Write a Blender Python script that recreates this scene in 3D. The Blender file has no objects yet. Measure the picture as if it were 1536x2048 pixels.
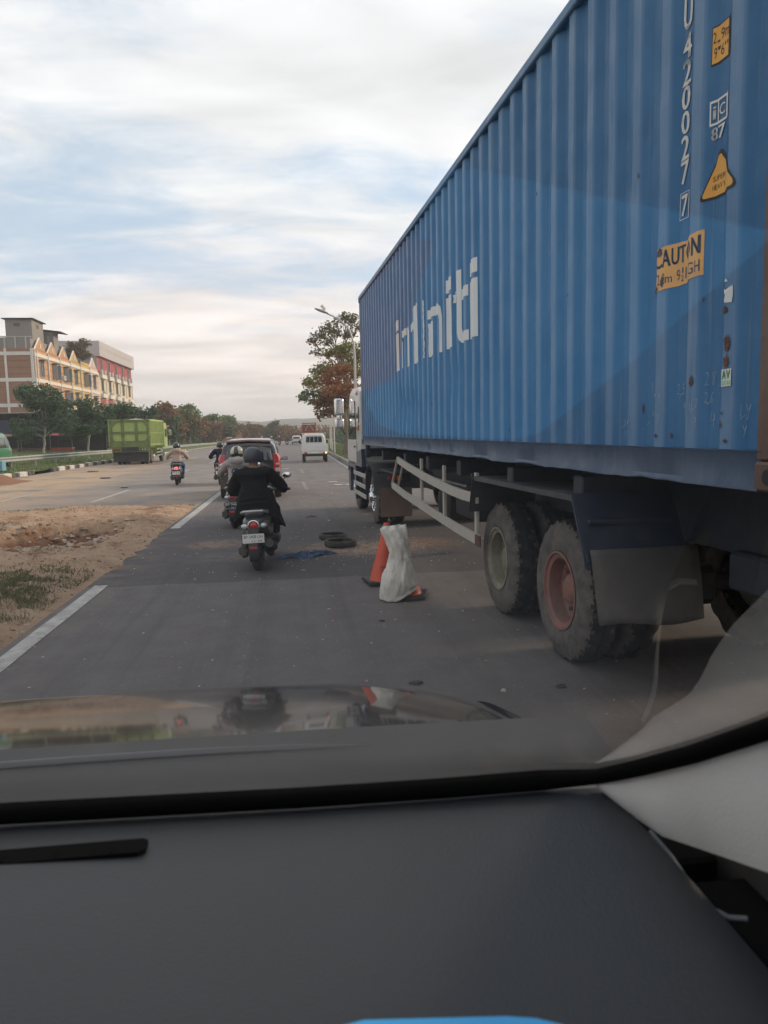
import bpy, bmesh, math, random
import numpy as np
from mathutils import Vector, Matrix, Euler, noise as mnoise
R = math.radians
PI = math.pi
sc = bpy.context.scene
col = sc.collection
# ------------------------------------------------------------------ camera
CAM_H = 1.75
cd = bpy.data.cameras.new("camera"); cam = bpy.data.objects.new("camera", cd); col.objects.link(cam)
_r = Vector((0.99258648, -0.11955712, -0.02186733)); _u = Vector((0.0344377, 0.10410873, 0.99396953)); _f = Vector((0.11655956, 0.98735377, -0.10745419))
m = Matrix.Identity(4)
for i in range(3):
    m[i][0] = _r[i]; m[i][1] = _u[i]; m[i][2] = -_f[i]
m[2][3] = CAM_H
cam.matrix_world = m
cd.sensor_fit = 'VERTICAL'; cd.sensor_height = 36.0; cd.lens = 36.0 * 1470 / 2048
cd.clip_start = 0.05; cd.clip_end = 4000
cd.dof.use_dof = True; cd.dof.focus_distance = 14.0; cd.dof.aperture_fstop = 9.0
sc.camera = cam
# ------------------------------------------------------------------ light
SUN_EL, SUN_AZ = R(24), R(72)          # azimuth measured clockwise from +Y (ahead) towards +X (right)
sc.view_settings.view_transform = 'Standard'; sc.view_settings.look = 'None'
sc.view_settings.gamma = 1.0; sc.view_settings.use_curve_mapping = False
sc.view_settings.exposure = 1.08
sd = bpy.data.lights.new("sun", 'SUN'); sd.energy = 1.5; sd.angle = R(10); sd.color = (1.0, 0.80, 0.58)
sun = bpy.data.objects.new("sun", sd); col.objects.link(sun)
_sd = Vector((math.sin(SUN_AZ) * math.cos(SUN_EL), math.cos(SUN_AZ) * math.cos(SUN_EL), math.sin(SUN_EL)))
sun.rotation_euler = _sd.to_track_quat('Z', 'Y').to_euler()
sun.location = (60, 20, 60)
w = bpy.data.worlds.new("World"); sc.world = w; w.use_nodes = True
nt = w.node_tree; N = nt.nodes; L = nt.links
for n in list(N): N.remove(n)
def wn(t, **k):
    n = N.new(t)
    for a, b in k.items(): setattr(n, a, b)
    return n
out = wn('ShaderNodeOutputWorld'); bgn = wn('ShaderNodeBackground')
sky = wn('ShaderNodeTexSky', sky_type='NISHITA', sun_disc=False, sun_elevation=SUN_EL, sun_rotation=SUN_AZ, air_density=1.0, dust_density=2.0, ozone_density=1.5)
tc = wn('ShaderNodeTexCoord'); sx = wn('ShaderNodeSeparateXYZ'); L.new(tc.outputs['Generated'], sx.inputs[0])
def wm(op, a, b=None, c=None, clamp=False):
    n = wn('ShaderNodeMath', operation=op, use_clamp=clamp)
    for i, v in enumerate((a, b, c)):
        if v is None: continue
        if isinstance(v, (int, float)): n.inputs[i].default_value = v
        else: L.new(v, n.inputs[i])
    return n.outputs[0]
zc = wm('MAXIMUM', sx.outputs[2], 0.0)
den = wm('ADD', zc, 0.16)
px = wm('DIVIDE', sx.outputs[0], den); py = wm('DIVIDE', sx.outputs[1], den)
cb = wn('ShaderNodeCombineXYZ'); L.new(px, cb.inputs[0]); L.new(py, cb.inputs[1])
mp = wn('ShaderNodeMapping'); mp.inputs['Rotation'].default_value = (0, 0, R(33)); mp.inputs['Scale'].default_value = (0.8, 1.5, 1); mp.inputs['Location'].default_value = (1.3, 0.25, 0)
L.new(cb.outputs[0], mp.inputs[0])
n1 = wn('ShaderNodeTexNoise'); n1.inputs['Scale'].default_value = 0.62; n1.inputs['Detail'].default_value = 9; n1.inputs['Roughness'].default_value = 0.56; n1.inputs['Distortion'].default_value = 0.35
L.new(mp.outputs[0], n1.inputs['Vector'])
n2 = wn('ShaderNodeTexNoise'); n2.inputs['Scale'].default_value = 2.9; n2.inputs['Detail'].default_value = 10; n2.inputs['Roughness'].default_value = 0.64; n2.inputs['Distortion'].default_value = 0.5
L.new(mp.outputs[0], n2.inputs['Vector'])
dens = wm('ADD', wm('MULTIPLY', n1.outputs[0], 0.72), wm('MULTIPLY', n2.outputs[0], 0.40))
# more cloud low over the horizon and high overhead, a thin blue belt between (by elevation only)
elv = wm('ARCSINE', wm('MINIMUM', sx.outputs[2], 1.0))
lowc = wn('ShaderNodeMapRange', interpolation_type='SMOOTHSTEP'); L.new(elv, lowc.inputs[0]); lowc.inputs[1].default_value = R(14); lowc.inputs[2].default_value = R(4); lowc.inputs[3].default_value = 0; lowc.inputs[4].default_value = 0.12
highc = wn('ShaderNodeMapRange', interpolation_type='SMOOTHSTEP'); L.new(elv, highc.inputs[0]); highc.inputs[1].default_value = R(15); highc.inputs[2].default_value = R(26); highc.inputs[3].default_value = 0; highc.inputs[4].default_value = 0.10
dens2 = wm('ADD', dens, wm('ADD', lowc.outputs[0], highc.outputs[0]))
cr = wn('ShaderNodeMapRange', interpolation_type='SMOOTHSTEP'); L.new(dens2, cr.inputs[0]); cr.inputs[1].default_value = 0.47; cr.inputs[2].default_value = 0.69; cr.inputs[3].default_value = 0.08; cr.inputs[4].default_value = 0.95
# cloud colour: warm near the horizon, cool white above, soft grey undersides
cc = wn('ShaderNodeValToRGB'); L.new(elv, cc.inputs[0])
cc.color_ramp.elements[0].position = 0.0; cc.color_ramp.elements[0].color = (0.55, 0.475, 0.435, 1)
cc.color_ramp.elements[1].position = 0.85; cc.color_ramp.elements[1].color = (0.50, 0.50, 0.52, 1)
e = cc.color_ramp.elements.new(0.12); e.color = (0.57, 0.52, 0.495, 1)
e = cc.color_ramp.elements.new(0.28); e.color = (0.54, 0.53, 0.525, 1)
n3 = wn('ShaderNodeTexNoise'); n3.inputs['Scale'].default_value = 1.9; n3.inputs['Detail'].default_value = 7; n3.inputs['Distortion'].default_value = 0.4
mp2 = wn('ShaderNodeMapping'); mp2.inputs['Location'].default_value = (5.1, 2.2, 0); mp2.inputs['Rotation'].default_value = (0, 0, R(33)); mp2.inputs['Scale'].default_value = (0.8, 1.7, 1)
L.new(cb.outputs[0], mp2.inputs[0]); L.new(mp2.outputs[0], n3.inputs['Vector'])
gr = wn('ShaderNodeMapRange'); L.new(n3.outputs[0], gr.inputs[0]); gr.inputs[1].default_value = 0.32; gr.inputs[2].default_value = 0.68; gr.inputs[3].default_value = 0.82; gr.inputs[4].default_value = 1.15
cm = wn('ShaderNodeVectorMath', operation='SCALE'); L.new(cc.outputs[0], cm.inputs[0]); L.new(gr.outputs[0], cm.inputs['Scale'])
SKY_S = 0.10
c10 = wn('ShaderNodeVectorMath', operation='SCALE'); L.new(cm.outputs[0], c10.inputs[0]); c10.inputs['Scale'].default_value = 1.0 / SKY_S
# thin high veil so the clear sky is pale
skm = wn('ShaderNodeMix', data_type='RGBA'); L.new(cr.outputs[0], skm.inputs[0]); 
sks = wn('ShaderNodeMix', data_type='RGBA'); sks.inputs[0].default_value = 0.62; L.new(sky.outputs[0], sks.inputs[6]); sks.inputs[7].default_value = (3.2, 4.0, 4.9, 1)
L.new(sks.outputs[2], skm.inputs[6]); L.new(c10.outputs[0], skm.inputs[7])
L.new(skm.outputs[2], bgn.inputs[0]); bgn.inputs[1].default_value = SKY_S; L.new(bgn.outputs[0], out.inputs[0])

# ------------------------------------------------------------------ helpers
def at(x, y, Y):
    """point on the sight line of photo pixel (x, y) at distance Y ahead"""
    d = _r * (x - 768) + _u * (1024 - y) + _f * 1470
    return d * (Y / d.y) + Vector((0, 0, CAM_H))
def gnd(x, y, z=0.0):
    d = _r * (x - 768) + _u * (1024 - y) + _f * 1470
    return d * ((z - CAM_H) / d.z) + Vector((0, 0, CAM_H))

def mat(name, color=(0.5, 0.5, 0.5), rough=0.6, metal=0.0, var=0.0, vscale=8.0, bump=0.0, bscale=60.0, spec=0.5, coat=0.0,
        dirt=None, dirt_amt=0.0, dirt_scale=3.0, emit=None, estr=0.0, trans=0.0, stretch=None):
    M = bpy.data.materials.new(name); M.use_nodes = True
    nt = M.node_tree; N = nt.nodes; L = nt.links
    b = N['Principled BSDF']
    b.inputs['Roughness'].default_value = rough; b.inputs['Metallic'].default_value = metal
    b.inputs['Specular IOR Level'].default_value = spec; b.inputs['Coat Weight'].default_value = coat
    b.inputs['Base Color'].default_value = (*color, 1)
    if emit: b.inputs['Emission Color'].default_value = (*emit, 1); b.inputs['Emission Strength'].default_value = estr
    tcn = N.new('ShaderNodeTexCoord'); src = tcn.outputs['Object']
    if stretch:
        mpn = N.new('ShaderNodeMapping'); mpn.inputs['Scale'].default_value = stretch; L.new(src, mpn.inputs[0]); src = mpn.outputs[0]
    cur = None
    if var > 0:
        nn = N.new('ShaderNodeTexNoise'); nn.inputs['Scale'].default_value = vscale; nn.inputs['Detail'].default_value = 6; nn.inputs['Roughness'].default_value = 0.65
        L.new(src, nn.inputs['Vector'])
        mr = N.new('ShaderNodeMapRange'); L.new(nn.outputs[0], mr.inputs[0]); mr.inputs[1].default_value = 0.3; mr.inputs[2].default_value = 0.7
        mr.inputs[3].default_value = 1 - var; mr.inputs[4].default_value = 1 + var
        sc_ = N.new('ShaderNodeVectorMath'); sc_.operation = 'SCALE'; sc_.inputs[0].default_value = color; L.new(mr.outputs[0], sc_.inputs['Scale'])
        cur = sc_.outputs[0]; L.new(cur, b.inputs['Base Color'])
    if dirt:
        dn = N.new('ShaderNodeTexNoise'); dn.inputs['Scale'].default_value = dirt_scale; dn.inputs['Detail'].default_value = 8; dn.inputs['Roughness'].default_value = 0.7
        L.new(src, dn.inputs['Vector'])
        dr = N.new('ShaderNodeMapRange'); L.new(dn.outputs[0], dr.inputs[0]); dr.inputs[1].default_value = 0.62 - 0.3 * dirt_amt; dr.inputs[2].default_value = 0.80 - 0.25 * dirt_amt
        dr.inputs[4].default_value = min(1, 0.35 + dirt_amt)
        mx = N.new('ShaderNodeMix'); mx.data_type = 'RGBA'; L.new(dr.outputs[0], mx.inputs[0])
        if cur: L.new(cur, mx.inputs[6])
        else: mx.inputs[6].default_value = (*color, 1)
        mx.inputs[7].default_value = (*dirt, 1); L.new(mx.outputs[2], b.inputs['Base Color'])
        ra = N.new('ShaderNodeMapRange'); L.new(dr.outputs[0], ra.inputs[0]); ra.inputs[3].default_value = rough; ra.inputs[4].default_value = max(rough, 0.85)
        L.new(ra.outputs[0], b.inputs['Roughness'])
    if bump > 0:
        bn = N.new('ShaderNodeTexNoise'); bn.inputs['Scale'].default_value = bscale; bn.inputs['Detail'].default_value = 5
        L.new(src, bn.inputs['Vector'])
        bp = N.new('ShaderNodeBump'); bp.inputs['Strength'].default_value = bump; bp.inputs['Distance'].default_value = 0.02
        L.new(bn.outputs[0], bp.inputs['Height']); L.new(bp.outputs[0], b.inputs['Normal'])
    if trans > 0:
        tr = N.new('ShaderNodeBsdfTranslucent'); tr.inputs[0].default_value = (*[min(1, c * 1.6) for c in color], 1)
        ms = N.new('ShaderNodeMixShader'); ms.inputs[0].default_value = trans
        o = N['Material Output']; L.new(b.outputs[0], ms.inputs[1]); L.new(tr.outputs[0], ms.inputs[2]); L.new(ms.outputs[0], o.inputs[0])
    return M

class B:
    """collects shapes, then links them as one mesh object"""
    def __init__(s): s.bm = bmesh.new(); s.mi = 0
    def _done(s, verts, M=None, smooth=True):
        if M is not None: bmesh.ops.transform(s.bm, matrix=M, verts=verts)
        fs = set()
        for v in verts:
            for f in v.link_faces: fs.add(f)
        for f in fs: f.material_index = s.mi; f.smooth = smooth
        return verts
    def box(s, c, d, rot=None, bev=0.0, seg=1):
        r = bmesh.ops.create_cube(s.bm, size=1.0)['verts']
        bmesh.ops.scale(s.bm, vec=Vector(d), verts=r)
        if bev > 0:
            es = list({e for v in r for e in v.link_edges})
            rr = bmesh.ops.bevel(s.bm, geom=es, offset=bev, segments=seg, affect='EDGES', profile=0.7)
            r = list({v for f in rr['faces'] for v in f.verts} | {v for v in r if v.is_valid})
        M = Matrix.Translation(Vector(c))
        if rot: M = M @ Euler(rot).to_matrix().to_4x4()
        return s._done(r, M)
    def cyl(s, p0, p1, r0, r1=None, n=12, cap=True):
        if r1 is None: r1 = r0
        p0 = Vector(p0); p1 = Vector(p1); d = p1 - p0
        r = bmesh.ops.create_cone(s.bm, cap_ends=cap, segments=n, radius1=max(r0, 1e-4), radius2=max(r1, 1e-4), depth=d.length)['verts']
        M = Matrix.Translation((p0 + p1) / 2) @ d.to_track_quat('Z', 'Y').to_matrix().to_4x4()
        return s._done(r, M)
    def ball(s, c, rad, n=12, sc_=(1, 1, 1), rot=None):
        r = bmesh.ops.create_uvsphere(s.bm, u_segments=n, v_segments=max(6, n * 2 // 3), radius=rad)['verts']
        M = Matrix.Translation(Vector(c))
        if rot: M = M @ Euler(rot).to_matrix().to_4x4()
        return s._done(r, M @ Matrix.Diagonal((*sc_, 1)))
    def rings(s, rings, close=True, cap=True):
        """loft through rings of equal vertex count"""
        vs = [[s.bm.verts.new(p) for p in r] for r in rings]
        n = len(vs[0]); fs = []
        for a, b_ in zip(vs[:-1], vs[1:]):
            for i in range(n if close else n - 1):
                j = (i + 1) % n
                try: fs.append(s.bm.faces.new((a[i], a[j], b_[j], b_[i])))
                except ValueError: pass
        if cap and close:
            for r in (vs[0][::-1], vs[-1]):
                try: fs.append(s.bm.faces.new(r))
                except ValueError: pass
        for f in fs: f.material_index = s.mi; f.smooth = True
        return [v for r in vs for v in r]
    def tube(s, pts, r, n=8, cap=True, flat=1.0):
        pts = [Vector(p) for p in pts]; rs = r if isinstance(r, (list, tuple)) else [r] * len(pts)
        up = None; rings = []
        for i, p in enumerate(pts):
            t = (pts[min(i + 1, len(pts) - 1)] - pts[max(i - 1, 0)]).normalized()
            if up is None: up = Vector((0, 0, 1)) if abs(t.z) < 0.9 else Vector((1, 0, 0))
            a = t.cross(up).normalized(); b_ = a.cross(t).normalized(); up = b_
            rings.append([p + (a * math.cos(2 * PI * k / n) + b_ * flat * math.sin(2 * PI * k / n)) * rs[i] for k in range(n)])
        return s.rings(rings, True, cap)
    def prism(s, poly, z0, z1, plane='XY'):
        def P(a, b_, c):
            return {'XY': (a, b_, c), 'XZ': (a, c, b_), 'YZ': (c, a, b_)}[plane]
        return s.rings([[P(a, b_, z0) for a, b_ in poly], [P(a, b_, z1) for a, b_ in poly]])
    def lathe(s, prof, n=32, axis='X', c=(0, 0, 0), mod=None):
        """profile of (axial, radius) revolved about an axis"""
        rings = []
        for k in range(n):
            t = 2 * PI * k / n; ring = []
            for i, (a, r) in enumerate(prof):
                if mod: r = r + mod(i, k, a, r)
                q = {'X': (a, r * math.cos(t), r * math.sin(t)), 'Y': (r * math.cos(t), a, r * math.sin(t)), 'Z': (r * math.cos(t), r * math.sin(t), a)}[axis]
                ring.append(Vector(q) + Vector(c))
            rings.append(ring)
        rings.append(rings[0])
        vs = [[s.bm.verts.new(p) for p in r] for r in rings[:-1]]; vs.append(vs[0])
        for a, b_ in zip(vs[:-1], vs[1:]):
            for i in range(len(prof) - 1):
                f = s.bm.faces.new((a[i], a[i + 1], b_[i + 1], b_[i])); f.material_index = s.mi; f.smooth = True
        return [v for r in vs[:-1] for v in r]
    def quad(s, pts):
        f = s.bm.faces.new([s.bm.verts.new(p) for p in pts]); f.material_index = s.mi
        return f
    def grid(s, nx, ny, fn):
        vs = [[s.bm.verts.new(fn(i / (nx - 1), j / (ny - 1))) for j in range(ny)] for i in range(nx)]
        for i in range(nx - 1):
            for j in range(ny - 1):
                f = s.bm.faces.new((vs[i][j], vs[i + 1][j], vs[i + 1][j + 1], vs[i][j + 1])); f.material_index = s.mi; f.smooth = True
        return [v for r in vs for v in r]
    def mesh(s, name, ang=35, fix=True):
        me = bpy.data.meshes.new(name)
        if fix: bmesh.ops.recalc_face_normals(s.bm, faces=s.bm.faces[:])
        s.bm.to_mesh(me); s.bm.free()
        if ang is not None and len(me.polygons): me.set_sharp_from_angle(angle=R(ang))
        return me
def link(name, me, mats, parent=None, loc=(0, 0, 0), rot=(0, 0, 0), scale=None):
    if not isinstance(mats, (list, tuple)): mats = [mats]
    if len(me.materials) == 0:
        for m_ in mats: me.materials.append(m_)
    o = bpy.data.objects.new(name, me); col.objects.link(o)
    if parent: o.parent = parent
    o.location = loc; o.rotation_euler = rot
    if scale: o.scale = scale
    return o
def obj(name, b, mats, parent=None, ang=35, fix=True, **k):
    return link(name, b.mesh(name, ang, fix), mats, parent, **k)
def thing(name, label, cat, loc=(0, 0, 0), rz=0.0, group=None):
    o = bpy.data.objects.new(name, None); col.objects.link(o); o.empty_display_size = 0.3
    o.location = loc; o.rotation_euler = (0, 0, rz)
    return tag(o, label, cat, group)
def tag(o, label=None, cat=None, group=None, kind=None):
    if label: o['label'] = label
    if cat: o['category'] = cat
    if group: o['group'] = group
    if kind: o['kind'] = kind
    return o
def copy_tree(o, parent=None):
    kids = list(o.children)
    c = o.copy(); col.objects.link(c); c.parent = parent
    for ch in kids: copy_tree(ch, c)
    return c
def smoothen(o, lv=1):
    md = o.modifiers.new('subsurf', 'SUBSURF'); md.levels = lv; md.render_levels = lv
    return o
_txt = {}
def text_mesh(s, size, spacing=1.0):
    cu = bpy.data.curves.new('writing', 'FONT'); cu.body = s; cu.size = size; cu.resolution_u = 3; cu.space_character = spacing
    o = bpy.data.objects.new('writing', cu); col.objects.link(o)
    dg = bpy.context.evaluated_depsgraph_get(); dg.update()
    me = bpy.data.meshes.new_from_object(o.evaluated_get(dg))
    bpy.data.objects.remove(o); bpy.data.curves.remove(cu)
    me.materials.clear()
    return me
def text_fit(s, x0, y0, x1, y1, bold=0.0):
    """flat text scaled to fill the rectangle, as a bmesh"""
    me = text_mesh(s, 1.0); bm = bmesh.new(); bm.from_mesh(me); bpy.data.meshes.remove(me)
    xs = [v.co.x for v in bm.verts]; ys = [v.co.y for v in bm.verts]
    a, b_, c, d = min(xs), max(xs), min(ys), max(ys)
    for v in bm.verts:
        v.co.x = x0 + (v.co.x - a) / (b_ - a) * (x1 - x0); v.co.y = y0 + (v.co.y - c) / (d - c) * (y1 - y0); v.co.z = 0
    return bm
def writing(name, s, rect, M, mt, parent, ang=None):
    bm = text_fit(s, *rect); bmesh.ops.transform(bm, matrix=M, verts=bm.verts[:])
    b = B(); b.bm.free(); b.bm = bm
    return obj(name, b, mt, parent, ang=None, fix=False)
def frame(o, xd, yd):
    xd = Vector(xd).normalized(); yd = Vector(yd).normalized(); z = xd.cross(yd)
    return Matrix(((xd.x, yd.x, z.x, o[0]), (xd.y, yd.y, z.y, o[1]), (xd.z, yd.z, z.z, o[2]), (0, 0, 0, 1)))
REAR = lambda x, y, z: frame((x, y, z), (1, 0, 0), (0, 0, 1))      # a face that looks back (-Y)
def fbm(x, y, z=0.0, o=4):
    return mnoise.fractal(Vector((x, y, z)), 1.0, 2.0, o)

# ------------------------------------------------------------------ common materials
BLACK = mat('black_plastic', (0.018, 0.018, 0.02), 0.5, var=0.15, dirt=(0.12, 0.10, 0.085), dirt_amt=0.12, bump=0.1)
CHROME = mat('chrome', (0.75, 0.75, 0.76), 0.15, 1.0)
STEEL = mat('grey_steel', (0.28, 0.28, 0.29), 0.4, 0.7, var=0.2, dirt=(0.16, 0.12, 0.09), dirt_amt=0.2)
DARKM = mat('dark_chassis', (0.03, 0.03, 0.033), 0.65, 0.2, var=0.3, dirt=(0.11, 0.085, 0.065), dirt_amt=0.35)
GLASS = mat('vehicle_glass', (0.02, 0.025, 0.03), 0.06, 0.0, spec=0.7, coat=0.4)
REDL = mat('red_lens', (0.42, 0.02, 0.025), 0.15, coat=0.6, var=0.2, vscale=40)
CLEARL = mat('clear_lens', (0.55, 0.55, 0.56), 0.15, 0.3, coat=0.6, var=0.25, vscale=50)
AMBER = mat('amber_lens', (0.62, 0.20, 0.03), 0.25, coat=0.5)
WHITEP = mat('white_paint', (0.62, 0.61, 0.585), 0.38, var=0.06, coat=0.3, dirt=(0.30, 0.26, 0.22), dirt_amt=0.14)
PLATEW = mat('plate_white', (0.68, 0.67, 0.64), 0.5, var=0.05)
INK = mat('black_ink', (0.015, 0.015, 0.015), 0.6, var=0.05)
RUBBER = mat('tyre_rubber', (0.022, 0.021, 0.021), 0.8, var=0.3, vscale=20, dirt=(0.13, 0.105, 0.085), dirt_amt=0.35, dirt_scale=6, bump=0.15)
# ================================================================== GROUND
def ground_mat(name, col_a, col_b, scale, rough=0.95, bump=0.5, bscale=30, extra=None, dist=0.05):
    M = bpy.data.materials.new(name); M.use_nodes = True; nt = M.node_tree; N = nt.nodes; L = nt.links
    b = N['Principled BSDF']; b.inputs['Roughness'].default_value = rough; b.inputs['Specular IOR Level'].default_value = 0.25
    tcn = N.new('ShaderNodeTexCoord')
    def noise(s, d=6, r=0.65, src=None, dst=0.0):
        n = N.new('ShaderNodeTexNoise'); n.inputs['Scale'].default_value = s; n.inputs['Detail'].default_value = d; n.inputs['Roughness'].default_value = r; n.inputs['Distortion'].default_value = dst
        L.new(src or tcn.outputs['Object'], n.inputs['Vector']); return n.outputs[0]
    def ramp(v, a, b_, lo=0, hi=1):
        n = N.new('ShaderNodeMapRange'); n.interpolation_type = 'SMOOTHSTEP'; L.new(v, n.inputs[0]); n.inputs[1].default_value = a; n.inputs[2].default_value = b_; n.inputs[3].default_value = lo; n.inputs[4].default_value = hi; return n.outputs[0]
    def mix(f, a, b_):
        n = N.new('ShaderNodeMix'); n.data_type = 'RGBA'
        for i, v in ((0, f), (6, a), (7, b_)):
            if isinstance(v, tuple): n.inputs[i].default_value = (*v, 1)
            elif isinstance(v, float): n.inputs[i].default_value = v
            else: L.new(v, n.inputs[i])
        return n.outputs[2]
    def mul(a, b_):
        n = N.new('ShaderNodeMath'); n.operation = 'MULTIPLY'
        for i, v in enumerate((a, b_)):
            if isinstance(v, float): n.inputs[i].default_value = v
            else: L.new(v, n.inputs[i])
        return n.outputs[0]
    c = mix(ramp(noise(scale), 0.35, 0.65), col_a, col_b)
    sep = N.new('ShaderNodeSeparateXYZ'); L.new(tcn.outputs['Object'], sep.inputs[0])
    if extra: c = extra(c, noise, ramp, mix, mul, sep)
    L.new(c, b.inputs['Base Color'])
    bn = noise(bscale, 8, 0.7); bp = N.new('ShaderNodeBump'); bp.inputs['Strength'].default_value = bump; bp.inputs['Distance'].default_value = dist
    L.new(bn, bp.inputs['Height']); L.new(bp.outputs[0], b.inputs['Normal'])
    return M
SAND = (0.36, 0.24, 0.155)
def near_extra(c, noise, ramp, mix, mul, sep):
    x, y = sep.outputs[0], sep.outputs[1]
    c = mix(mul(ramp(noise(30, 3), 0.60, 0.70), 0.55), c, (0.27, 0.255, 0.245))        # pale aggregate
    c = mix(mul(ramp(noise(70, 2), 0.64, 0.72), 0.6), c, (0.02, 0.02, 0.02))
    wob = noise(1.2, 5)
    nd = y.node.id_data; mpn = nd.nodes.new('ShaderNodeMapping'); mpn.inputs['Scale'].default_value = (2.6, 0.10, 1); nd.links.new(sep.inputs[0].links[0].from_socket, mpn.inputs[0])
    c = mix(mul(ramp(noise(1.0, 7, 0.7, mpn.outputs[0]), 0.46, 0.66), 0.34), c, (0.062, 0.057, 0.057))   # tyre-polished lanes and drips
    c = mix(mul(ramp(noise(0.45, 8, 0.75), 0.48, 0.70), 0.16), c, (0.17, 0.155, 0.145))                   # dusty clouds
    # fresh dark patch from 8.9 m to about 15 m
    nn = y.node.id_data.nodes.new('ShaderNodeMath'); nn.operation = 'ADD'; L = y.node.id_data.links
    wm2 = mul(wob, 0.22); L.new(y, nn.inputs[0]); L.new(wm2, nn.inputs[1]); yy = nn.outputs[0]
    p = mul(ramp(yy, 8.98, 9.03), ramp(yy, 16.5, 14.2))
    c = mix(mul(p, 0.55), c, (0.050, 0.046, 0.049))
    # dust gathers farther on
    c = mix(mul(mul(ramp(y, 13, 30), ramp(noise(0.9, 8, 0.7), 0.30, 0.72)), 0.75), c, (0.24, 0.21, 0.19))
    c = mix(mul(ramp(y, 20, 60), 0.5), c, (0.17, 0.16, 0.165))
    # sawdust and sand spilled round the tyres, and a scuffed sandy spot in the scooter's lane
    def blob(cx, cy, rx, ry, k):
        g = y.node.id_data.nodes.new('ShaderNodeVectorMath'); g.operation = 'LENGTH'
        cbn = y.node.id_data.nodes.new('ShaderNodeCombineXYZ')
        for i, (v, a, r_) in enumerate(((x, cx, rx), (y, cy, ry))):
            s_ = y.node.id_data.nodes.new('ShaderNodeMath'); s_.operation = 'SUBTRACT'; L.new(v, s_.inputs[0]); s_.inputs[1].default_value = a
            d_ = y.node.id_data.nodes.new('ShaderNodeMath'); d_.operation = 'DIVIDE'; L.new(s_.outputs[0], d_.inputs[0]); d_.inputs[1].default_value = r_
            L.new(d_.outputs[0], cbn.inputs[i])
        L.new(cbn.outputs[0], g.inputs[0])
        return mul(mul(ramp(g.outputs['Value'], 1.0, 0.15), ramp(noise(5, 9, 0.75), 0.36, 0.62)), k)
    c = mix(blob(0.85, 11.2, 1.3, 1.0, 0.95), c, (0.38, 0.25, 0.17))
    c = mix(blob(1.9, 11.4, 0.9, 0.8, 0.7), c, (0.30, 0.17, 0.11))
    c = mix(blob(-1.35, 12.1, 0.7, 0.8, 0.75), c, (0.32, 0.22, 0.155))
    c = mix(blob(-1.0, 10.8, 1.0, 0.7, 0.35), c, (0.25, 0.21, 0.18))
    # tracked dust along the left edge
    c = mix(mul(mul(ramp(x, -1.6, -2.6), ramp(noise(2.2, 7), 0.42, 0.62)), 0.5), c, (0.22, 0.17, 0.13))
    return c
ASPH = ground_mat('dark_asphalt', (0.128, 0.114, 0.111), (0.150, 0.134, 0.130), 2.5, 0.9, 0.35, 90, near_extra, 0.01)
def far_extra(c, noise, ramp, mix, mul, sep):
    x, y = sep.outputs[0], sep.outputs[1]
    c = mix(mul(ramp(noise(40, 3), 0.6, 0.7), 0.3), c, (0.30, 0.27, 0.25))
    s = mul(mul(ramp(x, -6.0, -9.5), ramp(y, 75, 26)), ramp(noise(0.35, 9, 0.72), 0.34, 0.56))
    c = mix(mul(s, 0.95), c, (0.46, 0.325, 0.205))
    s2 = mul(ramp(y, 26.5, 20.5), ramp(noise(0.8, 9, 0.75), 0.40, 0.60))
    c = mix(mul(s2, 0.75), c, (0.34, 0.25, 0.18))
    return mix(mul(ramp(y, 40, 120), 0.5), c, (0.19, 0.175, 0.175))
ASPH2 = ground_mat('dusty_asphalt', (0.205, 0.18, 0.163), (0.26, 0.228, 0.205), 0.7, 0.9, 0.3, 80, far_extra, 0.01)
PAINT = ground_mat('worn_road_paint', (0.48, 0.46, 0.43), (0.34, 0.32, 0.30), 6, 0.8, 0.2, 60, lambda c, noise, ramp, mix, mul, sep: mix(mul(ramp(noise(9, 8, 0.8), 0.54, 0.66), 0.85), c, (0.13, 0.12, 0.115)), 0.005)
GRASSG = ground_mat('verge_earth_and_grass', (0.09, 0.135, 0.045), (0.15, 0.17, 0.07), 1.4, 0.95, 0.8, 20, lambda c, noise, ramp, mix, mul, sep: mix(ramp(noise(0.5, 7), 0.54, 0.68), c, (0.20, 0.145, 0.09)), 0.06)
def soil_extra(c, noise, ramp, mix, mul, sep):
    c = mix(mul(ramp(noise(14, 6, 0.8), 0.52, 0.64), 0.8), c, (0.47, 0.34, 0.245))
    c = mix(mul(ramp(noise(9, 9, 0.85), 0.55, 0.63), 0.6), c, (0.20, 0.11, 0.065))
    c = mix(mul(ramp(noise(1.1, 6, 0.7), 0.52, 0.68), 0.8), c, (0.23, 0.105, 0.055))
    z = sep.outputs[2]
    return mix(mul(mul(ramp(z, 0.02, -0.14), ramp(noise(3.0, 8, 0.75), 0.25, 0.5)), 0.9), c, (0.16, 0.068, 0.038))       # wet red clay down in the pit
SOIL = ground_mat('orange_soil', (0.40, 0.26, 0.165), (0.49, 0.34, 0.225), 1.6, 0.97, 0.9, 22, soil_extra, 0.06)

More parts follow.
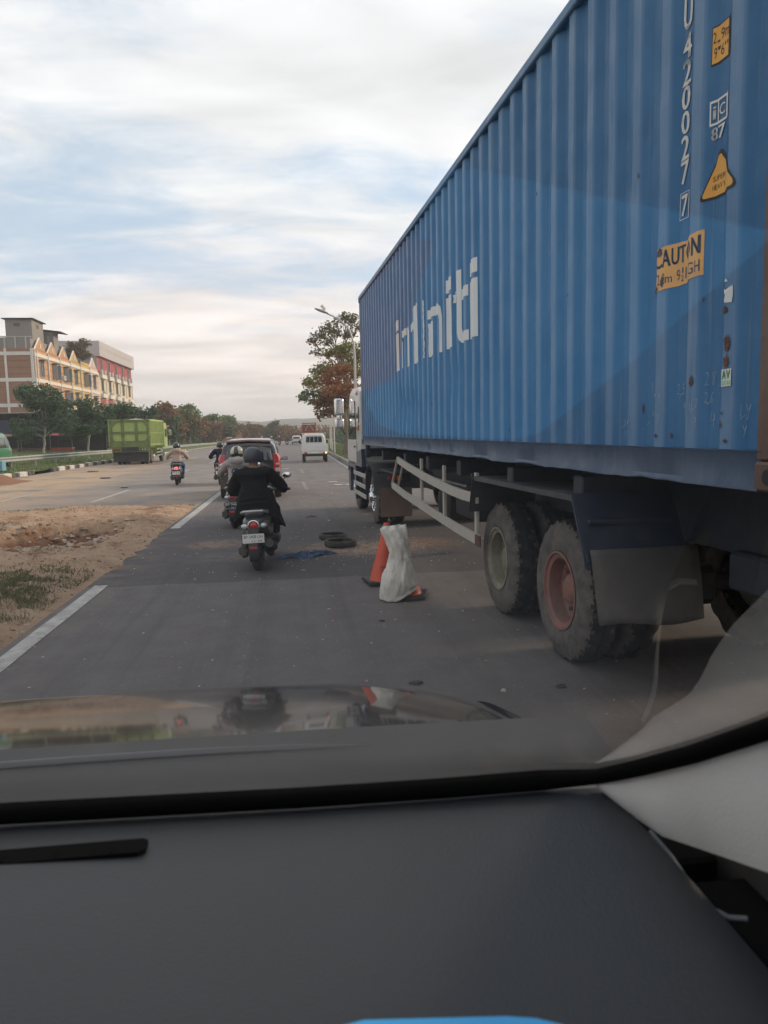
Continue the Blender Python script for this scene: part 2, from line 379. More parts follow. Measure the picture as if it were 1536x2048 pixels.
b = B(); b.quad([(-1600, -60, -0.6), (1600, -60, -0.6), (1600, 2200, -0.6), (-1600, 2200, -0.6)])
tag(obj('ground', b, GRASSG, ang=None), kind='structure')
b = B(); b.grid(8, 60, lambda u, v: (-2.52 + u * 5.42, -8 + v * 208, 0)); b.quad([(2.9, -8, 0), (9.5, -8, 0), (9.5, 22, 0), (2.9, 27, 0)])
tag(obj('road', b, ASPH, ang=None), kind='structure')
b = B(); b.quad([(-13.3, -8, -0.004), (-9.3, -8, -0.004), (-9.3, 18.5, -0.004), (-13.3, 18.5, -0.004)]); b.quad([(-13.3, 18.5, -0.004), (-2.52, 18.5, -0.004), (-2.52, 200, -0.004), (-13.3, 200, -0.004)])
tag(obj('opposite_road', b, ASPH2, ang=None), kind='structure')
# ---- unpaved median with its washed-out pit
def soil_h(x, y):
    e = min((x + 9.8) / 0.7, (-2.36 + (.16 + .14 * fbm(y * 1.7, 3.0, 6.0)) * max(0, min(1, (y - 9) / 1.2, (14.6 - y) / 1.2)) - x) / 0.9, (19.35 + 0.35 * math.sin(x * 2.1) - y) / 0.9)
    e = max(0.0, min(1.0, e)); e = e * e * (3 - 2 * e)
    h = 0.10 * e + 0.06 * fbm(x * 0.8, y * 0.8) * e + 0.035 * fbm(x * 3.5, y * 3.5, 3.0, 6) * e
    # pit: a ragged trough from the left, ending near (-3.1, 13.4)
    t = (x + 7.5) / 4.4
    cyy = 12.2 + 1.0 * t - 0.5 * math.sin(t * 5)
    wd = 1.25 + 0.4 * fbm(x * 1.3, y * 0.6, 5.0)
    k = max(0.0, 1 - ((y - cyy) / wd) ** 2) * max(0.0, min(1.0, (-3.15 + 0.35 * fbm(y * 2, 1.0, 9.0) - x) / 0.5))
    h -= 0.46 * min(1, k * 1.7) * (0.8 + 0.5 * fbm(x * 3, y * 3, 7.0))
    # crumbly rim behind the pit
    rim = math.exp(-((y - cyy - wd - 0.25) / 0.35) ** 2) * e
    h += 0.06 * rim * (1 + fbm(x * 6, y * 6, 2.0))
    return h - 0.03 * (1 - e)
b = B(); b.grid(300, 430, lambda u, v: (lambda x, y: (x, y, soil_h(x, y)))(-9.8 + u * 7.5, 1.0 + v * 18.6))
tag(obj('median_soil', b, SOIL, ang=None), kind='structure')
# ---- painted markings (each dash or line a thin sheet)
WORN = ground_mat('nearly_worn_off_paint', (0.33, 0.31, 0.295), (0.22, 0.205, 0.195), 6, 0.8, 0.2, 60, lambda c, noise, ramp, mix, mul, sep: mix(mul(ramp(noise(7, 8, 0.8), 0.46, 0.56), 0.95), c, (0.15, 0.137, 0.132)), 0.005)
def strip(name, x0, y0, x1, y1, wd, z=0.005, mt=None):
    b = B(); n = max(2, int(abs(y1 - y0) / 0.6)); rr = random.Random(int(x0 * 100 + y0 * 7))
    b.grid(2, n, lambda u, v: (x0 + (x1 - x0) * v + (u - 0.5) * wd * (1 + 0.12 * (rr.random() - 0.5)), y0 + (y1 - y0) * v, z))
    return tag(obj(name, b, mt or PAINT, ang=None), kind='structure')
strip('edge_line', -2.36, -6, -2.36, 9.0, 0.16)
strip('edge_line', -2.36, 14.4, -2.36, 33, 0.17)
strip('edge_line', 2.62, 20, 2.62, 190, 0.14)
for y in (23.4, 33.5, 44, 56, 70, 86, 104, 125):
    strip('lane_dash', 0.32, y, 0.22, y + 4.2, 0.12, mt=WORN)
for x, ys in ((-5.67, (21.1, 35.5, 49.5, 64, 80)), (-8.6, (20.6, 34.5, 48, 62))):
    for y in ys: strip('lane_dash', x, y, x, y + 4.6, 0.13, 0.001)
# ---- left verge with painted kerb of single blocks
b = B(); b.grid(50, 90, lambda u, v: (lambda x, y: (x, y, 0.12 + max(0, (-14.2 - x)) * 0.035 + 0.05 * fbm(x * 0.6, y * 0.4) * min(1, (-13.6 - x))))(-13.56 - (u ** 1.6) * 90, 14 + v * 220))
tag(obj('left_verge', b, GRASSG, ang=None), kind='structure')
KB = mat('kerb_black', (0.035, 0.033, 0.032), 0.85, var=0.3, dirt=(0.24, 0.18, 0.13), dirt_amt=0.45, dirt_scale=2.5, bump=0.4)
KW = mat('kerb_white', (0.55, 0.52, 0.48), 0.85, var=0.12, dirt=(0.28, 0.21, 0.15), dirt_amt=0.35, dirt_scale=2.5, bump=0.4)
KG = mat('kerb_concrete', (0.27, 0.25, 0.22), 0.9, var=0.2, dirt=(0.12, 0.11, 0.07), dirt_amt=0.35, dirt_scale=3, bump=0.5)
kerb = thing('kerb', 'long kerb of alternating black and white painted blocks beside the grass on the left', 'kerb', (-13.42, 30, 0))
def kblock():
    b = B(); b.box((0, 0, 0.10), (0.28, 0.97, 0.26), bev=0.035); return b.mesh('kerb_block')
kmb, kmw = kblock(), kblock(); kmb.materials.append(KB); kmw.materials.append(KW)
rr = random.Random(4)
for i in range(70):
    if 39.5 < 24 + i < 42.5: continue                      # blocks swallowed by grass and a sand spill
    o = link('kerb_block', kmb if i % 2 else kmw, [], kerb, loc=(rr.uniform(-0.02, 0.02), -6 + i * 1.0, rr.uniform(-0.02, 0.01)), rot=(rr.uniform(-0.03, 0.03), rr.uniform(-0.04, 0.04), rr.uniform(-0.04, 0.04)))
b = B(); b.box((0, 100, 0.07), (0.24, 72, 0.18), bev=0.03); obj('kerb_run', b, KG, kerb)
kerb2 = thing('kerb', 'plain grey concrete kerb along the grass verge on the right', 'kerb', (2.98, 30, 0))
b = B(); b.box((0, 0, 0.085), (0.22, 1.17, 0.23), bev=0.025); kg = b.mesh('kerb_block'); kg.materials.append(KG)
for i in range(108):
    link('kerb_block', kg, [], kerb2, loc=(rr.uniform(-0.012, 0.012), -3 + i * 1.2, rr.uniform(-0.01, 0.01)), rot=(rr.uniform(-0.02, 0.02), rr.uniform(-0.02, 0.02), rr.uniform(-0.01, 0.01)))
b = B(); b.grid(40, 80, lambda u, v: (lambda x, y: (x, y, 0.15 + 0.02 * (x - 3) + 0.06 * fbm(x * 0.5, y * 0.4) * min(1, x - 3.1)))(3.08 + u ** 1.5 * 60, 27 + v * 198)); b.grid(20, 12, lambda u, v: (9.5 + u ** 1.5 * 60, -8 + v * 34.9, 0.1 + 0.05 * fbm(u * 20, v * 9)))
tag(obj('right_verge', b, GRASSG, ang=None), kind='structure')

# ================================================================== leaves, grass, trees
def leaf_mesh(name, centres, size, seed=0, flat=0.35, asp=0.55, tris=False):
    """one small bent leaf blade (a quad) per centre"""
    rng = np.random.default_rng(seed); n = len(centres)
    a = rng.normal(size=(n, 3)); a[:, 2] *= flat + 0.2; a /= np.linalg.norm(a, axis=1)[:, None]
    t = rng.normal(size=(n, 3)); b_ = np.cross(a, t); b_ /= np.linalg.norm(b_, axis=1)[:, None]
    s = size * rng.uniform(0.6, 1.3, n)[:, None]
    co = np.stack([centres - a * s, centres + b_ * s * asp, centres + a * s, centres - b_ * s * asp], 1).reshape(-1, 3)
    me = bpy.data.meshes.new(name); me.vertices.add(4 * n); me.vertices.foreach_set('co', co.astype(np.float32).ravel())
    me.loops.add(4 * n); me.loops.foreach_set('vertex_index', np.arange(4 * n, dtype=np.int32))
    me.polygons.add(n); me.polygons.foreach_set('loop_start', np.arange(0, 4 * n, 4, dtype=np.int32))
    me.update(calc_edges=True)
    return me
def leaf_mat(name, c1, c2, trans=0.25, rough=0.55):
    M = mat(name, c1, rough, trans=trans, spec=0.25); nt = M.node_tree; N = nt.nodes; L = nt.links
    g = N.new('ShaderNodeNewGeometry'); mx = N.new('ShaderNodeMix'); mx.data_type = 'RGBA'
    L.new(g.outputs['Random Per Island'], mx.inputs[0]); mx.inputs[6].default_value = (*c1, 1); mx.inputs[7].default_value = (*c2, 1)
    L.new(mx.outputs[2], N['Principled BSDF'].inputs['Base Color'])
    t = next(n for n in N if n.type == 'BSDF_TRANSLUCENT'); L.new(mx.outputs[2], t.inputs[0])
    return M
LEAF_G = leaf_mat('leaf_green', (0.07, 0.13, 0.035), (0.15, 0.22, 0.07))
LEAF_D = leaf_mat('leaf_dark_green', (0.040, 0.085, 0.040), (0.085, 0.14, 0.065))
LEAF_REFL = leaf_mat('leaf_red_reflection', (0.17, 0.085, 0.045), (0.26, 0.15, 0.07))  # red-brown windscreen reflection over the trees put into the leaf colour
LEAF_O = leaf_mat('leaf_olive', (0.07, 0.085, 0.03), (0.13, 0.125, 0.05))
BARK = mat('bark', (0.16, 0.13, 0.10), 0.9, var=0.3, bump=0.6, bscale=12)
BARKL = mat('pale_bark', (0.34, 0.31, 0.27), 0.9, var=0.25, bump=0.4, bscale=12)
def blobs_pts(blobs, n, rng, shell=0.55):
    vol = np.array([b_[3] * b_[4] * b_[5] for b_ in blobs]) ** 0.75; k = rng.choice(len(blobs), n, p=vol / vol.sum())
    d = rng.normal(size=(n, 3)); d /= np.linalg.norm(d, axis=1)[:, None]
    r = rng.uniform(shell ** 3, 1, n) ** (1 / 3)
    r *= rng.uniform(0.82, 1.12, n)
    bb = np.array(blobs)[k]
    return bb[:, :3] + d * r[:, None] * bb[:, 3:6]
def tree(name, label, loc, h, cr, blobs, nleaf, leaf, lmat, bark=None, trunk_r=0.15, trunk_h=None, lean=(0, 0), group=None, seed=1, cat='tree', limbs=True, multi=None):
    """blobs are (x,y,z,rx,ry,rz) in metres from the base"""
    rng = np.random.default_rng(seed); rr = random.Random(seed)
    t = thing(name, label, cat, loc, 0, group)
    th = trunk_h or h * 0.45
    b = B()
    top = Vector((lean[0], lean[1], th))
    pts = [Vector((lean[0] * q ** 1.5, lean[1] * q ** 1.5, th * q)) + Vector((rr.uniform(-1, 1), rr.uniform(-1, 1), 0)) * trunk_r * 0.5 * (q > 0) for q in (0, 0.2, 0.4, 0.6, 0.8, 1)]
    b.tube(pts, [trunk_r * (1.5 if i == 0 else 1.08 - 0.09 * i) for i in range(6)], 8)
    if limbs:
        for bl in blobs:
            e = Vector(bl[:3]); s = pts[rr.choice((3, 4, 5))]
            mid = s.lerp(e, 0.5) + Vector((rr.uniform(-.2, .2), rr.uniform(-.2, .2), rr.uniform(-.1, .3))) * (e - s).length * 0.4
            b.tube([s, mid, e], [trunk_r * 0.42, trunk_r * 0.27, trunk_r * 0.12], 5)
            for q in range(3):
                f_ = e + Vector((rr.uniform(-.8, .8) * bl[3], rr.uniform(-.8, .8) * bl[4], rr.uniform(-.4, .8) * bl[5]))
                b.tube([mid.lerp(e, 0.5), e.lerp(f_, 0.5) + Vector((0, 0, -.1)), f_], [trunk_r * 0.16, trunk_r * 0.1, trunk_r * 0.05], 4)
    obj('trunk', b, bark or BARK, t)
    # sub-clumps inside every blob give light and dark masses with gaps
    sub = []
    for bl in blobs:
        for q in range(7):
            d = rng.normal(size=3); d /= np.linalg.norm(d); f_ = rng.uniform(0.45, 0.95)
            s_ = rng.uniform(0.36, 0.6)
            sub.append((bl[0] + d[0] * bl[3] * f_, bl[1] + d[1] * bl[4] * f_, bl[2] + d[2] * bl[5] * f_, bl[3] * s_, bl[4] * s_, bl[5] * s_ * 0.8))
    pts = np.concatenate([blobs_pts(sub, int(nleaf * .8), rng, 0.2), blobs_pts(blobs, int(nleaf * .2), rng, 0.5)]); pts += rng.normal(size=pts.shape) * leaf * .8
    link('crown', leaf_mesh('crown', pts, leaf, seed), lmat, t)
    return t
def grass_patch(name, label, pts, hgt, seed=0, mats=None, kind='stuff', cat='grass', wid=0.012):
    rng = np.random.default_rng(seed); n = len(pts); pts = np.asarray(pts, float)
    ang = rng.uniform(0, 2 * PI, n); hh = hgt * rng.uniform(0.4, 1.2, n)
    bend = rng.normal(size=(n, 2)) * 0.45 * hh[:, None]
    sx_ = np.stack([np.cos(ang), np.sin(ang), 0 * ang], 1) * wid
    tip = pts + np.concatenate([bend, hh[:, None]], 1); mid = pts + np.concatenate([bend * 0.3, hh[:, None] * 0.6], 1)
    co = np.stack([pts - sx_, pts + sx_, mid + sx_ * 0.7, tip, mid - sx_ * 0.7], 1).reshape(-1, 3)
    me = bpy.data.meshes.new(name); me.vertices.add(5 * n); me.vertices.foreach_set('co', co.astype(np.float32).ravel())
    me.loops.add(5 * n); me.loops.foreach_set('vertex_index', np.arange(5 * n, dtype=np.int32))
    me.polygons.add(n); me.polygons.foreach_set('loop_start', np.arange(0, 5 * n, 5, dtype=np.int32)); me.update(calc_edges=True)
    o = link(name, me, mats or GRASSM)
    return tag(o, label, cat, kind=kind)
GRASSM = leaf_mat('grass_blades', (0.09, 0.14, 0.04), (0.22, 0.25, 0.10), 0.2)
GRASSD = leaf_mat('dusty_grass_blades', (0.09, 0.11, 0.045), (0.26, 0.24, 0.12), 0.2)
# ================================================================== CONTAINER AND SEMI-TRAILER
TX, TY, TRZ = 1.8735, 2.65, 0.04373
def paint_mat(name, base, fade, rust_amt=0.5, scratch=0.5, rib_light=False):
    """weathered container paint: chalky fading, run-down streaks, rust spots with halos, bare scratches"""
    M = bpy.data.materials.new(name); M.use_nodes = True; nt = M.node_tree; N = nt.nodes; L = nt.links
    b = N['Principled BSDF']; b.inputs['Specular IOR Level'].default_value = 0.35
    tcn = N.new('ShaderNodeTexCoord')
    def noise(s, d=6, r=0.65, sc_=None, dst=0.0):
        src = tcn.outputs['Object']
        if sc_:
            mpn = N.new('ShaderNodeMapping'); mpn.inputs['Scale'].default_value = sc_; L.new(src, mpn.inputs[0]); src = mpn.outputs[0]
        n = N.new('ShaderNodeTexNoise'); n.inputs['Scale'].default_value = s; n.inputs['Detail'].default_value = d; n.inputs['Roughness'].default_value = r; n.inputs['Distortion'].default_value = dst
        L.new(src, n.inputs['Vector']); return n.outputs[0]
    def ramp(v, a, b_, lo=0, hi=1):
        n = N.new('ShaderNodeMapRange'); n.interpolation_type = 'SMOOTHSTEP'; L.new(v, n.inputs[0]); n.inputs[1].default_value = a; n.inputs[2].default_value = b_; n.inputs[3].default_value = lo; n.inputs[4].default_value = hi; return n.outputs[0]
    def mix(f, a, b_):
        n = N.new('ShaderNodeMix'); n.data_type = 'RGBA'
        for i, v in ((0, f), (6, a), (7, b_)):
            if isinstance(v, tuple): n.inputs[i].default_value = (*v, 1)
            elif isinstance(v, float): n.inputs[i].default_value = v
            else: L.new(v, n.inputs[i])
        return n.outputs[2]
    c = mix(ramp(noise(1.3, 7), 0.3, 0.7), base, fade)
    if rib_light:                                                     # proud rib faces painted paler to give the stripes of light and shade
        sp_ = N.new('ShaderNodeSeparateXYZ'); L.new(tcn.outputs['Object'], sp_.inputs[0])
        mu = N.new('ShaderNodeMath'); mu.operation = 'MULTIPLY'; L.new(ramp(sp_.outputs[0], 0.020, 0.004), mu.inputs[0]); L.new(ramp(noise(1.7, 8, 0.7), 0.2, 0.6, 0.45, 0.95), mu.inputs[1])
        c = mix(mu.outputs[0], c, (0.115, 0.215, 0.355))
    c = mix(ramp(noise(3, 7, 0.7, (1, 6, 0.35)), 0.52, 0.75, 0, 0.45), c, tuple(v * 0.72 for v in base))
    c = mix(ramp(noise(2.2, 8, 0.7, (1, 8, 0.25)), 0.56, 0.72, 0, 0.4), c, (0.24, 0.28, 0.33))
    if scratch: c = mix(ramp(noise(6, 9, 0.8, (1, 1, 0.12)), 0.655, 0.675, 0, scratch), c, (0.36, 0.38, 0.40))
    if rust_amt:
        rn = noise(2.6, 10, 0.78)
        c = mix(ramp(rn, 0.70 - 0.10 * rust_amt, 0.77 - 0.1 * rust_amt, 0, 0.8), c, (0.16, 0.085, 0.05))
        c = mix(ramp(rn, 0.75 - 0.10 * rust_amt, 0.78 - 0.1 * rust_amt), c, (0.045, 0.022, 0.018))
    L.new(c, b.inputs['Base Color'])
    L.new(ramp(noise(4, 6), 0.3, 0.7, 0.42, 0.62), b.inputs['Roughness'])
    bp = N.new('ShaderNodeBump'); bp.inputs['Strength'].default_value = 0.25; bp.inputs['Distance'].default_value = 0.012
    L.new(noise(9, 5), bp.inputs['Height']); L.new(bp.outputs[0], b.inputs['Normal'])
    return M
BLUE = paint_mat('container_blue', (0.026, 0.118, 0.26), (0.048, 0.16, 0.32), 0.45, 0.5, rib_light=True)
BLUER = paint_mat('container_rail_shaded', (0.034, 0.060, 0.105), (0.065, 0.095, 0.145), 0.6, 0.2)  # darker, greyer blue: shadow on the rail put into its colour
RUST = paint_mat('rusty_post', (0.10, 0.055, 0.045), (0.17, 0.11, 0.085), 0.7, 0.0)
LETTER = mat('letter_white', (0.66, 0.65, 0.62), 0.6, var=0.06, vscale=3, dirt=(0.33, 0.33, 0.33), dirt_amt=0.05, dirt_scale=5)
YEL = mat('sticker_yellow', (0.68, 0.33, 0.045), 0.5, var=0.10, vscale=5, dirt=(0.33, 0.18, 0.06), dirt_amt=0.08, dirt_scale=6)
WSTK = mat('sticker_white', (0.6, 0.62, 0.60), 0.5, var=0.06)
GSTK = mat('sticker_green', (0.06, 0.33, 0.12), 0.5, var=0.05)
CHALK = mat('chalk', (0.30, 0.38, 0.48), 0.9, var=0.3, vscale=30)
RUSTS = mat('rust_spot', (0.10, 0.045, 0.03), 0.9, var=0.5, vscale=30, bump=0.4)

cont = thing('shipping_container', 'forty foot blue corrugated shipping container with white lettering loaded on the trailer', 'container', (TX, TY, 1.478), TRZ)
cont.rotation_euler = (0.0036, 0, TRZ)
P_ = 0.278; PH = 0.650
CL, CW, CHH = 12.192, 2.438, 2.896
def corr(y):
    """inward depth of the side sheet at distance y from the door end"""
    t = ((y - PH) / P_) % 1.0
    if t > 0.5: t = 1 - t
    a, b_ = 0.13, 0.375
    if t < a: return 0.006
    if t > b_: return 0.042
    return 0.006 + 0.036 * (t - a) / (b_ - a)
brk = []
k0 = int((0.17 - PH) / P_) - 2
for k in range(k0, k0 + 50):
    for q in (-0.375, -0.13, 0.13, 0.375):
        y = PH + (k + q) * P_
        if 0.16 < y < CL - 0.16: brk.append(round(y, 5))
brk = sorted(set([0.16] + brk + [CL - 0.16]))
def dent(y, z):
    """knocks in the sheet: a buckled zone low and far, small bumps elsewhere (positive is inward)"""
    d = 0.022 * math.exp(-((y - 7.6) / 1.0) ** 2 - ((z - 0.55) / 0.35) ** 2) * (0.6 + fbm(y * 2.2, z * 2.5, 1.0))
    d += 0.018 * math.exp(-((y - 5.0) / 0.35) ** 2 - ((z - 0.8) / 0.2) ** 2)
    d += 0.003 * fbm(y * 0.9, z * 1.2, 4.0) + 0.0025 * fbm(y * 3.1, z * 3.2, 6.0)
    return d
NZ = 46
b = B(); ys = brk; zs = [0.165 + (CHH - 0.165 - 0.07) * j / (NZ - 1) for j in range(NZ)]
b.grid(len(ys), NZ, lambda u, v: (lambda y, z: (corr(y) + dent(y, z), y, z))(ys[round(u * (len(ys) - 1))], zs[round(v * (NZ - 1))]))
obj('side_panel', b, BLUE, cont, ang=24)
b = B(); b.grid(len(ys), 2, lambda u, v: (CW - corr(ys[round(u * (len(ys) - 1))]), ys[round(u * (len(ys) - 1))], zs[-1 if v else 0]))
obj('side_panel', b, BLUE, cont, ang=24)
def rail_x(y): return 0.004 * fbm(y * 1.1, 2.0, 8.0)
def wav(y): return 0.010 * fbm(y * 1.6, 5.0, 1.0) + 0.006 * fbm(y * 6, 1.0, 2.0)
b = B()
rings = []
for i in range(90):
    y = 0.13 + (CL - 0.26) * i / 89; wv = wav(y); x = rail_x(y)
    rings.append([(x, y, 0.162), (0.05, y, 0.168), (0.05, y, 0.03), (0.045, y, 0.004), (x - 0.012, y, wv), (x - 0.012, y, wv + 0.008), (x + 0.006, y, 0.03), (x + 0.006, y, 0.15)])
b.rings(rings); obj('bottom_rail', b, BLUER, cont, ang=40)
b = B(); b.rings([[(CW - p[0], p[1], p[2]) for p in r] for r in (rings[0], rings[-1])]); obj('bottom_rail', b, BLUER, cont)
for x in (0.03, CW - 0.03):
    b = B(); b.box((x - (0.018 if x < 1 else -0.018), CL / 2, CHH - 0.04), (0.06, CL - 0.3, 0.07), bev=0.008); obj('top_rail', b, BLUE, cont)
for x in (0.075, CW - 0.075):
    for y, mt in ((0.07, RUST), (CL - 0.07, BLUER)):
        b = B(); b.box((x + (0.002 if x < 1 else -0.002), y + (.012 if y < 1 else -.012), CHH / 2), (0.15, 0.17, CHH - 0.24), bev=0.012); obj('corner_post', b, mt, cont)
        for z in (0.06, CHH - 0.06):
            b = B(); b.box((x, y, z), (0.17, 0.178, 0.12), bev=0.01)
            obj('corner_casting', b, mt, cont)
            b = B(); b.cyl((x - 0.087 if x < 1 else x + 0.087, y, z), (x - 0.07 if x < 1 else x + 0.07, y, z), 0.034, n=12)
            obj('casting_hole', b, INK, cont)
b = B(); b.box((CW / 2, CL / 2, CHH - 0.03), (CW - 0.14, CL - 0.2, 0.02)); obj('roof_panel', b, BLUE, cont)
b = B(); b.box((CW / 2, CL / 2, 0.10), (CW - 0.14, CL - 0.2, 0.06)); obj('floor', b, DARKM, cont)
b = B(); b.box((CW / 2, CL - 0.05, CHH / 2), (CW - 0.34, 0.05, CHH - 0.3))
for i in range(8): b.box((0.3 + i * 0.262, CL - 0.02, CHH / 2), (0.12, 0.04, CHH - 0.34), bev=0.01)
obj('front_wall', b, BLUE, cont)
for s in (0, 1):
    b = B(); xc = CW / 2 + (s - 0.5) * 1.09
    b.box((xc, 0.03, CHH / 2), (1.07, 0.04, CHH - 0.28), bev=0.005)
    for k in range(5): b.box((xc, 0.005, 0.4 + k * 0.5), (0.98, 0.03, 0.22), bev=0.01)
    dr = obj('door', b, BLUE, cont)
    for q in (-0.28, 0.25):
        b = B(); b.cyl((xc + q, -0.03, 0.15), (xc + q, -0.03, CHH - 0.15), 0.017, n=10)
        for z in (0.3, 1.1, 2.0, 2.6): b.box((xc + q, -0.015, z), (0.10, 0.05, 0.06))
        b.box((xc + q + 0.12, -0.05, 1.2), (0.28, 0.015, 0.035))
        obj('lock_rod', b, STEEL, dr)

def tru(ya):
    """position on the folded sheet of a mark read off at ya on the plane of its outer folds"""
    k = (ya + 2.566) / 1.988; x = 0.0
    while x < 0.05:
        if corr(ya + x * k) <= x: break
        x += 0.0004
    return ya + x * k
# ---- print that follows the sheet: flat shapes cut at every fold and pressed onto it
def press(bm, name, mt, parent=cont, off=0.0035, fit=True):
    """bm lies in the (u=y of container, v=z) plane given as co.x=y, co.y=z"""
    if fit:
        for v in bm.verts: v.co.x = tru(v.co.x)
    ymin = min(v.co.x for v in bm.verts); ymax = max(v.co.x for v in bm.verts)
    zmin = min(v.co.y for v in bm.verts); zmax = max(v.co.y for v in bm.verts)
    for y in brk:
        if ymin < y < ymax:
            bmesh.ops.bisect_plane(bm, geom=bm.verts[:] + bm.edges[:] + bm.faces[:], plane_co=(y, 0, 0), plane_no=(1, 0, 0), dist=1e-5)
    z = zs[0]
    for z in zs:
        if zmin < z < zmax:
            bmesh.ops.bisect_plane(bm, geom=bm.verts[:] + bm.edges[:] + bm.faces[:], plane_co=(0, z, 0), plane_no=(0, 1, 0), dist=1e-5)
    for v in bm.verts:
        y, z = v.co.x, v.co.y
        # piecewise-linear sheet height, as the sheet itself is meshed
        j = max(0, min(NZ - 2, int((z - zs[0]) / (zs[1] - zs[0])))); t = (z - zs[j]) / (zs[1] - zs[0])
        i = max(0, min(len(ys) - 2, int(np.searchsorted(ys, y)) - 1)); s = (y - ys[i]) / (ys[i + 1] - ys[i])
        X = lambda a, c_: corr(ys[a]) + dent(ys[a], zs[c_])
        x = (X(i, j) * (1 - s) + X(i + 1, j) * s) * (1 - t) + (X(i, j + 1) * (1 - s) + X(i + 1, j + 1) * s) * t
        v.co = (x - off, y, z)
    b = B(); b.bm.free(); b.bm = bm
    return obj(name, b, mt, parent, ang=None, fix=False)
def poly_bm(polys):
    bm = bmesh.new()
    for p in polys: bm.faces.new([bm.verts.new((a, c_, 0)) for a, c_ in p])
    return bm
Z0 = 1.478
def rects(l): return [[(a, c_ - Z0), (b_, c_ - Z0), (b_, d - Z0), (a, d - Z0)] for a, b_, c_, d in l]
rj = random.Random(8)
def ragged(y0, y1, z0, z1, n=14, j=0.03, side='both'):
    """an upright bar whose edges are flaking"""
    l, r = [], []
    for i in range(n + 1):
        z = z0 + (z1 - z0) * i / n
        l.append((y0 + (rj.uniform(0, j) if side in ('both', 'l') else 0), z - Z0)); r.append((y1 - (rj.uniform(0, j) if side in ('both', 'r') else 0), z - Z0))
    return [l + r[::-1]]
def letter(polys, i): return press(poly_bm(polys), 'painted_letter', LETTER)
letter(rects([(7.955, 8.18, 2.61, 3.14), (7.97, 8.18, 3.185, 3.33)]), 0)                                          # i
letter(rects([(7.40, 7.74, 3.045, 3.14), (7.69, 7.745, 2.62, 2.99)]) + [[(7.24, 2.61 - Z0), (7.36, 2.61 - Z0), (7.36, 3.14 - Z0), (7.30, 3.14 - Z0), (7.24, 3.08 - Z0)]], 1)  # n
letter(rects([(6.93, 7.12, 3.05, 3.145)]) + ragged(6.69, 6.94, 2.61, 3.30, 16, 0.012) + [[(6.69, 3.30 - Z0), (6.94, 3.30 - Z0), (6.90, 3.345 - Z0), (6.69, 3.345 - Z0)]], 2)  # f, its hook flaked away
letter(ragged(6.30, 6.40, 2.63, 3.32, 26, 0.035), 3)                                                             # i, mostly flaked
letter([[(5.42, 2.61 - Z0), (5.56, 2.61 - Z0), (5.56, 2.98 - Z0), (5.60, 3.03 - Z0), (5.70, 3.05 - Z0), (6.12, 3.05 - Z0), (6.12, 3.155 - Z0), (5.62, 3.155 - Z0), (5.48, 3.11 - Z0), (5.42, 3.0 - Z0)]] + ragged(5.85, 6.10, 2.61, 3.0, 12, 0.03, 'r'), 4)  # n
letter(rects([(5.0, 5.22, 2.61, 3.145)]) + ragged(5.01, 5.23, 3.195, 3.33, 6, 0.02, 'r'), 5)                      # i
letter([[(4.36, 2.61 - Z0), (4.60, 2.61 - Z0), (4.72, 2.64 - Z0), (4.80, 2.72 - Z0), (4.80, 3.33 - Z0), (4.61, 3.33 - Z0), (4.61, 2.76 - Z0), (4.57, 2.71 - Z0), (4.36, 2.71 - Z0)]]
       + rects([(4.37, 4.605, 3.03, 3.135)]) + [[(4.81, 3.03 - Z0), (4.93, 3.05 - Z0), (4.90, 3.09 - Z0), (4.94, 3.13 - Z0), (4.81, 3.135 - Z0)]], 6)  # t
letter(rects([(4.06, 4.31, 2.61, 3.145), (4.07, 4.31, 3.195, 3.325)]), 7)                                        # i
def embolden(bm):
    """thicken thin strokes: a second, slightly shifted copy of the glyph"""
    me = bpy.data.meshes.new('glyph'); bm.to_mesh(me)
    for dx, dy in ((.05, 0), (-.05, 0), (0, .012), (0, -.012)):
        n0 = len(bm.verts); bm.from_mesh(me); bm.verts.ensure_lookup_table()
        for v in bm.verts[n0:]: v.co.x += dx; v.co.y += dy
    bpy.data.meshes.remove(me)
    for i, f in enumerate(bm.faces):
        for v in f.verts: v.co.z = 0
    return bm
def ptext(s, y_left, y_right, z0, z1, mt, name='painted_figure', off=0.0045, bold=False):
    n = len(s); wd = (y_left - y_right) / n
    for i, ch in enumerate(s):
        bm = text_fit(ch, 0, 0, 1, 1)
        if bold: bm = embolden(bm)
        a = tru(y_left - wd * i - (wd * .07 if n > 1 else 0)); c_ = tru(y_left - wd * (i + 1) + (wd * .07 if n > 1 else 0))
        hs, lo = {',': (.28, -.12), '.': (.15, 0), "'": (.35, .65), '"': (.35, .65), 'm': (.72, 0)}.get(ch, (1, 0))
        for v in bm.verts:
            u, w_ = v.co.x, v.co.y
            v.co = (a + (c_ - a) * u, z0 - Z0 + (z1 - z0) * (lo + w_ * hs), 0)
        press(bm, name, mt, off=off, fit=False)
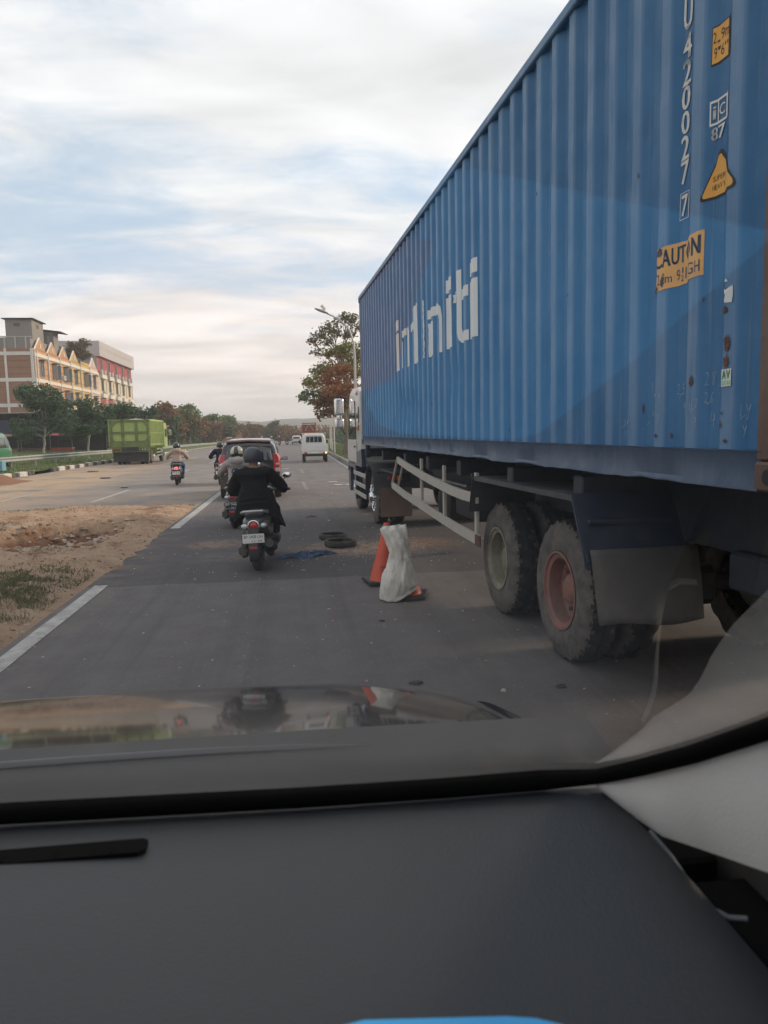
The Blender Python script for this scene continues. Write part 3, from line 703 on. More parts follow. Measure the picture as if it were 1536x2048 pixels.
# the serial number runs down the sheet; the upper part leaves the frame
def fz(px_, py_):
    """height on the container's side above the road for a photo pixel (used to read positions off the photo)"""
    d = _r * (px_ - 768) + _u * (1024 - py_) + _f * 1470
    n = Vector((math.cos(TRZ), math.sin(TRZ), 0)); O = Vector((0, 0, CAM_H)); t = (Vector((TX, TY, 0)) - O).dot(n) / d.dot(n)
    q = O + d * t - Vector((TX, TY, 0)); a = Vector((-math.sin(TRZ), math.cos(TRZ), 0))
    return q.dot(a), q.z
for ch, pa, pb in (('U', -22, 46), ('4', 57, 104), ('2', 108, 158), ('0', 160, 207), ('0', 211, 256), ('2', 260, 308), ('7', 311, 356)):
    zb = fz(1373, pb)[1]; za = fz(1373, pa)[1]
    ptext(ch, 0.752, 0.692, zb, za, LETTER, bold=True)
for ch, pa in (('U', -95), ('C', -165), ('F', -235)):
    ptext(ch, 0.755, 0.685, fz(1376, pa + 62)[1], fz(1376, pa)[1], LETTER, bold=True)
zb, za = fz(1369, 424)[1], fz(1369, 382)[1]
ptext('7', 0.742, 0.695, zb, za, LETTER, bold=True)
z0_, z1_ = fz(1369, 431)[1], fz(1369, 376)[1]
press(poly_bm(rects([(0.754, 0.758, z0_, z1_), (0.684, 0.688, z0_, z1_), (0.688, 0.754, z0_, z0_ + 0.003), (0.688, 0.754, z1_ - 0.003, z1_)])), 'painted_frame', LETTER)
# height sign
def sticker(yl, yr, zb, zt_, border=0.012, name='height_sign'):
    press(poly_bm(rects([(yr, yl, zb, zt_)])), name, INK if border else YEL, off=0.003)
    if border: press(poly_bm(rects([(yr + border, yl - border, zb + border, zt_ - border)])), name + '_face', YEL, off=0.0038)
zt_, zb_ = fz(1450, 24)[1], fz(1450, 104)[1]
sticker(0.535, 0.408, zb_, zt_, 0.007)
hh = zt_ - zb_
ptext('2,9m', 0.525, 0.412, zb_ + hh * 0.56, zb_ + hh * 0.84, INK); ptext("9'6\"", 0.515, 0.415, zb_ + hh * 0.16, zb_ + hh * 0.44, INK)
# container register mark
zt_, zb_ = fz(1445, 180)[1], fz(1445, 231)[1]
w_ = 0.010
press(poly_bm(rects([(0.525, 0.535, zb_, zt_), (0.408, 0.416, zb_, zt_), (0.416, 0.525, zb_, zb_ + w_), (0.416, 0.525, zt_ - w_, zt_), (0.468, 0.475, zb_ + w_, zt_ - w_)])), 'painted_emblem', LETTER)
ptext('i', 0.509, 0.487, zb_ + 0.026, zt_ - 0.026, LETTER, bold=True); ptext('C', 0.462, 0.424, zb_ + 0.03, zt_ - 0.03, LETTER)
ptext('87', 0.520, 0.42, fz(1445, 262)[1], fz(1445, 236)[1], LETTER, bold=True)
# super heavy triangle with rounded corners
def rtri(sc_=1.0, grow=0.0):
    c = [(0.448, fz(1448, 283)[1]), (0.595, fz(1403, 398)[1] - 0.005), (0.345, fz(1462, 372)[1])]
    gx = sum(p[0] for p in c) / 3; gz = sum(p[1] for p in c) / 3
    pts = []
    for i in range(3):
        p, a, d = Vector(c[i]), Vector(c[i - 1]), Vector(c[(i + 1) % 3])
        for k in range(6):
            t = k / 5; q = (p + (a - p).normalized() * 0.03).lerp(p, t).lerp(p.lerp(p + (d - p).normalized() * 0.03, t), t)
            pts.append(q)
    return [[(gx + (q.x - gx) * sc_, gz + (q.y - gz) * sc_ - Z0) for q in pts]]
press(poly_bm(rtri(1.1)), 'warning_triangle', INK, off=0.003); press(poly_bm(rtri(0.94)), 'warning_triangle_face', YEL, off=0.0038)
zc_ = fz(1445, 343)[1]
ptext('SUPER', 0.500, 0.409, zc_ - 0.008, zc_ + 0.014, INK); ptext('HEAVY', 0.502, 0.410, zc_ - 0.045, zc_ - 0.022, INK)
# torn caution sign
c0, c1 = 0.955, 0.555
zt_, zb_ = fz(1360, 480)[1], fz(1360, 566)[1]
torn = [(c1, zb_ + 0.004), (c0, zb_ - 0.006), (c0 + 0.004, zb_ + 0.05), (c0 - 0.006, zb_ + 0.07), (c0 + 0.002, zt_ - 0.06), (c0, zt_), (0.74, zt_ + 0.003), (0.70, zt_ - 0.003), (c1, zt_ + 0.004)]
press(poly_bm([[(a, z - Z0) for a, z in torn]]), 'caution_sign', YEL, off=0.003)
hh = zt_ - zb_
for s, a, d in (('C', 0.955, 0.908), ('A', 0.902, 0.83), ('U', 0.818, 0.755), ('T', 0.748, 0.70), ('O', 0.692, 0.672), ('N', 0.655, 0.585)):
    ptext(s, a, d, zb_ + hh * 0.52, zb_ + hh * 0.92, INK, 'printed_letter', bold=True)
for s, a, d, q0, q1 in (('2,9', 0.95, 0.885, .12, .38), ('m', 0.878, 0.815, .12, .32), ('9', 0.775, 0.745, .12, .38), ('1', 0.728, 0.718, .27, .40), ('2', 0.735, 0.715, .08, .22), ('I', 0.700, 0.692, .12, .38), ('G', 0.680, 0.64, .12, .38), ('H', 0.628, 0.585, .12, .38)):
    ptext(s, a, d, zb_ + hh * q0, zb_ + hh * q1, INK, 'printed_letter')
def splat(y, z, ry, rz, seed, mt=RUSTS, name='rust_spot', off=0.005, n=34):
    r_ = random.Random(seed)
    press(poly_bm([[(y + math.cos(k * 2 * PI / n) * ry * r_.uniform(0.45, 1.15), z - Z0 + math.sin(k * 2 * PI / n) * rz * r_.uniform(0.45, 1.15)) for k in range(n)]]), name, mt, off=off)
for i, (y, z, a, c_) in enumerate(((0.93, zt_ - 0.02, 0.028, 0.022), (0.905, zb_ + 0.035, 0.02, 0.028), (0.955, zb_ + 0.01, 0.014, 0.014), (0.59, zt_ - 0.075, 0.012, 0.010),
        (0.635, 1.955, 0.018, 0.030), (0.935, 1.70, 0.014, 0.012), (0.79, 1.70, 0.010, 0.018), (0.390, 2.245, 0.018, 0.020), (0.372, 2.10, 0.026, 0.040), (0.374, 2.02, 0.023, 0.034), (0.39, 1.80, 0.006, 0.008), (0.36, 1.68, 0.016, 0.010), (0.395, 1.75, 0.006, 0.02),
        (1.16, 3.05, 0.008, 0.016), (0.55, 2.32, 0.005, 0.02), (2.05, 2.6, 0.008, 0.014), (5.95, 2.05, 0.018, 0.03), (1.06, 1.84, 0.012, 0.03), (3.2, 1.74, 0.02, 0.02), (2.6, 3.4, 0.012, 0.014))):
    splat(y, z, a, c_, i)
def rsheet(y0, y1, z0, z1, name, mt, off=0.004):
    press(poly_bm(rects([(y1, y0, z0, z1)])), name, mt, off=off)
rsheet(0.402, 0.334, 1.915, 1.990, 'approval_sticker', WSTK); ptext('AV', 0.397, 0.339, 1.948, 1.984, GSTK, off=0.006, bold=True)
rsheet(0.396, 0.340, 1.922, 1.940, 'sticker_print', mat('pale_green_print', (0.30, 0.50, 0.34), 0.6, var=0.3, vscale=120), off=0.0055)
press(poly_bm([[(0.400, 2.275 - Z0), (0.345, 2.268 - Z0), (0.338, 2.30 - Z0), (0.340, 2.338 - Z0), (0.402, 2.333 - Z0), (0.393, 2.305 - Z0)]]), 'torn_sticker', WSTK)
press(poly_bm([[(0.400, 2.362 - Z0), (0.375, 2.360 - Z0), (0.392, 2.376 - Z0)]]), 'torn_sticker', WSTK)
# scratched and chalked tally marks low on the sheet
chalk_n = 0
def chalk(pts, wd=0.0035):
    bm = bmesh.new()
    for (a, c_), (d, e_) in zip(pts[:-1], pts[1:]):
        v = Vector((d - a, e_ - c_)); 
        if v.length < 1e-4: continue
        n_ = Vector((-v.y, v.x)).normalized() * wd / 2
        bm.faces.new([bm.verts.new((a - n_.x, c_ - n_.y - Z0, 0)), bm.verts.new((d - n_.x, e_ - n_.y - Z0, 0)), bm.verts.new((d + n_.x, e_ + n_.y - Z0, 0)), bm.verts.new((a + n_.x, c_ + n_.y - Z0, 0))])
    return bm
digits = {'2': [(0, .8), (.3, 1), (.7, .9), (.6, .55), (0, 0), (.4, .12), (.9, 0)], '8': [(.6, 1), (.1, .85), (.7, .4), (.4, 0), (.1, .3), (.8, .8), (.6, 1)], '5': [(.9, 1), (.2, .95), (.15, .55), (.7, .5), (.6, .1), (0, 0)],
          '6': [(.8, 1), (.2, .5), (.2, .1), (.6, 0), (.8, .35), (.3, .45)], '4': [(.3, 1), (.05, .4), (.9, .5), (.7, .9), (.6, 0)], '7': [(0, .95), (.8, 1), (.3, 0)], '1': [(.4, 1), (.35, 0)], 'Y': [(0, 1), (.4, .5), (.9, 1), (.2, -.2)], '-': [(0, .3), (1, .7)], '9': [(.8, .8), (.3, 1), (.2, .6), (.8, .7), (.5, 0)]}
for s, y, z, sz in (('28', 0.52, 1.93, 0.06), ('26', 0.52, 1.85, 0.05), ('-', 0.50, 1.825, 0.06), ('4', 0.47, 1.74, 0.07), ('25', 0.745, 1.90, 0.05), ('-', 0.73, 1.87, 0.05), ('94', 0.69, 1.80, 0.055), ('17', 0.63, 1.83, 0.04), ('-', 0.62, 1.80, 0.04), ('4', 0.61, 1.74, 0.055),
                    ('79', 0.965, 1.86, 0.05), ('6', 0.97, 1.80, 0.055), ('8', 0.93, 1.76, 0.05), ('-', 1.02, 1.735, 0.06), ('1', 0.985, 1.92, 0.06), ('29', 1.27, 1.75, 0.035), ('-', 1.29, 1.725, 0.06), ('15', 1.265, 1.695, 0.03), ('1Y', 0.27, 1.78, 0.055), ('-', 0.26, 1.755, 0.05), ('Y', 0.24, 1.70, 0.045)):
    for k, ch in enumerate(s):
        press(chalk([(y - (px_ * 0.6 + k * 0.85) * sz, z + py_ * sz) for px_, py_ in digits[ch]], 0.0022), 'chalk_mark', CHALK, off=0.004)

# ------------------------------------------------------------------ trailer and tractor
truck = thing('semi_trailer_truck', 'white cab semi-trailer truck stopped under the blue container on the right', 'truck', (TX, TY, 0), TRZ)
TYRE_D = mat('dusty_truck_tyre', (0.060, 0.054, 0.050), 0.85, var=0.22, vscale=10, dirt=(0.135, 0.116, 0.10), dirt_amt=0.8, dirt_scale=7, bump=0.2)
TYRE_T = mat('tyre_tread', (0.018, 0.017, 0.017), 0.85, var=0.3, dirt=(0.07, 0.058, 0.048), dirt_amt=0.3, dirt_scale=9)
RIM_O = mat('olive_rim', (0.25, 0.23, 0.165), 0.65, var=0.25, dirt=(0.14, 0.115, 0.09), dirt_amt=0.5)
RIM_R = mat('red_brown_rim', (0.25, 0.105, 0.082), 0.7, var=0.25, dirt=(0.15, 0.11, 0.09), dirt_amt=0.6)
FEND = mat('fender_steel', (0.050, 0.052, 0.060), 0.55, 0.1, var=0.25, vscale=4, dirt=(0.13, 0.115, 0.10), dirt_amt=0.28, dirt_scale=2, bump=0.15)
FENDN = mat('fender_navy', (0.022, 0.032, 0.055), 0.5, 0.1, var=0.25, dirt=(0.10, 0.09, 0.08), dirt_amt=0.2, dirt_scale=3)
FLAP = mat('rubber_flap', (0.075, 0.070, 0.067), 0.7, var=0.25, vscale=3, dirt=(0.14, 0.12, 0.10), dirt_amt=0.3, dirt_scale=2)
GUARD = mat('guard_cream', (0.42, 0.39, 0.34), 0.55, var=0.1, dirt=(0.19, 0.12, 0.075), dirt_amt=0.2, dirt_scale=4)
CHASS = mat('chassis_navy', (0.024, 0.03, 0.042), 0.6, 0.1, var=0.3, dirt=(0.09, 0.07, 0.055), dirt_amt=0.3)
def truck_wheel(parent, x, y, rad, wd, rim, side=-1, lug=True, n=96, rim_r=None, nuts=True, deep=0.13, name='wheel', mats=None):
    """side -1: outer face looks to -X. parts: wheel (tyre) > rim"""
    rr_ = rim_r or rad * 0.545; s = side
    sw = [(0.030, rr_), (0.012, rr_ + 0.014), (0.004, rr_ + 0.05), (0.0, rr_ + 0.10), (0.004, rad - 0.115), (0.012, rad - 0.085), (0.014, rad - 0.07), (0.030, rad - 0.03), (0.045, rad - 0.008), (0.075, rad), (0.11, rad)]
    prof = [(wd - a, r) for a, r in sw]
    prof = sw + [(wd / 2 - 0.008, rad), (wd / 2, rad - 0.012), (wd / 2 + 0.008, rad)] + prof[::-1]
    def md(i, k, a, r):
        if not lug: return 0
        edge = min(a, wd - a); blk = (k % 4) in (0, 1)
        if edge <= 0.035: return 0.0 if blk else -0.016
        if edge <= 0.12: return 0.004 if blk else -0.018
        return 0
    prof2 = [(-s * a, r) for a, r in prof]
    b = B(); b.lathe(prof2, n, 'X', mod=lambda i, k, a, r: md(i, k, abs(a), r) if abs(r) > rad - 0.06 else 0)
    for f in b.bm.faces:
        c_ = f.calc_center_median()
        f.material_index = 1 if math.hypot(c_.y, c_.z) > rad - 0.022 else 0
    w_ = obj(name, b, mats or [TYRE_D, TYRE_T], parent, loc=(x, y, rad), ang=30, fix=True)
    w_.rotation_euler = (random.Random(int(y * 100)).uniform(0, 6), 0, 0)
    b = B()
    if deep > 0:
        pr = [(0.030, rr_ + 0.002), (0.006, rr_ + 0.008), (0.004, rr_ - 0.008), (0.02, rr_ - 0.016), (0.03, rr_ - 0.045), (0.05, rr_ - 0.05), (deep, rr_ - 0.055), (deep + 0.015, rr_ - 0.075), (deep + 0.02, rr_ * 0.45), (deep + 0.015, rr_ * 0.40), (deep - 0.03, rr_ * 0.38), (deep - 0.05, rr_ * 0.30), (deep - 0.06, rr_ * 0.22), (deep - 0.06, 0.001)]
    else:
        pr = [(0.030, rr_ + 0.002), (0.006, rr_ + 0.008), (0.004, rr_ - 0.01), (0.03, rr_ - 0.03), (0.055, rr_ - 0.05), (0.03, rr_ * 0.62), (-0.02, rr_ * 0.45), (-0.03, rr_ * 0.38), (-0.06, rr_ * 0.33), (-0.075, rr_ * 0.2), (-0.08, 0.001)]
    b.lathe([(-s * a, r) for a, r in pr], 40, 'X')
    rm = obj('rim', b, rim, w_)
    if nuts:
        b = B(); ax = (deep + 0.02 if deep > 0 else -0.0)
        for k in range(10):
            t = 2 * PI * k / 10; q = rr_ * (0.60 if deep > 0 else 0.55)
            b.cyl((-s * ax, q * math.cos(t), q * math.sin(t)), (-s * (ax - 0.035), q * math.cos(t), q * math.sin(t)), 0.017, n=6)
        if deep > 0:
            for k in range(8):                                  # hand holes
                t = 2 * PI * k / 8; q = rr_ * 0.74
        tagp = obj('wheel_nuts', b, rim if deep > 0 else CHROME, rm); tagp['kind'] = 'stuff'
    return w_
RAD = 0.535
for yy, rim in ((2.61, RIM_R), (4.09, RIM_O)):
    w_ = truck_wheel(truck, 0.17, yy, RAD, 0.27, rim, -1, lug=True)
    w_['label'] = 'outer wheel with red brown rim' if rim is RIM_R else 'outer wheel with olive rim and blocky tread'
    truck_wheel(truck, 0.49, yy, RAD, 0.27, RIM_O, -1, lug=True, n=60, nuts=False)
    truck_wheel(truck, CW - 0.17, yy, RAD, 0.27, RIM_O, 1, n=60, nuts=False); truck_wheel(truck, CW - 0.49, yy, RAD, 0.27, RIM_O, 1, n=60, nuts=False)
    b = B(); b.cyl((0.3, yy, RAD), (CW - 0.3, yy, RAD), 0.075, n=14); b.box((CW / 2, yy, RAD), (0.4, 0.3, 0.3), bev=0.05)
    obj('axle', b, DARKM, truck)
# chassis beams with gooseneck, cross members
for x in (0.72, CW - 0.72):
    b = B(); b.prism([(-0.1, 1.47), (12.2, 1.47), (12.2, 1.28), (9.6, 1.26), (8.8, 1.02), (0.3, 1.02), (-0.1, 1.2)], x - 0.06, x + 0.06, 'YZ'); obj('chassis_beam', b, CHASS, truck)
for y in (0.0, 2.0, 3.35, 5.0, 6.5, 8.0, 10.0, 12.1):
    b = B(); b.box((CW / 2, y, 1.36), (CW - 0.1, 0.14, 0.16), bev=0.01); obj('cross_member', b, CHASS, truck)
for y in (1.3, 2.0, 2.7, 3.4, 4.1, 4.8):                        # leaf spring hangers
    b = B(); b.box((0.78, y, 0.92), (0.09, 0.10, 0.26), bev=0.01); obj('spring_hanger', b, DARKM, truck)
b = B(); b.tube([(0.78, 1.9, 0.86), (0.78, 2.61, 0.70), (0.78, 3.3, 0.86)], 0.04, 6); b.tube([(0.78, 3.4, 0.86), (0.78, 4.09, 0.70), (0.78, 4.8, 0.86)], 0.04, 6); obj('leaf_spring', b, DARKM, truck)
# fender over the tandem: sloping front plate, sagging top, sloping rear plate, hung rubber flap
for x0, x1, sgn in ((-0.04, 0.62, 1), (CW + 0.04, CW - 0.62, -1)):
    b = B()
    prof = [(4.30, 0.98), (4.28, 1.02), (4.17, 1.30), (4.10, 1.325), (3.6, 1.322), (3.0, 1.315), (2.4, 1.318), (1.95, 1.325), (1.87, 1.31)]
    rg = []
    for y, z in prof: rg.append((y, z))
    b.prism(rg + [(y, z - 0.012) for y, z in rg[::-1]], x0, x1, 'YZ')
    b.box((x0 + 0.008 * sgn, 3.0, 1.302), (0.012, 2.2, 0.035))
    obj('fender', b, FEND, truck)
    b = B(); b.prism([(1.87, 1.335), (1.885, 1.33), (1.70, 1.0), (1.665, 0.88), (1.65, 0.885), (1.69, 1.01)], x0 - 0.01 * sgn, x1 + 0.02 * sgn, 'YZ')
    for z, dy in ((1.17, 0.795), (0.98, 0.70)):
        pass
    b.box(((x0 + x1) / 2, 1.75, 1.16), (abs(x1 - x0) * 0.86, 0.03, 0.035), rot=(0.5, 0, 0), bev=0.008)
    b.box((x0 + 0.006 * sgn, 1.77, 1.12), (0.014, 0.05, 0.46), rot=(-0.5, 0, 0))
    obj('rear_fender_plate', b, FENDN, truck)
    b = B()
    b.grid(10, 12, lambda u, v: (x0 + 0.02 * sgn + (x1 - x0 + 0.06 * sgn) * u + 0.03 * sgn * v * (1 - u) , 1.655 - 0.10 * v + 0.02 * math.sin(u * 5 + v * 2) * v, 1.0 - 0.46 * v + 0.012 * math.sin(u * 7) * v))
    ob = obj('mud_flap', b, FLAP, truck); sm = ob.modifiers.new('thick', 'SOLIDIFY'); sm.thickness = 0.01
    b = B(); b.box(((x0 + x1) / 2, 1.655, 0.94), (abs(x1 - x0) * 0.8, 0.018, 0.03), bev=0.005); obj('flap_strip', b, FENDN, truck)
# rear cross bumper and lamps, low under the door end
b = B(); b.box((CW / 2, 0.02, 0.62), (CW - 0.1, 0.10, 0.14), bev=0.02); obj('rear_bumper', b, CHASS, truck)
b = B(); b.prism([(0.0, 1.3), (1.5, 1.28), (1.45, 1.0), (0.0, 0.86)], 0.78, 0.84, 'YZ'); obj('side_plate', b, FENDN, truck)
b = B(); b.box((CW / 2, 0.9, 0.94), (1.3, 0.5, 0.22), bev=0.02); obj('tool_box', b, CHASS, truck)
# bent side guard
def rail(name, pts, hgt, th=0.028):
    b = B(); rg = []
    for (y, z, x) in pts:
        rg.append([(x - th / 2, y, z - hgt / 2), (x + th / 2, y, z - hgt / 2), (x + th / 2, y, z + hgt / 2), (x - th / 2, y, z + hgt / 2)])
    b.rings(rg); return obj(name, b, GUARD, truck, ang=20)
XG = 0.03
rail('guard_rail', [(8.42, 1.335, XG), (7.6, 1.265, XG - 0.01), (7.04, 1.218, XG), (6.5, 1.185, XG - 0.015), (5.78, 1.14, XG - 0.01), (5.2, 1.105, XG), (4.74, 1.095, XG), (4.24, 1.10, XG)], 0.10)
rail('guard_rail', [(8.95, 0.92, XG), (7.9, 0.86, XG - 0.02), (6.7, 0.80, XG - 0.01), (5.9, 0.755, XG), (5.02, 0.72, XG), (4.18, 0.70, XG)], 0.10)
b = B(); b.box((XG - 0.018, 4.17, 0.70), (0.012, 0.16, 0.105)); obj('rusty_end_plate', b, RUSTS, truck)
b = B(); b.rings([[(XG - 0.018, y, z - 0.04), (XG - 0.014, y, z - 0.04), (XG - 0.014, y, z + 0.04), (XG - 0.018, y, z + 0.04)] for y, z in ((6.17, 1.163), (5.78, 1.14), (5.52, 1.124))])
obj('reflector', b, mat('faded_reflector', (0.40, 0.16, 0.05), 0.5, var=0.3, vscale=12), truck)
b = B(); b.tube([(XG, 8.42, 1.37), (XG, 8.95, 0.93)], 0.022, 6); b.tube([(XG + 0.03, 8.15, 1.30), (XG + 0.03, 8.62, 0.90)], 0.018, 6); obj('guard_end_bar', b, GUARD, truck)
for y, z0, z1 in ((6.9, 0.85, 1.40), (5.67, 0.75, 1.36), (4.37, 0.72, 1.34)):
    b = B(); b.box((XG + 0.035, y, (z0 + z1) / 2), (0.035, 0.06, z1 - z0), bev=0.004); obj('guard_post', b, GUARD, truck)
b = B()
for y in (4.5, 5.7, 6.9, 8.3): b.box((0.4, y, 1.30), (0.7, 0.05, 0.05))
obj('guard_bracket', b, CHASS, truck)
# under-body clutter: landing legs, air tank, spare wheel, hoses
for x in (0.9, CW - 0.9):
    b = B(); b.box((x, 7.9, 0.98), (0.12, 0.12, 0.70), bev=0.01); b.box((x, 7.9, 0.62), (0.09, 0.09, 0.3), bev=0.01); b.box((x, 7.9, 0.47), (0.24, 0.24, 0.03), bev=0.01); obj('landing_leg', b, DARKM, truck)
b = B(); b.cyl((0.45, 4.9, 0.80), (1.3, 4.9, 0.80), 0.15, n=20); b.ball((0.45, 4.9, 0.80), 0.149, 16, (0.35, 1, 1)); obj('air_tank', b, DARKM, truck)
b = B(); b.box((0.75, 5.9, 0.86), (0.75, 0.9, 0.30), bev=0.03); b.box((0.6, 6.9, 0.78), (0.5, 0.6, 0.36), bev=0.03); obj('tool_locker', b, DARKM, truck)
b = B(); b.tube([(0.5, 4.4, 1.0), (0.5, 5.2, 0.86), (0.55, 6.0, 1.02), (0.6, 7.2, 0.95), (0.6, 8.4, 1.05)], 0.016, 6); b.tube([(0.7, 7, 1.1), (0.7, 8.5, 0.95), (0.8, 10, 1.15), (0.8, 12.3, 1.3)], 0.014, 6); obj('air_hose', b, mat('red_hose', (0.30, 0.05, 0.03), 0.5), truck)
b = B(); b.cyl((0.5, 6.2, 1.06), (0.5, 8.0, 1.06), 0.03, n=8); b.cyl((0.62, 5.4, 0.98), (0.62, 8.6, 0.98), 0.022, n=8); obj('pipe', b, STEEL, truck)
# tractor
CABW = mat('cab_white', (0.55, 0.54, 0.52), 0.35, var=0.06, coat=0.4, dirt=(0.27, 0.23, 0.19), dirt_amt=0.22, dirt_scale=2)
NAVY = mat('cab_navy', (0.022, 0.035, 0.07), 0.35, coat=0.4, var=0.2, dirt=(0.12, 0.10, 0.08), dirt_amt=0.25)
def wbox(b, x0, x1, poly): b.prism(poly, x0, x1, 'YZ')
cabp = [(12.78, 1.05), (12.62, 1.15), (12.58, 2.45), (12.66, 2.62), (12.95, 2.72), (13.8, 2.74), (14.35, 2.64), (14.62, 2.40), (14.95, 1.75), (15.05, 1.45), (15.08, 1.05)]
b = B()
ringsC = []
for x, k in ((0.03, 0.985), (0.10, 1.0), (CW - 0.10, 1.0), (CW - 0.03, 0.985)):
    ringsC.append([(x, 13.8 + (y - 13.8) * k, 1.9 + (z - 1.9) * k) for y, z in cabp])
b.rings(ringsC); obj('cab', b, CABW, truck)
b = B(); wbox(b, 0.05, CW - 0.05, [(15.03, 1.52), (15.13, 1.50), (15.15, 0.55), (15.0, 0.40), (14.75, 0.40), (14.75, 1.1), (15.02, 1.1)]); obj('bumper', b, NAVY, truck)
b = B(); wbox(b, 0.012, 0.02, [(13.35, 1.62), (14.72, 1.62), (14.70, 1.85), (14.42, 2.40), (14.2, 2.46), (13.48, 2.46)]); obj('side_window', b, GLASS, truck)
b = B(); wbox(b, 0.012, 0.02, [(12.86, 1.96), (13.18, 1.96), (13.18, 2.30), (12.86, 2.30)]); obj('quarter_window', b, GLASS, truck)
b = B(); wbox(b, 0.008, 0.02, [(12.86, 1.82), (13.2, 1.82), (13.2, 1.93), (12.86, 1.93)]); obj('side_marker', b, AMBER, truck)
b = B(); wbox(b, 0.006, 0.026, [(13.25, 1.12), (14.80, 1.12), (14.76, 1.50), (14.70, 1.58), (13.25, 1.58)]); dr = obj('door', b, CABW, truck)
b = B(); b.box((0.0, 13.45, 1.46), (0.03, 0.18, 0.04), bev=0.008); obj('door_handle', b, BLACK, dr)
b = B(); b.quad([(0.25, 14.66, 2.36), (CW - 0.25, 14.66, 2.36), (CW - 0.2, 14.97, 1.78), (0.2, 14.97, 1.78)]); obj('windscreen', b, GLASS, truck)
b = B(); wbox(b, 0.03, 0.6, [(13.55, 0.95), (13.7, 1.12), (15.05, 1.12), (15.1, 0.95), (15.02, 0.88), (14.92, 0.98), (14.05, 0.98), (13.85, 0.80), (13.75, 0.3), (13.65, 0.3)]); obj('front_fender', b, NAVY, truck)
b = B(); wbox(b, 0.02, 0.10, [(12.5, 1.05), (13.5, 1.05), (13.6, 1.30), (12.55, 1.42)]); obj('cab_skirt', b, NAVY, truck)
b = B(); b.ball((0.02, 13.12, 2.60), 0.05, 12, (0.5, 1, 1)); b.cyl((-0.002, 13.12, 2.60), (0.02, 13.12, 2.60), 0.055, n=14); obj('roof_lamp', b, CLEARL, truck)
for z in (0.88, 0.66, 0.46):
    b = B(); b.box((0.035, 13.0, z), (0.03, 1.9, 0.085), bev=0.005); obj('side_rail', b, GUARD, truck)
b = B()
for y in (12.2, 13.0, 13.8): b.box((0.07, y, 0.68), (0.04, 0.05, 0.56))
obj('side_rail_post', b, CHASS, truck)
b = B(); b.cyl((0.42, 12.25, 0.72), (0.42, 13.45, 0.72), 0.27, n=24); obj('fuel_tank', b, STEEL, truck)
for x in (0.78, CW - 0.78):
    b = B(); b.box((x, 12.0, 0.92), (0.09, 6.0, 0.25), bev=0.01); obj('tractor_beam', b, CHASS, truck)
b = B(); b.cyl((CW / 2, 11.0, 1.12), (CW / 2, 11.0, 1.26), 0.45, n=24); obj('fifth_wheel', b, DARKM, truck)
truck_wheel(truck, 0.14, 14.40, 0.50, 0.26, CHROME, -1, n=64, deep=0)
truck_wheel(truck, CW - 0.14, 14.40, 0.50, 0.26, STEEL, 1, n=48, deep=0)
for x, s in ((0.09, -1), (CW - 0.09, 1)):
    truck_wheel(truck, x, 11.45, 0.52, 0.27, CHROME, s, n=64, deep=0.001 if s < 0 else 0.1); truck_wheel(truck, x - s * 0.31, 11.45, 0.52, 0.27, STEEL, s, n=40, nuts=False)
    # chromed outer hub and spokes visible on the near side
    b = B()
    for k in range(10):
        t = 2 * PI * k / 10
        b.box((x + s * 0.0 + (-0.012 if s < 0 else 0.012), 11.45 + 0.19 * math.cos(t), 0.52 + 0.19 * math.sin(t)), (0.05, 0.11, 0.035), rot=(t, 0, 0), bev=0.01)
    b.cyl((x + 0.08 * s, 11.45, 0.52), (x - 0.02 * s, 11.45, 0.52), 0.08, 0.11, n=16)
    obj('hub_cover', b, CHROME, truck)
b = B(); rg = []
for k in range(13):
    t = PI * (0.02 + 0.96 * k / 12)
    rg.append([(0.02, 11.45 + q * math.cos(t), 0.56 + q * math.sin(t)) for q in (0.60,)] + [(0.66, 11.45 + 0.60 * math.cos(t), 0.56 + 0.60 * math.sin(t)), (0.66, 11.45 + 0.575 * math.cos(t), 0.56 + 0.575 * math.sin(t)), (0.02, 11.45 + 0.575 * math.cos(t), 0.56 + 0.575 * math.sin(t))])
b.rings(rg); obj('drive_fender', b, FEND, truck)
b = B(); b.box((0.43, 10.84, 0.46), (0.60, 0.014, 0.55), bev=0.004); obj('mud_flap', b, mat('brown_mud_flap', (0.13, 0.085, 0.06), 0.6, var=0.25, vscale=3), truck)
b = B(); b.box((0.45, 10.68, 0.92), (0.42, 0.05, 0.12), bev=0.01); b.box((0.35, 10.7, 1.02), (0.6, 0.04, 0.04)); lb = obj('lamp_bar', b, CHASS, truck)
b = B(); b.box((0.32, 10.64, 0.92), (0.12, 0.03, 0.09), bev=0.008); obj('tail_light', b, REDL, lb)
b = B(); b.box((0.46, 10.64, 0.92), (0.10, 0.03, 0.09), bev=0.008); obj('tail_light', b, AMBER, lb)
b = B(); b.box((0.6, 9.6, 1.10), (1.1, 1.5, 0.03)); obj('catwalk', b, DARKM, truck)
# exhaust stack, snorkel, mirrors on long arms
b = B(); b.tube([(0.15, 12.45, 1.25), (0.15, 12.45, 1.9)], 0.05, 10); obj('exhaust', b, DARKM, truck)
b = B(); b.tube([(0.04, 14.55, 2.55), (-0.08, 14.85, 2.62), (-0.14, 14.9, 2.58), (-0.15, 14.9, 1.95), (-0.05, 14.85, 1.72)], 0.014, 6); arm = obj('mirror_arm', b, BLACK, truck)
for z, hz in ((2.37, 0.40), (1.98, 0.24)):
    b = B(); b.box((-0.17, 14.92, z), (0.22, 0.14, hz), bev=0.06, seg=3); mm = obj('mirror_housing', b, CHROME, truck)
    b = B(); b.box((-0.17, 14.848, z - .02), (0.13, 0.004, hz - 0.14)); obj('mirror_glass', b, CHROME, mm)
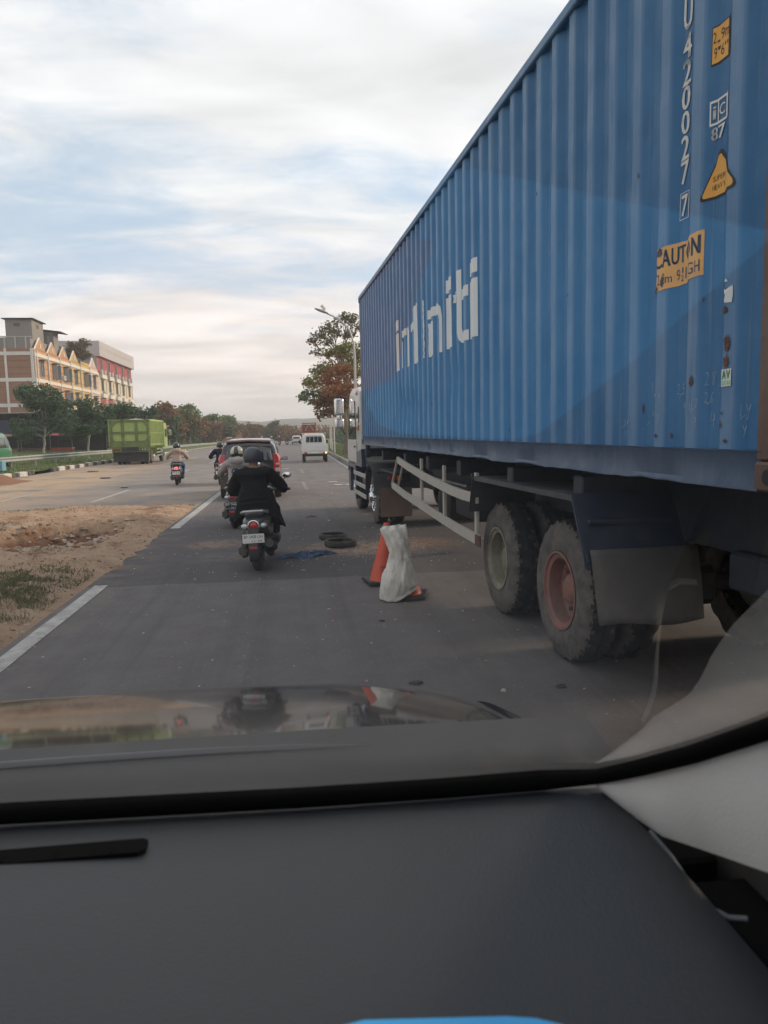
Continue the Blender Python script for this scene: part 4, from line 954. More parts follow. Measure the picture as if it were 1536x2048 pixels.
# ================================================================== PEOPLE
def skin_mesh(name, joints, edges, root, wrinkle=0.0, wscale=9.0, seed=0.0, lv=2, smooth_br=0.2):
    """one continuous surface grown round a skeleton; joints: key -> (x, y, z, radius_a, radius_b)"""
    me = bpy.data.meshes.new(name); bm = bmesh.new(); sk = bm.verts.layers.skin.verify(); V = {}
    for k, j in joints.items():
        v = bm.verts.new(j[:3]); v[sk].radius = (j[3], j[4] if len(j) > 4 else j[3]); v[sk].use_root = (k == root); V[k] = v
    for a, c_ in edges: bm.edges.new((V[a], V[c_]))
    bm.to_mesh(me); bm.free()
    o = bpy.data.objects.new(name, me); col.objects.link(o)
    s = o.modifiers.new('skin', 'SKIN'); s.branch_smoothing = smooth_br; s.use_smooth_shade = True
    ss = o.modifiers.new('sub', 'SUBSURF'); ss.levels = lv; ss.render_levels = lv
    dg = bpy.context.evaluated_depsgraph_get(); dg.update()
    r = bpy.data.meshes.new_from_object(o.evaluated_get(dg)); bpy.data.objects.remove(o); bpy.data.meshes.remove(me)
    r.name = name; r.materials.clear()
    if wrinkle:
        for v in r.vertices:
            q = v.co; v.co = q + v.normal * wrinkle * (fbm(q.x * wscale, q.y * wscale, q.z * wscale * 0.6 + seed) + 0.5 * fbm(q.x * wscale * 2.5, q.y * wscale * 2.5, q.z * wscale * 1.2 + seed))
    for p in r.polygons: p.use_smooth = True
    return r
SKIN = mat('skin_brown', (0.30, 0.17, 0.11), 0.55, var=0.08)
HAIR = mat('black_hair', (0.012, 0.011, 0.011), 0.5)
def fabric(name, c, r=0.9, **k): return mat(name, c, r, var=0.14, vscale=6, bump=0.25, bscale=90, spec=0.2, **k)
HELM_M = mat('matte_helmet', (0.045, 0.050, 0.062), 0.45, var=0.08, spec=0.5)
HELM_B = mat('black_helmet', (0.015, 0.017, 0.022), 0.2, coat=0.6)
def rider(label, loc, rz, jacket, trousers, helmet, coat=False, hood=False, lean=0.0, scale=1.0, visor=True, stripes=None, head_yaw=0.0, seed=1, shoe=None, wide=1.0):
    P = thing('person', label, 'person', loc, rz)
    P.scale = (scale,) * 3
    W = wide; hy = 0.60 + lean
    J = {'pel': (0, .40, .83, .15, .13), 'bel': (0, .42, .97, .13, .11), 'che': (0, .47 + lean * .5, 1.12, .155, .115), 'col': (0, .52 + lean * .8, 1.235, .09, .075), 'nek': (0, .545 + lean, 1.30, .052, .055), 'hd0': (0, .565 + lean, 1.37, .078, .085), 'hd1': (0, .565 + lean, 1.46, .085, .095)}
    E_ = [('pel', 'bel'), ('bel', 'che'), ('che', 'col'), ('col', 'nek'), ('nek', 'hd0'), ('hd0', 'hd1')]
    for s, q in ((-1, 'l'), (1, 'r')):
        J.update({q + 'sh': (s * .175 * W, .50 + lean * .7, 1.20, .062, .062), q + 'el': (s * .31 * W, .66, .99, .046, .046), q + 'wr': (s * .325, .91, .955, .028, .030), q + 'ha': (s * .315, .975, .965, .030, .042),
                  q + 'hp': (s * .105, .46, .80, .095, .095), q + 'kn': (s * .20, .83, .70, .064, .064), q + 'an': (s * .165, .80, .34, .044, .046), q + 'to': (s * .165, .95, .295, .036, .032)})
        E_ += [('col', q + 'sh'), (q + 'sh', q + 'el'), (q + 'el', q + 'wr'), (q + 'wr', q + 'ha'), ('pel', q + 'hp'), (q + 'hp', q + 'kn'), (q + 'kn', q + 'an'), (q + 'an', q + 'to')]
    me = skin_mesh('body', J, E_, 'pel')
    bm = bmesh.new(); bm.from_mesh(me); bpy.data.meshes.remove(me); b = B(); b.bm.free(); b.bm = bm
    for s in (-1, 1):                                           # fingers closed round the grips, thumb below, ears, nose
        for k in range(4):
            x = s * (.285 + k * .021); l = (.028, .032, .030, .024)[k]
            b.tube([(x, .98, .985), (x, 1.0 + l * .5, .992), (x, 1.022 + l * .3, .975), (x, 1.012, .950), (x, .992, .945)], [.0105, .010, .0095, .009, .007], 6)
        b.tube([(s * .275, .955, .955), (s * .265, .975, .94), (s * .275, 1.0, .94)], [.012, .010, .008], 6)
        b.ball((s * .088, .56 + lean, 1.42), 0.03, 8, (0.35, 0.7, 1))
    b.ball((0, .662 + lean, 1.42), 0.017, 8, (0.8, 1, 1.4)); b.ball((0, .655 + lean, 1.385), 0.02, 8, (1.3, .5, .4))
    for s in (-1, 1): b.ball((s * .032, .652 + lean, 1.442), 0.011, 8)
    obj('body', b, SKIN, P, ang=None)
    T = {}; k = 1.22
    for q in ('pel', 'lhp', 'lkn', 'lan', 'rhp', 'rkn', 'ran'):
        a = J[q]; T[q] = (a[0], a[1], a[2], a[3] * k + .006, a[4] * k + .006)
    T['bel'] = (0, .41, .90, .155, .14)
    link('trousers', skin_mesh('trousers', T, [('bel', 'pel'), ('pel', 'lhp'), ('lhp', 'lkn'), ('lkn', 'lan'), ('pel', 'rhp'), ('rhp', 'rkn'), ('rkn', 'ran')], 'pel', 0.012, 11, seed), trousers, P)
    for s, q in ((-1, 'l'), (1, 'r')):
        b = B(); a = J[q + 'an']; b.box((a[0], .875, .285), (.10, .27, .085), bev=0.035, seg=3); b.box((a[0], .875, .243), (.105, .28, .02), bev=0.008); obj('shoe', b, shoe or BLACK, P)
    K = {}
    fat = 0.03 if coat else 0.018
    for q in ('bel', 'che', 'col', 'lsh', 'lel', 'rsh', 'rel'):
        a = J[q]; K[q] = (a[0], a[1], a[2], a[3] * 1.18 + fat, a[4] * 1.15 + fat)
    K['hem'] = (0, .40, .86, .165 + fat * .5, .15 + fat * .5)
    K['nk'] = (0, .53 + lean * .9, 1.275, .07, .07)
    for s, q in ((-1, 'l'), (1, 'r')): K[q + 'cu'] = (s * .325, .885, .957, .045 + fat * .6, .045 + fat * .6)
    link('jacket', skin_mesh('jacket', K, [('hem', 'bel'), ('bel', 'che'), ('che', 'col'), ('col', 'nk'), ('col', 'lsh'), ('lsh', 'lel'), ('lel', 'lcu'), ('col', 'rsh'), ('rsh', 'rel'), ('rel', 'rcu')], 'bel', 0.020 if coat else 0.016, 8, seed + 3), jacket, P)
    if coat:                                                    # long coat tails that fall either side of the seat
        b = B()
        def cf(u, v):
            t = (u - 0.5) * 2 * 2.5                              # -2.5..2.5 rad round the back (0 = back)
            w_ = 0.20 + 0.12 * v ** 0.8 + 0.02 * math.sin(t * 6 + v * 3) * v
            z = 1.0 - 0.44 * v - 0.06 * v * abs(math.sin(t)) * (1.5 if t > 0 else 0.7)
            sx_ = math.sin(t) * w_ * (1.0 if t < 0 else 1.08); sy_ = .42 - math.cos(t) * (0.155 + 0.02 * v)
            return (sx_, sy_ + 0.05 * v * abs(math.sin(t)), z + (0.17 * v * (math.cos(t) > 0) * math.cos(t)))
        b.grid(40, 14, cf)
        ob = obj('coat_tails', b, jacket, P, ang=None); sm = ob.modifiers.new('thick', 'SOLIDIFY'); sm.thickness = 0.008
    if hood:
        b = B(); b.ball((0, .42 + lean, 1.27), 0.13, 18, (1.15, 0.72, 0.62), rot=(0.5, 0, 0)); vs = b.bm.verts[:]
        for v in vs: v.co += v.co.normalized() * 0.02 * fbm(v.co.x * 9, v.co.y * 9, v.co.z * 9)
        b.tube([(-.10, .56 + lean, 1.33), (-.13, .47 + lean, 1.29), (-.07, .40 + lean, 1.30), (.07, .40 + lean, 1.30), (.13, .47 + lean, 1.29), (.10, .56 + lean, 1.33)], [.03, .04, .036, .036, .04, .03], 8)
        obj('hood', b, jacket, P, ang=None)
    # helmet: shell open in front, rim, visor
    hc = Vector((0, .575 + lean, 1.425)); b = B()
    def hf(u, v):
        th = u * 2 * PI; ph = v * 2.08                           # from the crown down
        r_ = .128; x = math.sin(ph) * math.sin(th) * r_; y = -math.sin(ph) * math.cos(th) * r_ * 1.12; z = math.cos(ph) * r_ * 1.02
        return (hc.x + x, hc.y + y, hc.z + z)
    b.grid(37, 15, hf)
    bmesh.ops.remove_doubles(b.bm, verts=b.bm.verts[:], dist=0.0008)
    dl = [f for f in b.bm.faces if f.calc_center_median().y > hc.y + .06 and -0.075 < f.calc_center_median().z - hc.z < 0.05 and abs(f.calc_center_median().x) < .10]
    bmesh.ops.delete(b.bm, geom=dl, context='FACES')
    if stripes:
        for f in b.bm.faces:
            c_ = f.calc_center_median(); a_ = math.atan2(c_.x, -(c_.y - hc.y))
            f.material_index = 1 if 0.25 < abs(c_.x) / .136 < 0.86 and c_.z > hc.z - .035 else 0
    hm = obj('helmet', b, [helmet] + ([stripes] if stripes else []), P, ang=None)
    sm = hm.modifiers.new('thick', 'SOLIDIFY'); sm.thickness = 0.014
    b = B(); rg = []
    for k in range(24):
        t = 2 * PI * k / 24; rg.append((hc.x + .118 * math.sin(t), hc.y - .132 * math.cos(t), hc.z - .070 + (.012 if math.cos(t) < -.3 else 0)))
    b.tube(rg + [rg[0]], 0.008, 6); obj('helmet_rim', b, BLACK, hm)
    if visor:
        b = B(); b.grid(16, 6, lambda u, v: (hc.x + math.sin((u - .5) * 2.2) * .146, hc.y + math.cos((u - .5) * 2.2) * .16, hc.z + .055 - .12 * v)); obj('visor', b, GLASS, hm, ang=None)
    return P

# ================================================================== SCOOTERS
def scooter(label, loc, rz, body, plate='BP 3408 UH', sub='11 29', plate_dark=False, rail=None, lit=False, ring=False, group='scooters and motorcycles in the traffic', yaw_lean=0.0):
    S = thing('scooter', label, 'scooter', loc, rz, group); S.rotation_euler = (0, yaw_lean, rz)
    def wheel(y, r=0.27, w_=0.115):
        b = B(); b.lathe([(-w_ / 2 * .72, r - .075), (-w_ / 2, r - .055), (-w_ / 2 * .98, r - .03), (-w_ / 2 * .7, r - .010), (-.02, r), (.02, r), (w_ / 2 * .7, r - .010), (w_ / 2 * .98, r - .03), (w_ / 2, r - .055), (w_ / 2 * .72, r - .075)], 48, 'X', mod=lambda i, k, a, rr_: -.005 if (k % 3 == 0 and 2 < i < 7) else 0)
        wh = obj('wheel', b, RUBBER, S, loc=(0, y, r), ang=25)
        b = B(); b.lathe([(-.04, r - .073), (-.045, r - .085), (-.02, r - .10), (.02, r - .10), (.045, r - .085), (.04, r - .073)], 32, 'X')
        for k in range(5):
            t = 2 * PI * k / 5; b.tube([(0, .02 * math.cos(t), .02 * math.sin(t)), (0, (r - .095) * math.cos(t + .2), (r - .095) * math.sin(t + .2))], .014, 6)
        b.cyl((-.06, 0, 0), (.06, 0, 0), .035, n=14); obj('rim', b, DARKM, wh)
    wheel(0); wheel(1.25)
    # body shell under the seat, tapering to the tail
    b = B(); rg = []
    for y, hw, zl, zh in ((-.17, .075, .60, .66), (-.12, .125, .555, .70), (0.0, .165, .51, .735), (.15, .180, .47, .74), (.35, .185, .40, .72), (.52, .165, .34, .64), (.60, .12, .32, .50)):
        n = 18; zc, hz = (zl + zh) / 2, (zh - zl) / 2
        rg.append([(hw * math.copysign(abs(math.cos(t)) ** .75, math.cos(t)), y, zc + hz * math.copysign(abs(math.sin(t)) ** .8, math.sin(t))) for t in [2 * PI * k / n for k in range(n)]])
    b.rings(rg); obj('body_shell', b, body, S, ang=50)
    b = B(); rg = []
    for y, hw, z, h_ in ((-.12, .10, .735, .02), (0.0, .15, .75, .035), (.3, .16, .745, .04), (.55, .13, .735, .04), (.66, .08, .71, .03)):
        n = 14; rg.append([(hw * math.cos(t), y, z + h_ * math.sin(t)) for t in [2 * PI * k / n for k in range(n)]])
    b.rings(rg); obj('seat', b, BLACK, S, ang=60)
    b = B(); b.box((0, .80, .235), (.36, .50, .05), bev=.015); b.box((0, .78, .20), (.24, .6, .05), bev=.015); obj('floorboard', b, BLACK, S)
    b = B(); rg = []
    for z, hw, y in ((.24, .17, 1.03), (.45, .20, 1.07), (.70, .21, 1.03), (.86, .16, .98), (.92, .11, .96)):
        rg.append([(hw * math.sin(t), y + .10 * math.cos(t) * (1 - .2 * math.cos(t)), z) for t in [2 * PI * k / 14 for k in range(14)]])
    b.rings(rg); obj('leg_shield', b, body, S, ang=50)
    b = B(); b.tube([(-.34, .99, .97), (-.2, 1.0, .985), (0, 1.02, .96), (.2, 1.0, .985), (.34, .99, .97)], .015, 8); b.ball((0, 1.04, .96), .11, 14, (1.3, .9, .7)); hb = obj('handlebar', b, body, S)
    for s in (-1, 1):
        b = B(); b.cyl((s * .26, .992, .978), (s * .385, .985, .968), .020, n=12); obj('grip', b, BLACK, hb)
        b = B(); b.tube([(s * .24, 1.02, .98), (s * .28, 1.03, 1.08), (s * .33, 1.02, 1.14)], .007, 6); mr_ = obj('mirror', b, BLACK, S)
        b = B(); b.ball((s * .35, 1.02, 1.165), .055, 14, (1.15, .3, .75)); b.ball((s * .35, 1.010, 1.165), .048, 14, (1.12, .18, .72)); obj('mirror_head', b, CHROME if lit or True else BLACK, mr_)
    b = B(); b.tube([(0, 1.02, .9), (0, 1.16, .5)], .035, 8)
    for s in (-1, 1): b.tube([(s * .085, 1.14, .55), (s * .085, 1.25, .27)], .022, 8)
    b.grid(14, 5, lambda u, v: ((v - .5) * .16, 1.25 + math.cos(.35 + u * 2.2) * .315, .27 + math.sin(.35 + u * 2.2) * .315)); obj('fork', b, BLACK, S)
    # engine and belt case on the left, shock, silencer on the right
    b = B(); rg = []
    for y, r_, zz_ in ((-.09, .07, .28), (-.03, .105, .28), (.10, .10, .29), (.30, .085, .28), (.45, .11, .27), (.55, .10, .27), (.60, .04, .27)):
        rg.append([(-.155 + (-.035 if k % 2 else 0) + (.05 * math.cos(t)), y, zz_ + r_ * math.sin(t)) for k, t in enumerate([2 * PI * k / 12 for k in range(12)])])
    b.rings(rg); b.cyl((-.235, -.0, .28), (-.19, 0, .28), .055, n=14); b.cyl((-.24, .48, .27), (-.19, .48, .27), .08, n=16)
    b.box((-.03, .32, .34), (.26, .24, .18), bev=.03); b.box((-.15, .18, .44), (.13, .28, .12), bev=.035); obj('engine', b, mat('engine_grey', (.07, .068, .065), .5, .4, var=.3, dirt=(.15, .12, .09), dirt_amt=.35, dirt_scale=10) if 'engine_grey' not in bpy.data.materials else bpy.data.materials['engine_grey'], S)
    b = B(); b.tube([(.14, .42, .24), (.17, .25, .22), (.175, .10, .27)], .022, 8); b.tube([(.175, .16, .26), (.185, -.02, .32), (.195, -.24, .38)], [.05, .062, .055], 12); ex = obj('silencer', b, BLACK, S)
    b = B(); b.grid(8, 8, lambda u, v: (.19 + .065 * math.cos(-1.2 + v * 2.4), .10 - .30 * u, .29 + .10 * u + .065 * math.sin(-1.2 + v * 2.4))); obj('heat_shield', b, DARKM, ex)
    for s in (-1,):
        b = B(); b.cyl((s * .115, .02, .30), (s * .115, .12, .58), .018, n=8)
        for k in range(9): b.cyl((s * .115, .03 + k * .010, .34 + k * .026), (s * .115, .034 + k * .010, .350 + k * .026), .032, n=10)
        obj('shock_absorber', b, STEEL, S)
    b = B(); b.grid(14, 5, lambda u, v: ((v - .5) * .15 * (1 - .15 * u), -math.cos(-.35 + (1 - u) * 1.5) * (.30), .27 + math.sin(-.35 + (1 - u) * 1.5) * .31)); b.box((0, -.215, .50), (.15, .05, .16), rot=(-.35, 0, 0), bev=.012)
    rf = obj('rear_fender', b, BLACK, S); sm = rf.modifiers.new('thick', 'SOLIDIFY'); sm.thickness = .006
    b = B(); b.box((0, -.312, .335), (.10, .012, .032), bev=.004); obj('reflector', b, REDL, rf)
    b = B(); b.box((0, -.275, .455), (.275, .006, .115), bev=.002); pl = obj('number_plate', b, BLACK if plate_dark else PLATEW, S)
    if plate:
        mt = PLATEW if plate_dark else INK
        writing('plate_text', plate, (-.118, .005, .118, .045), REAR(0, -.2795, .455), mt, pl)
        writing('plate_text', sub, (-.02, -.045, .11, -.022), REAR(0, -.2795, .455), mt, pl)
        if plate_dark:
            b = B()
            for c_, d in (((0, -.2795, .509), (.268, .001, .004)), ((0, -.2795, .401), (.268, .001, .004)), ((-.132, -.2795, .455), (.004, .001, .104)), ((.132, -.2795, .455), (.004, .001, .104))): b.box(c_, d)
            obj('plate_border', b, PLATEW, pl)
    # tail lamp cluster
    b = B(); b.ball((0, -.165, .605), .062, 18, (1, .45, 1)); tl = obj('tail_light', b, (LITRED if lit else REDL), S)
    b = B(); b.lathe([(-.17, .060), (-.195, .066), (-.192, .075), (-.16, .078)], 28, 'Y', c=(0, 0, 0)); 
    for v in b.bm.verts: v.co.z += .605
    obj('lamp_ring', b, CHROME, tl)
    for s in (-1, 1):
        b = B(); b.ball((s * .115, -.135, .60), .045, 14, (1.15, .55, .75)); obj('indicator', b, CLEARL, S)
    b = B(); b.tube([(-.155, .12, .735), (-.165, -.02, .765), (-.12, -.14, .785), (0, -.18, .79), (.12, -.14, .785), (.165, -.02, .765), (.155, .12, .735)], .019, 8); obj('grab_rail', b, rail or STEEL, S)
    return S
LITRED = mat('lit_tail_light', (0.5, 0.02, 0.02), 0.3, emit=(1.0, 0.06, 0.05), estr=1.6)
LITAMB = mat('lit_indicator', (0.7, 0.25, 0.03), 0.3, emit=(1.0, 0.45, 0.10), estr=2.2)
GREYG = mat('scooter_grey_green', (0.055, 0.062, 0.058), 0.28, coat=0.5, var=0.06, dirt=(0.12, 0.10, 0.08), dirt_amt=0.12)
GLOSSB = mat('gloss_black', (0.014, 0.014, 0.016), 0.2, coat=0.6, dirt=(0.10, 0.085, 0.07), dirt_amt=0.15)
SILV = mat('silver_rail', (0.42, 0.43, 0.44), 0.35, 0.7, var=0.1)
COATB = fabric('black_coat_cloth', (0.010, 0.010, 0.011)); HOODG = fabric('grey_hoodie_cloth', (0.36, 0.33, 0.31)); BEIGE = fabric('beige_jacket_cloth', (0.42, 0.32, 0.26)); JEANS = fabric('blue_jeans_cloth', (0.05, 0.10, 0.19)); DARKC = fabric('dark_trouser_cloth', (0.02, 0.02, 0.024))
s1 = gnd(518, 1143)
rz1 = R(-5)
scooter('dark grey scooter with silver grab rail and white plate ahead of the camera car', (s1.x, s1.y + .1, 0), rz1, GREYG, rail=SILV, yaw_lean=R(-2.5))
rider('person in a long black coat and matte dark helmet riding the nearest scooter', (s1.x - .02, s1.y + .1, 0), rz1, COATB, COATB, HELM_M, coat=True, wide=1.08, scale=1.03, seed=2).rotation_euler = (0, R(-3.5), rz1)
s2 = gnd(470, 1058)
scooter('black scooter with a framed dark plate just behind the car', (s2.x, s2.y + .15, 0), R(-4), GLOSSB, plate='BP 9468', sub='05 27', plate_dark=True)
p2 = rider('person in a grey hoodie and a black and cream striped helmet', (s2.x, s2.y + .15, 0), R(-4), HOODG, DARKC, HELM_B, hood=True, stripes=mat('cream_helmet_stripe', (0.50, 0.46, 0.34), 0.35, coat=.4), wide=1.2, seed=7, visor=True)
b = B(); b.cyl((0, .262, 1.06), (0, .276, 1.06), .075, n=28); b.mi = 1; b.cyl((-.02, .255, 1.07), (-.02, .264, 1.07), .03, n=3); obj('printed_emblem', b, [mat('navy_print', (.03, .06, .12), .7, var=.1), mat('pale_print', (.5, .5, .48), .7)], p2)
s3 = gnd(353, 971)
scooter('black scooter with lit red tail lamp and blank white plate on the open left side', (s3.x, s3.y + .2, 0), R(5), GLOSSB, plate='BP 6152', sub='08 26', lit=True)
rider('person in a beige jacket, blue jeans and black helmet riding on the left', (s3.x, s3.y + .2, 0), R(5), BEIGE, JEANS, HELM_B, hood=True, wide=1.2, seed=11)
scooter('dark scooter partly hidden beyond the left side of the people carrier', (-2.72, 27.0, 0), R(2), GLOSSB, plate='', sub='')
rider('person in dark clothes and dark helmet beyond the left side of the people carrier', (-2.72, 27.0, 0), R(2), fabric('navy_jacket_cloth', (.02, .026, .045)), DARKC, HELM_B, wide=1.25, seed=13)
WHH = mat('white_helmet', (0.65, 0.64, 0.62), 0.3, coat=.5)
for px_, hm, jk, lab in ((524, WHH, fabric('red_jacket_cloth', (.3, .05, .04)), 'white helmet over the roof line of the dark people carrier'), (559, WHH, fabric('maroon_cloth', (.22, .04, .05)), 'white helmet and red top farther along the road'), (574, HELM_M, fabric('brown_cloth', (.13, .06, .05)), 'dark clothes beside the far white car')):
    g = gnd(px_, 891); 
    scooter('far small scooter under the rider with ' + lab.split(' beside')[0].split(' over the roof')[0], (g.x, g.y, 0), 0, GLOSSB if px_ != 559 else mat('scooter_red', (.35, .03, .03), .3, coat=.5), plate='', sub='')
    rider('distant person with ' + lab, (g.x, g.y, 0), 0, jk, DARKC, hm, wide=1.2, seed=px_)
# ================================================================== CARS AND TRUCKS
def car_wheel(P, x, y, r=0.31, w_=0.19, rim=STEEL, n=40):
    s = -1 if x < 0 else 1
    b = B(); b.lathe([(-w_ / 2 + .01, r * .62), (-w_ / 2, r * .72), (-w_ / 2, r * .9), (-w_ / 2 + .02, r * .98), (-w_ / 2 + .04, r), (w_ / 2 - .04, r), (w_ / 2 - .02, r * .98), (w_ / 2, r * .9), (w_ / 2, r * .72), (w_ / 2 - .01, r * .62)], n, 'X')
    wh = obj('wheel', b, RUBBER, P, loc=(x, y, r))
    b = B(); b.lathe([(s * (w_ / 2 - .01), r * .63), (s * (w_ / 2 - .03), r * .58), (s * (w_ / 2 - .03), .02)], 24, 'X')
    for k in range(6):
        t = 2 * PI * k / 6; b.box((s * (w_ / 2 - .02), r * .32 * math.cos(t), r * .32 * math.sin(t)), (.02, r * .5, .035), rot=(t, 0, 0))
    obj('rim', b, rim, wh)
def body_loft(b, st, n_low=.9):
    """stations: (y, z_bottom, z_belt, z_top, half_low, half_belt, half_top)"""
    rg = []
    for y, zb, zs_, zt_, a, m_, t in st:
        half = [(a * .90, zb), (a * .985, zb + .07), (a, zb + (zs_ - zb) * .35), (m_, zs_ - .06), (m_ * .985, zs_), (m_ * .99 + (t - m_) * .25, zs_ + (zt_ - zs_) * .25), (t + (m_ - t) * .18, zs_ + (zt_ - zs_) * .8), (t * .95, zt_ - (zt_ - zs_) * .07 - .012), (t * .78, zt_), (t * .4, zt_ + .012)]
        rg.append([(x, y, z) for x, z in half] + [(-x, y, z) for x, z in half[::-1]])
    b.rings(rg)
MPVP = mat('mpv_paint', (0.035, 0.030, 0.030), 0.25, 0.3, coat=0.8, var=0.05, dirt=(0.13, 0.11, 0.09), dirt_amt=0.12)
def mpv(loc, rz):
    P = thing('people_carrier', 'dark people carrier with tall red tail lamps ahead of the two scooter riders', 'car', loc, rz)
    b = B()
    body_loft(b, [(0.02, .34, .98, 1.50, .78, .80, .60), (.06, .30, .98, 1.58, .81, .83, .64), (.25, .28, .98, 1.63, .83, .84, .67), (1.2, .26, .97, 1.66, .83, .84, .69), (2.4, .26, .96, 1.63, .83, .84, .68), (2.9, .26, .96, 1.50, .83, .83, .66), (3.35, .26, .95, 1.06, .83, .82, .74), (3.9, .28, .85, .96, .81, .79, .70), (4.12, .34, .70, .80, .70, .68, .60)])
    obj('body', b, MPVP, P, ang=40)
    b = B(); b.grid(10, 8, lambda u, v: ((u - .5) * 2 * (.655 + (.56 - .655) * v), -.035 + .09 * v * v - .03 * (1 - (2 * u - 1) ** 2), 1.02 + .47 * v)); rw = obj('rear_window', b, GLASS, P); m_ = rw.modifiers.new('t', 'SOLIDIFY'); m_.thickness = .012
    b = B(); b.tube([(0, -.03, 1.06), (.2, -.035, 1.055), (.42, -.02, 1.05)], .008, 5); obj('wiper', b, BLACK, rw)
    b = B(); rg = []
    for x in (-.60, -.4, 0, .4, .60): rg.append([(x, .30, 1.62), (x, .0, 1.64 - abs(x) * .05), (x, -.05, 1.60 - abs(x) * .05), (x, -.02, 1.575 - abs(x) * .05), (x, .25, 1.58)])
    b.rings(rg); obj('spoiler', b, mat('mpv_spoiler_red_reflection', (0.09, 0.016, 0.018), 0.25, 0.2, coat=.8), P)  # red reflection on the spoiler put into its colour
    for s in (-1, 1):
        b = B(); b.rings([[(s * x, y, z) for x, y in ((.655, -.015), (.80, -.005), (.845, .10), (.84, .24), (.70, .15))] for z, in ((.74,), (.85,), (1.0,), (1.12,))] + [[(s * .64, .0, 1.24), (s * .74, .02, 1.24), (s * .80, .12, 1.24), (s * .785, .2, 1.24), (s * .68, .16, 1.24)]])
        tl = obj('tail_light', b, REDL, P)
        b = B(); b.box((s * .765, -.012, .80), (.13, .03, .10), bev=.01); b.box((s * .765, -.012, .96), (.10, .03, .05), bev=.01); obj('reversing_light', b, CLEARL, tl)
        b = B(); b.tube([(s * .83, 2.62, 1.0), (s * .90, 2.60, 1.01)], .02, 6); b.box((s * .965, 2.60, 1.04), (.17, .10, .13), bev=.045, seg=3); mi = obj('door_mirror', b, GLOSSB, P)
        b = B(); b.box((s * .965, 2.545, 1.04), (.14, .008, .10), bev=.003); obj('mirror_glass', b, CHROME, mi)
        for y0, y1 in ((.45, 1.15), (1.22, 1.95), (2.02, 2.75)):
            b = B(); b.rings([[(s * .842, y, 1.00), (s * .71, y, 1.54), (s * .70, y, 1.54), (s * .83, y, 1.00)] for y in (y0, y1)]); obj('side_window', b, GLASS, P)
        for y in (.62, 3.28): car_wheel(P, s * .74, y, .31)
        b = B(); b.box((s * .60, .35, 1.675), (.03, .0, .0)); b.tube([(s * .60, .3, 1.66), (s * .60, .5, 1.70), (s * .60, 2.2, 1.70), (s * .60, 2.4, 1.66)], .014, 6); obj('roof_rail', b, STEEL, P)
    b = B(); b.rings([[(-.80, .1, z), (-.80, -.03, z), (-.6, -.085, z), (.6, -.085, z), (.80, -.03, z), (.80, .1, z)] for z in (.30, .36, .55, .60)]); bp = obj('rear_bumper', b, MPVP, P)
    b = B(); b.box((0, -.088, .33), (1.1, .02, .07), bev=.01); obj('bumper_insert', b, BLACK, bp)
    b = B(); b.box((0, -.03, .78), (.44, .02, .12), bev=.01); pl = obj('number_plate', b, BLACK, P); writing('plate_text', 'BP 1468 VZ', (-.19, -.02, .19, .045), REAR(0, -.0415, .775), PLATEW, pl)
    b = B(); b.box((0, -.035, .90), (.6, .03, .05), bev=.012); obj('tailgate_garnish', b, CHROME, P)
    return P
g = gnd(500, 1001); mpv((g.x, g.y + .35, 0), R(0.5))

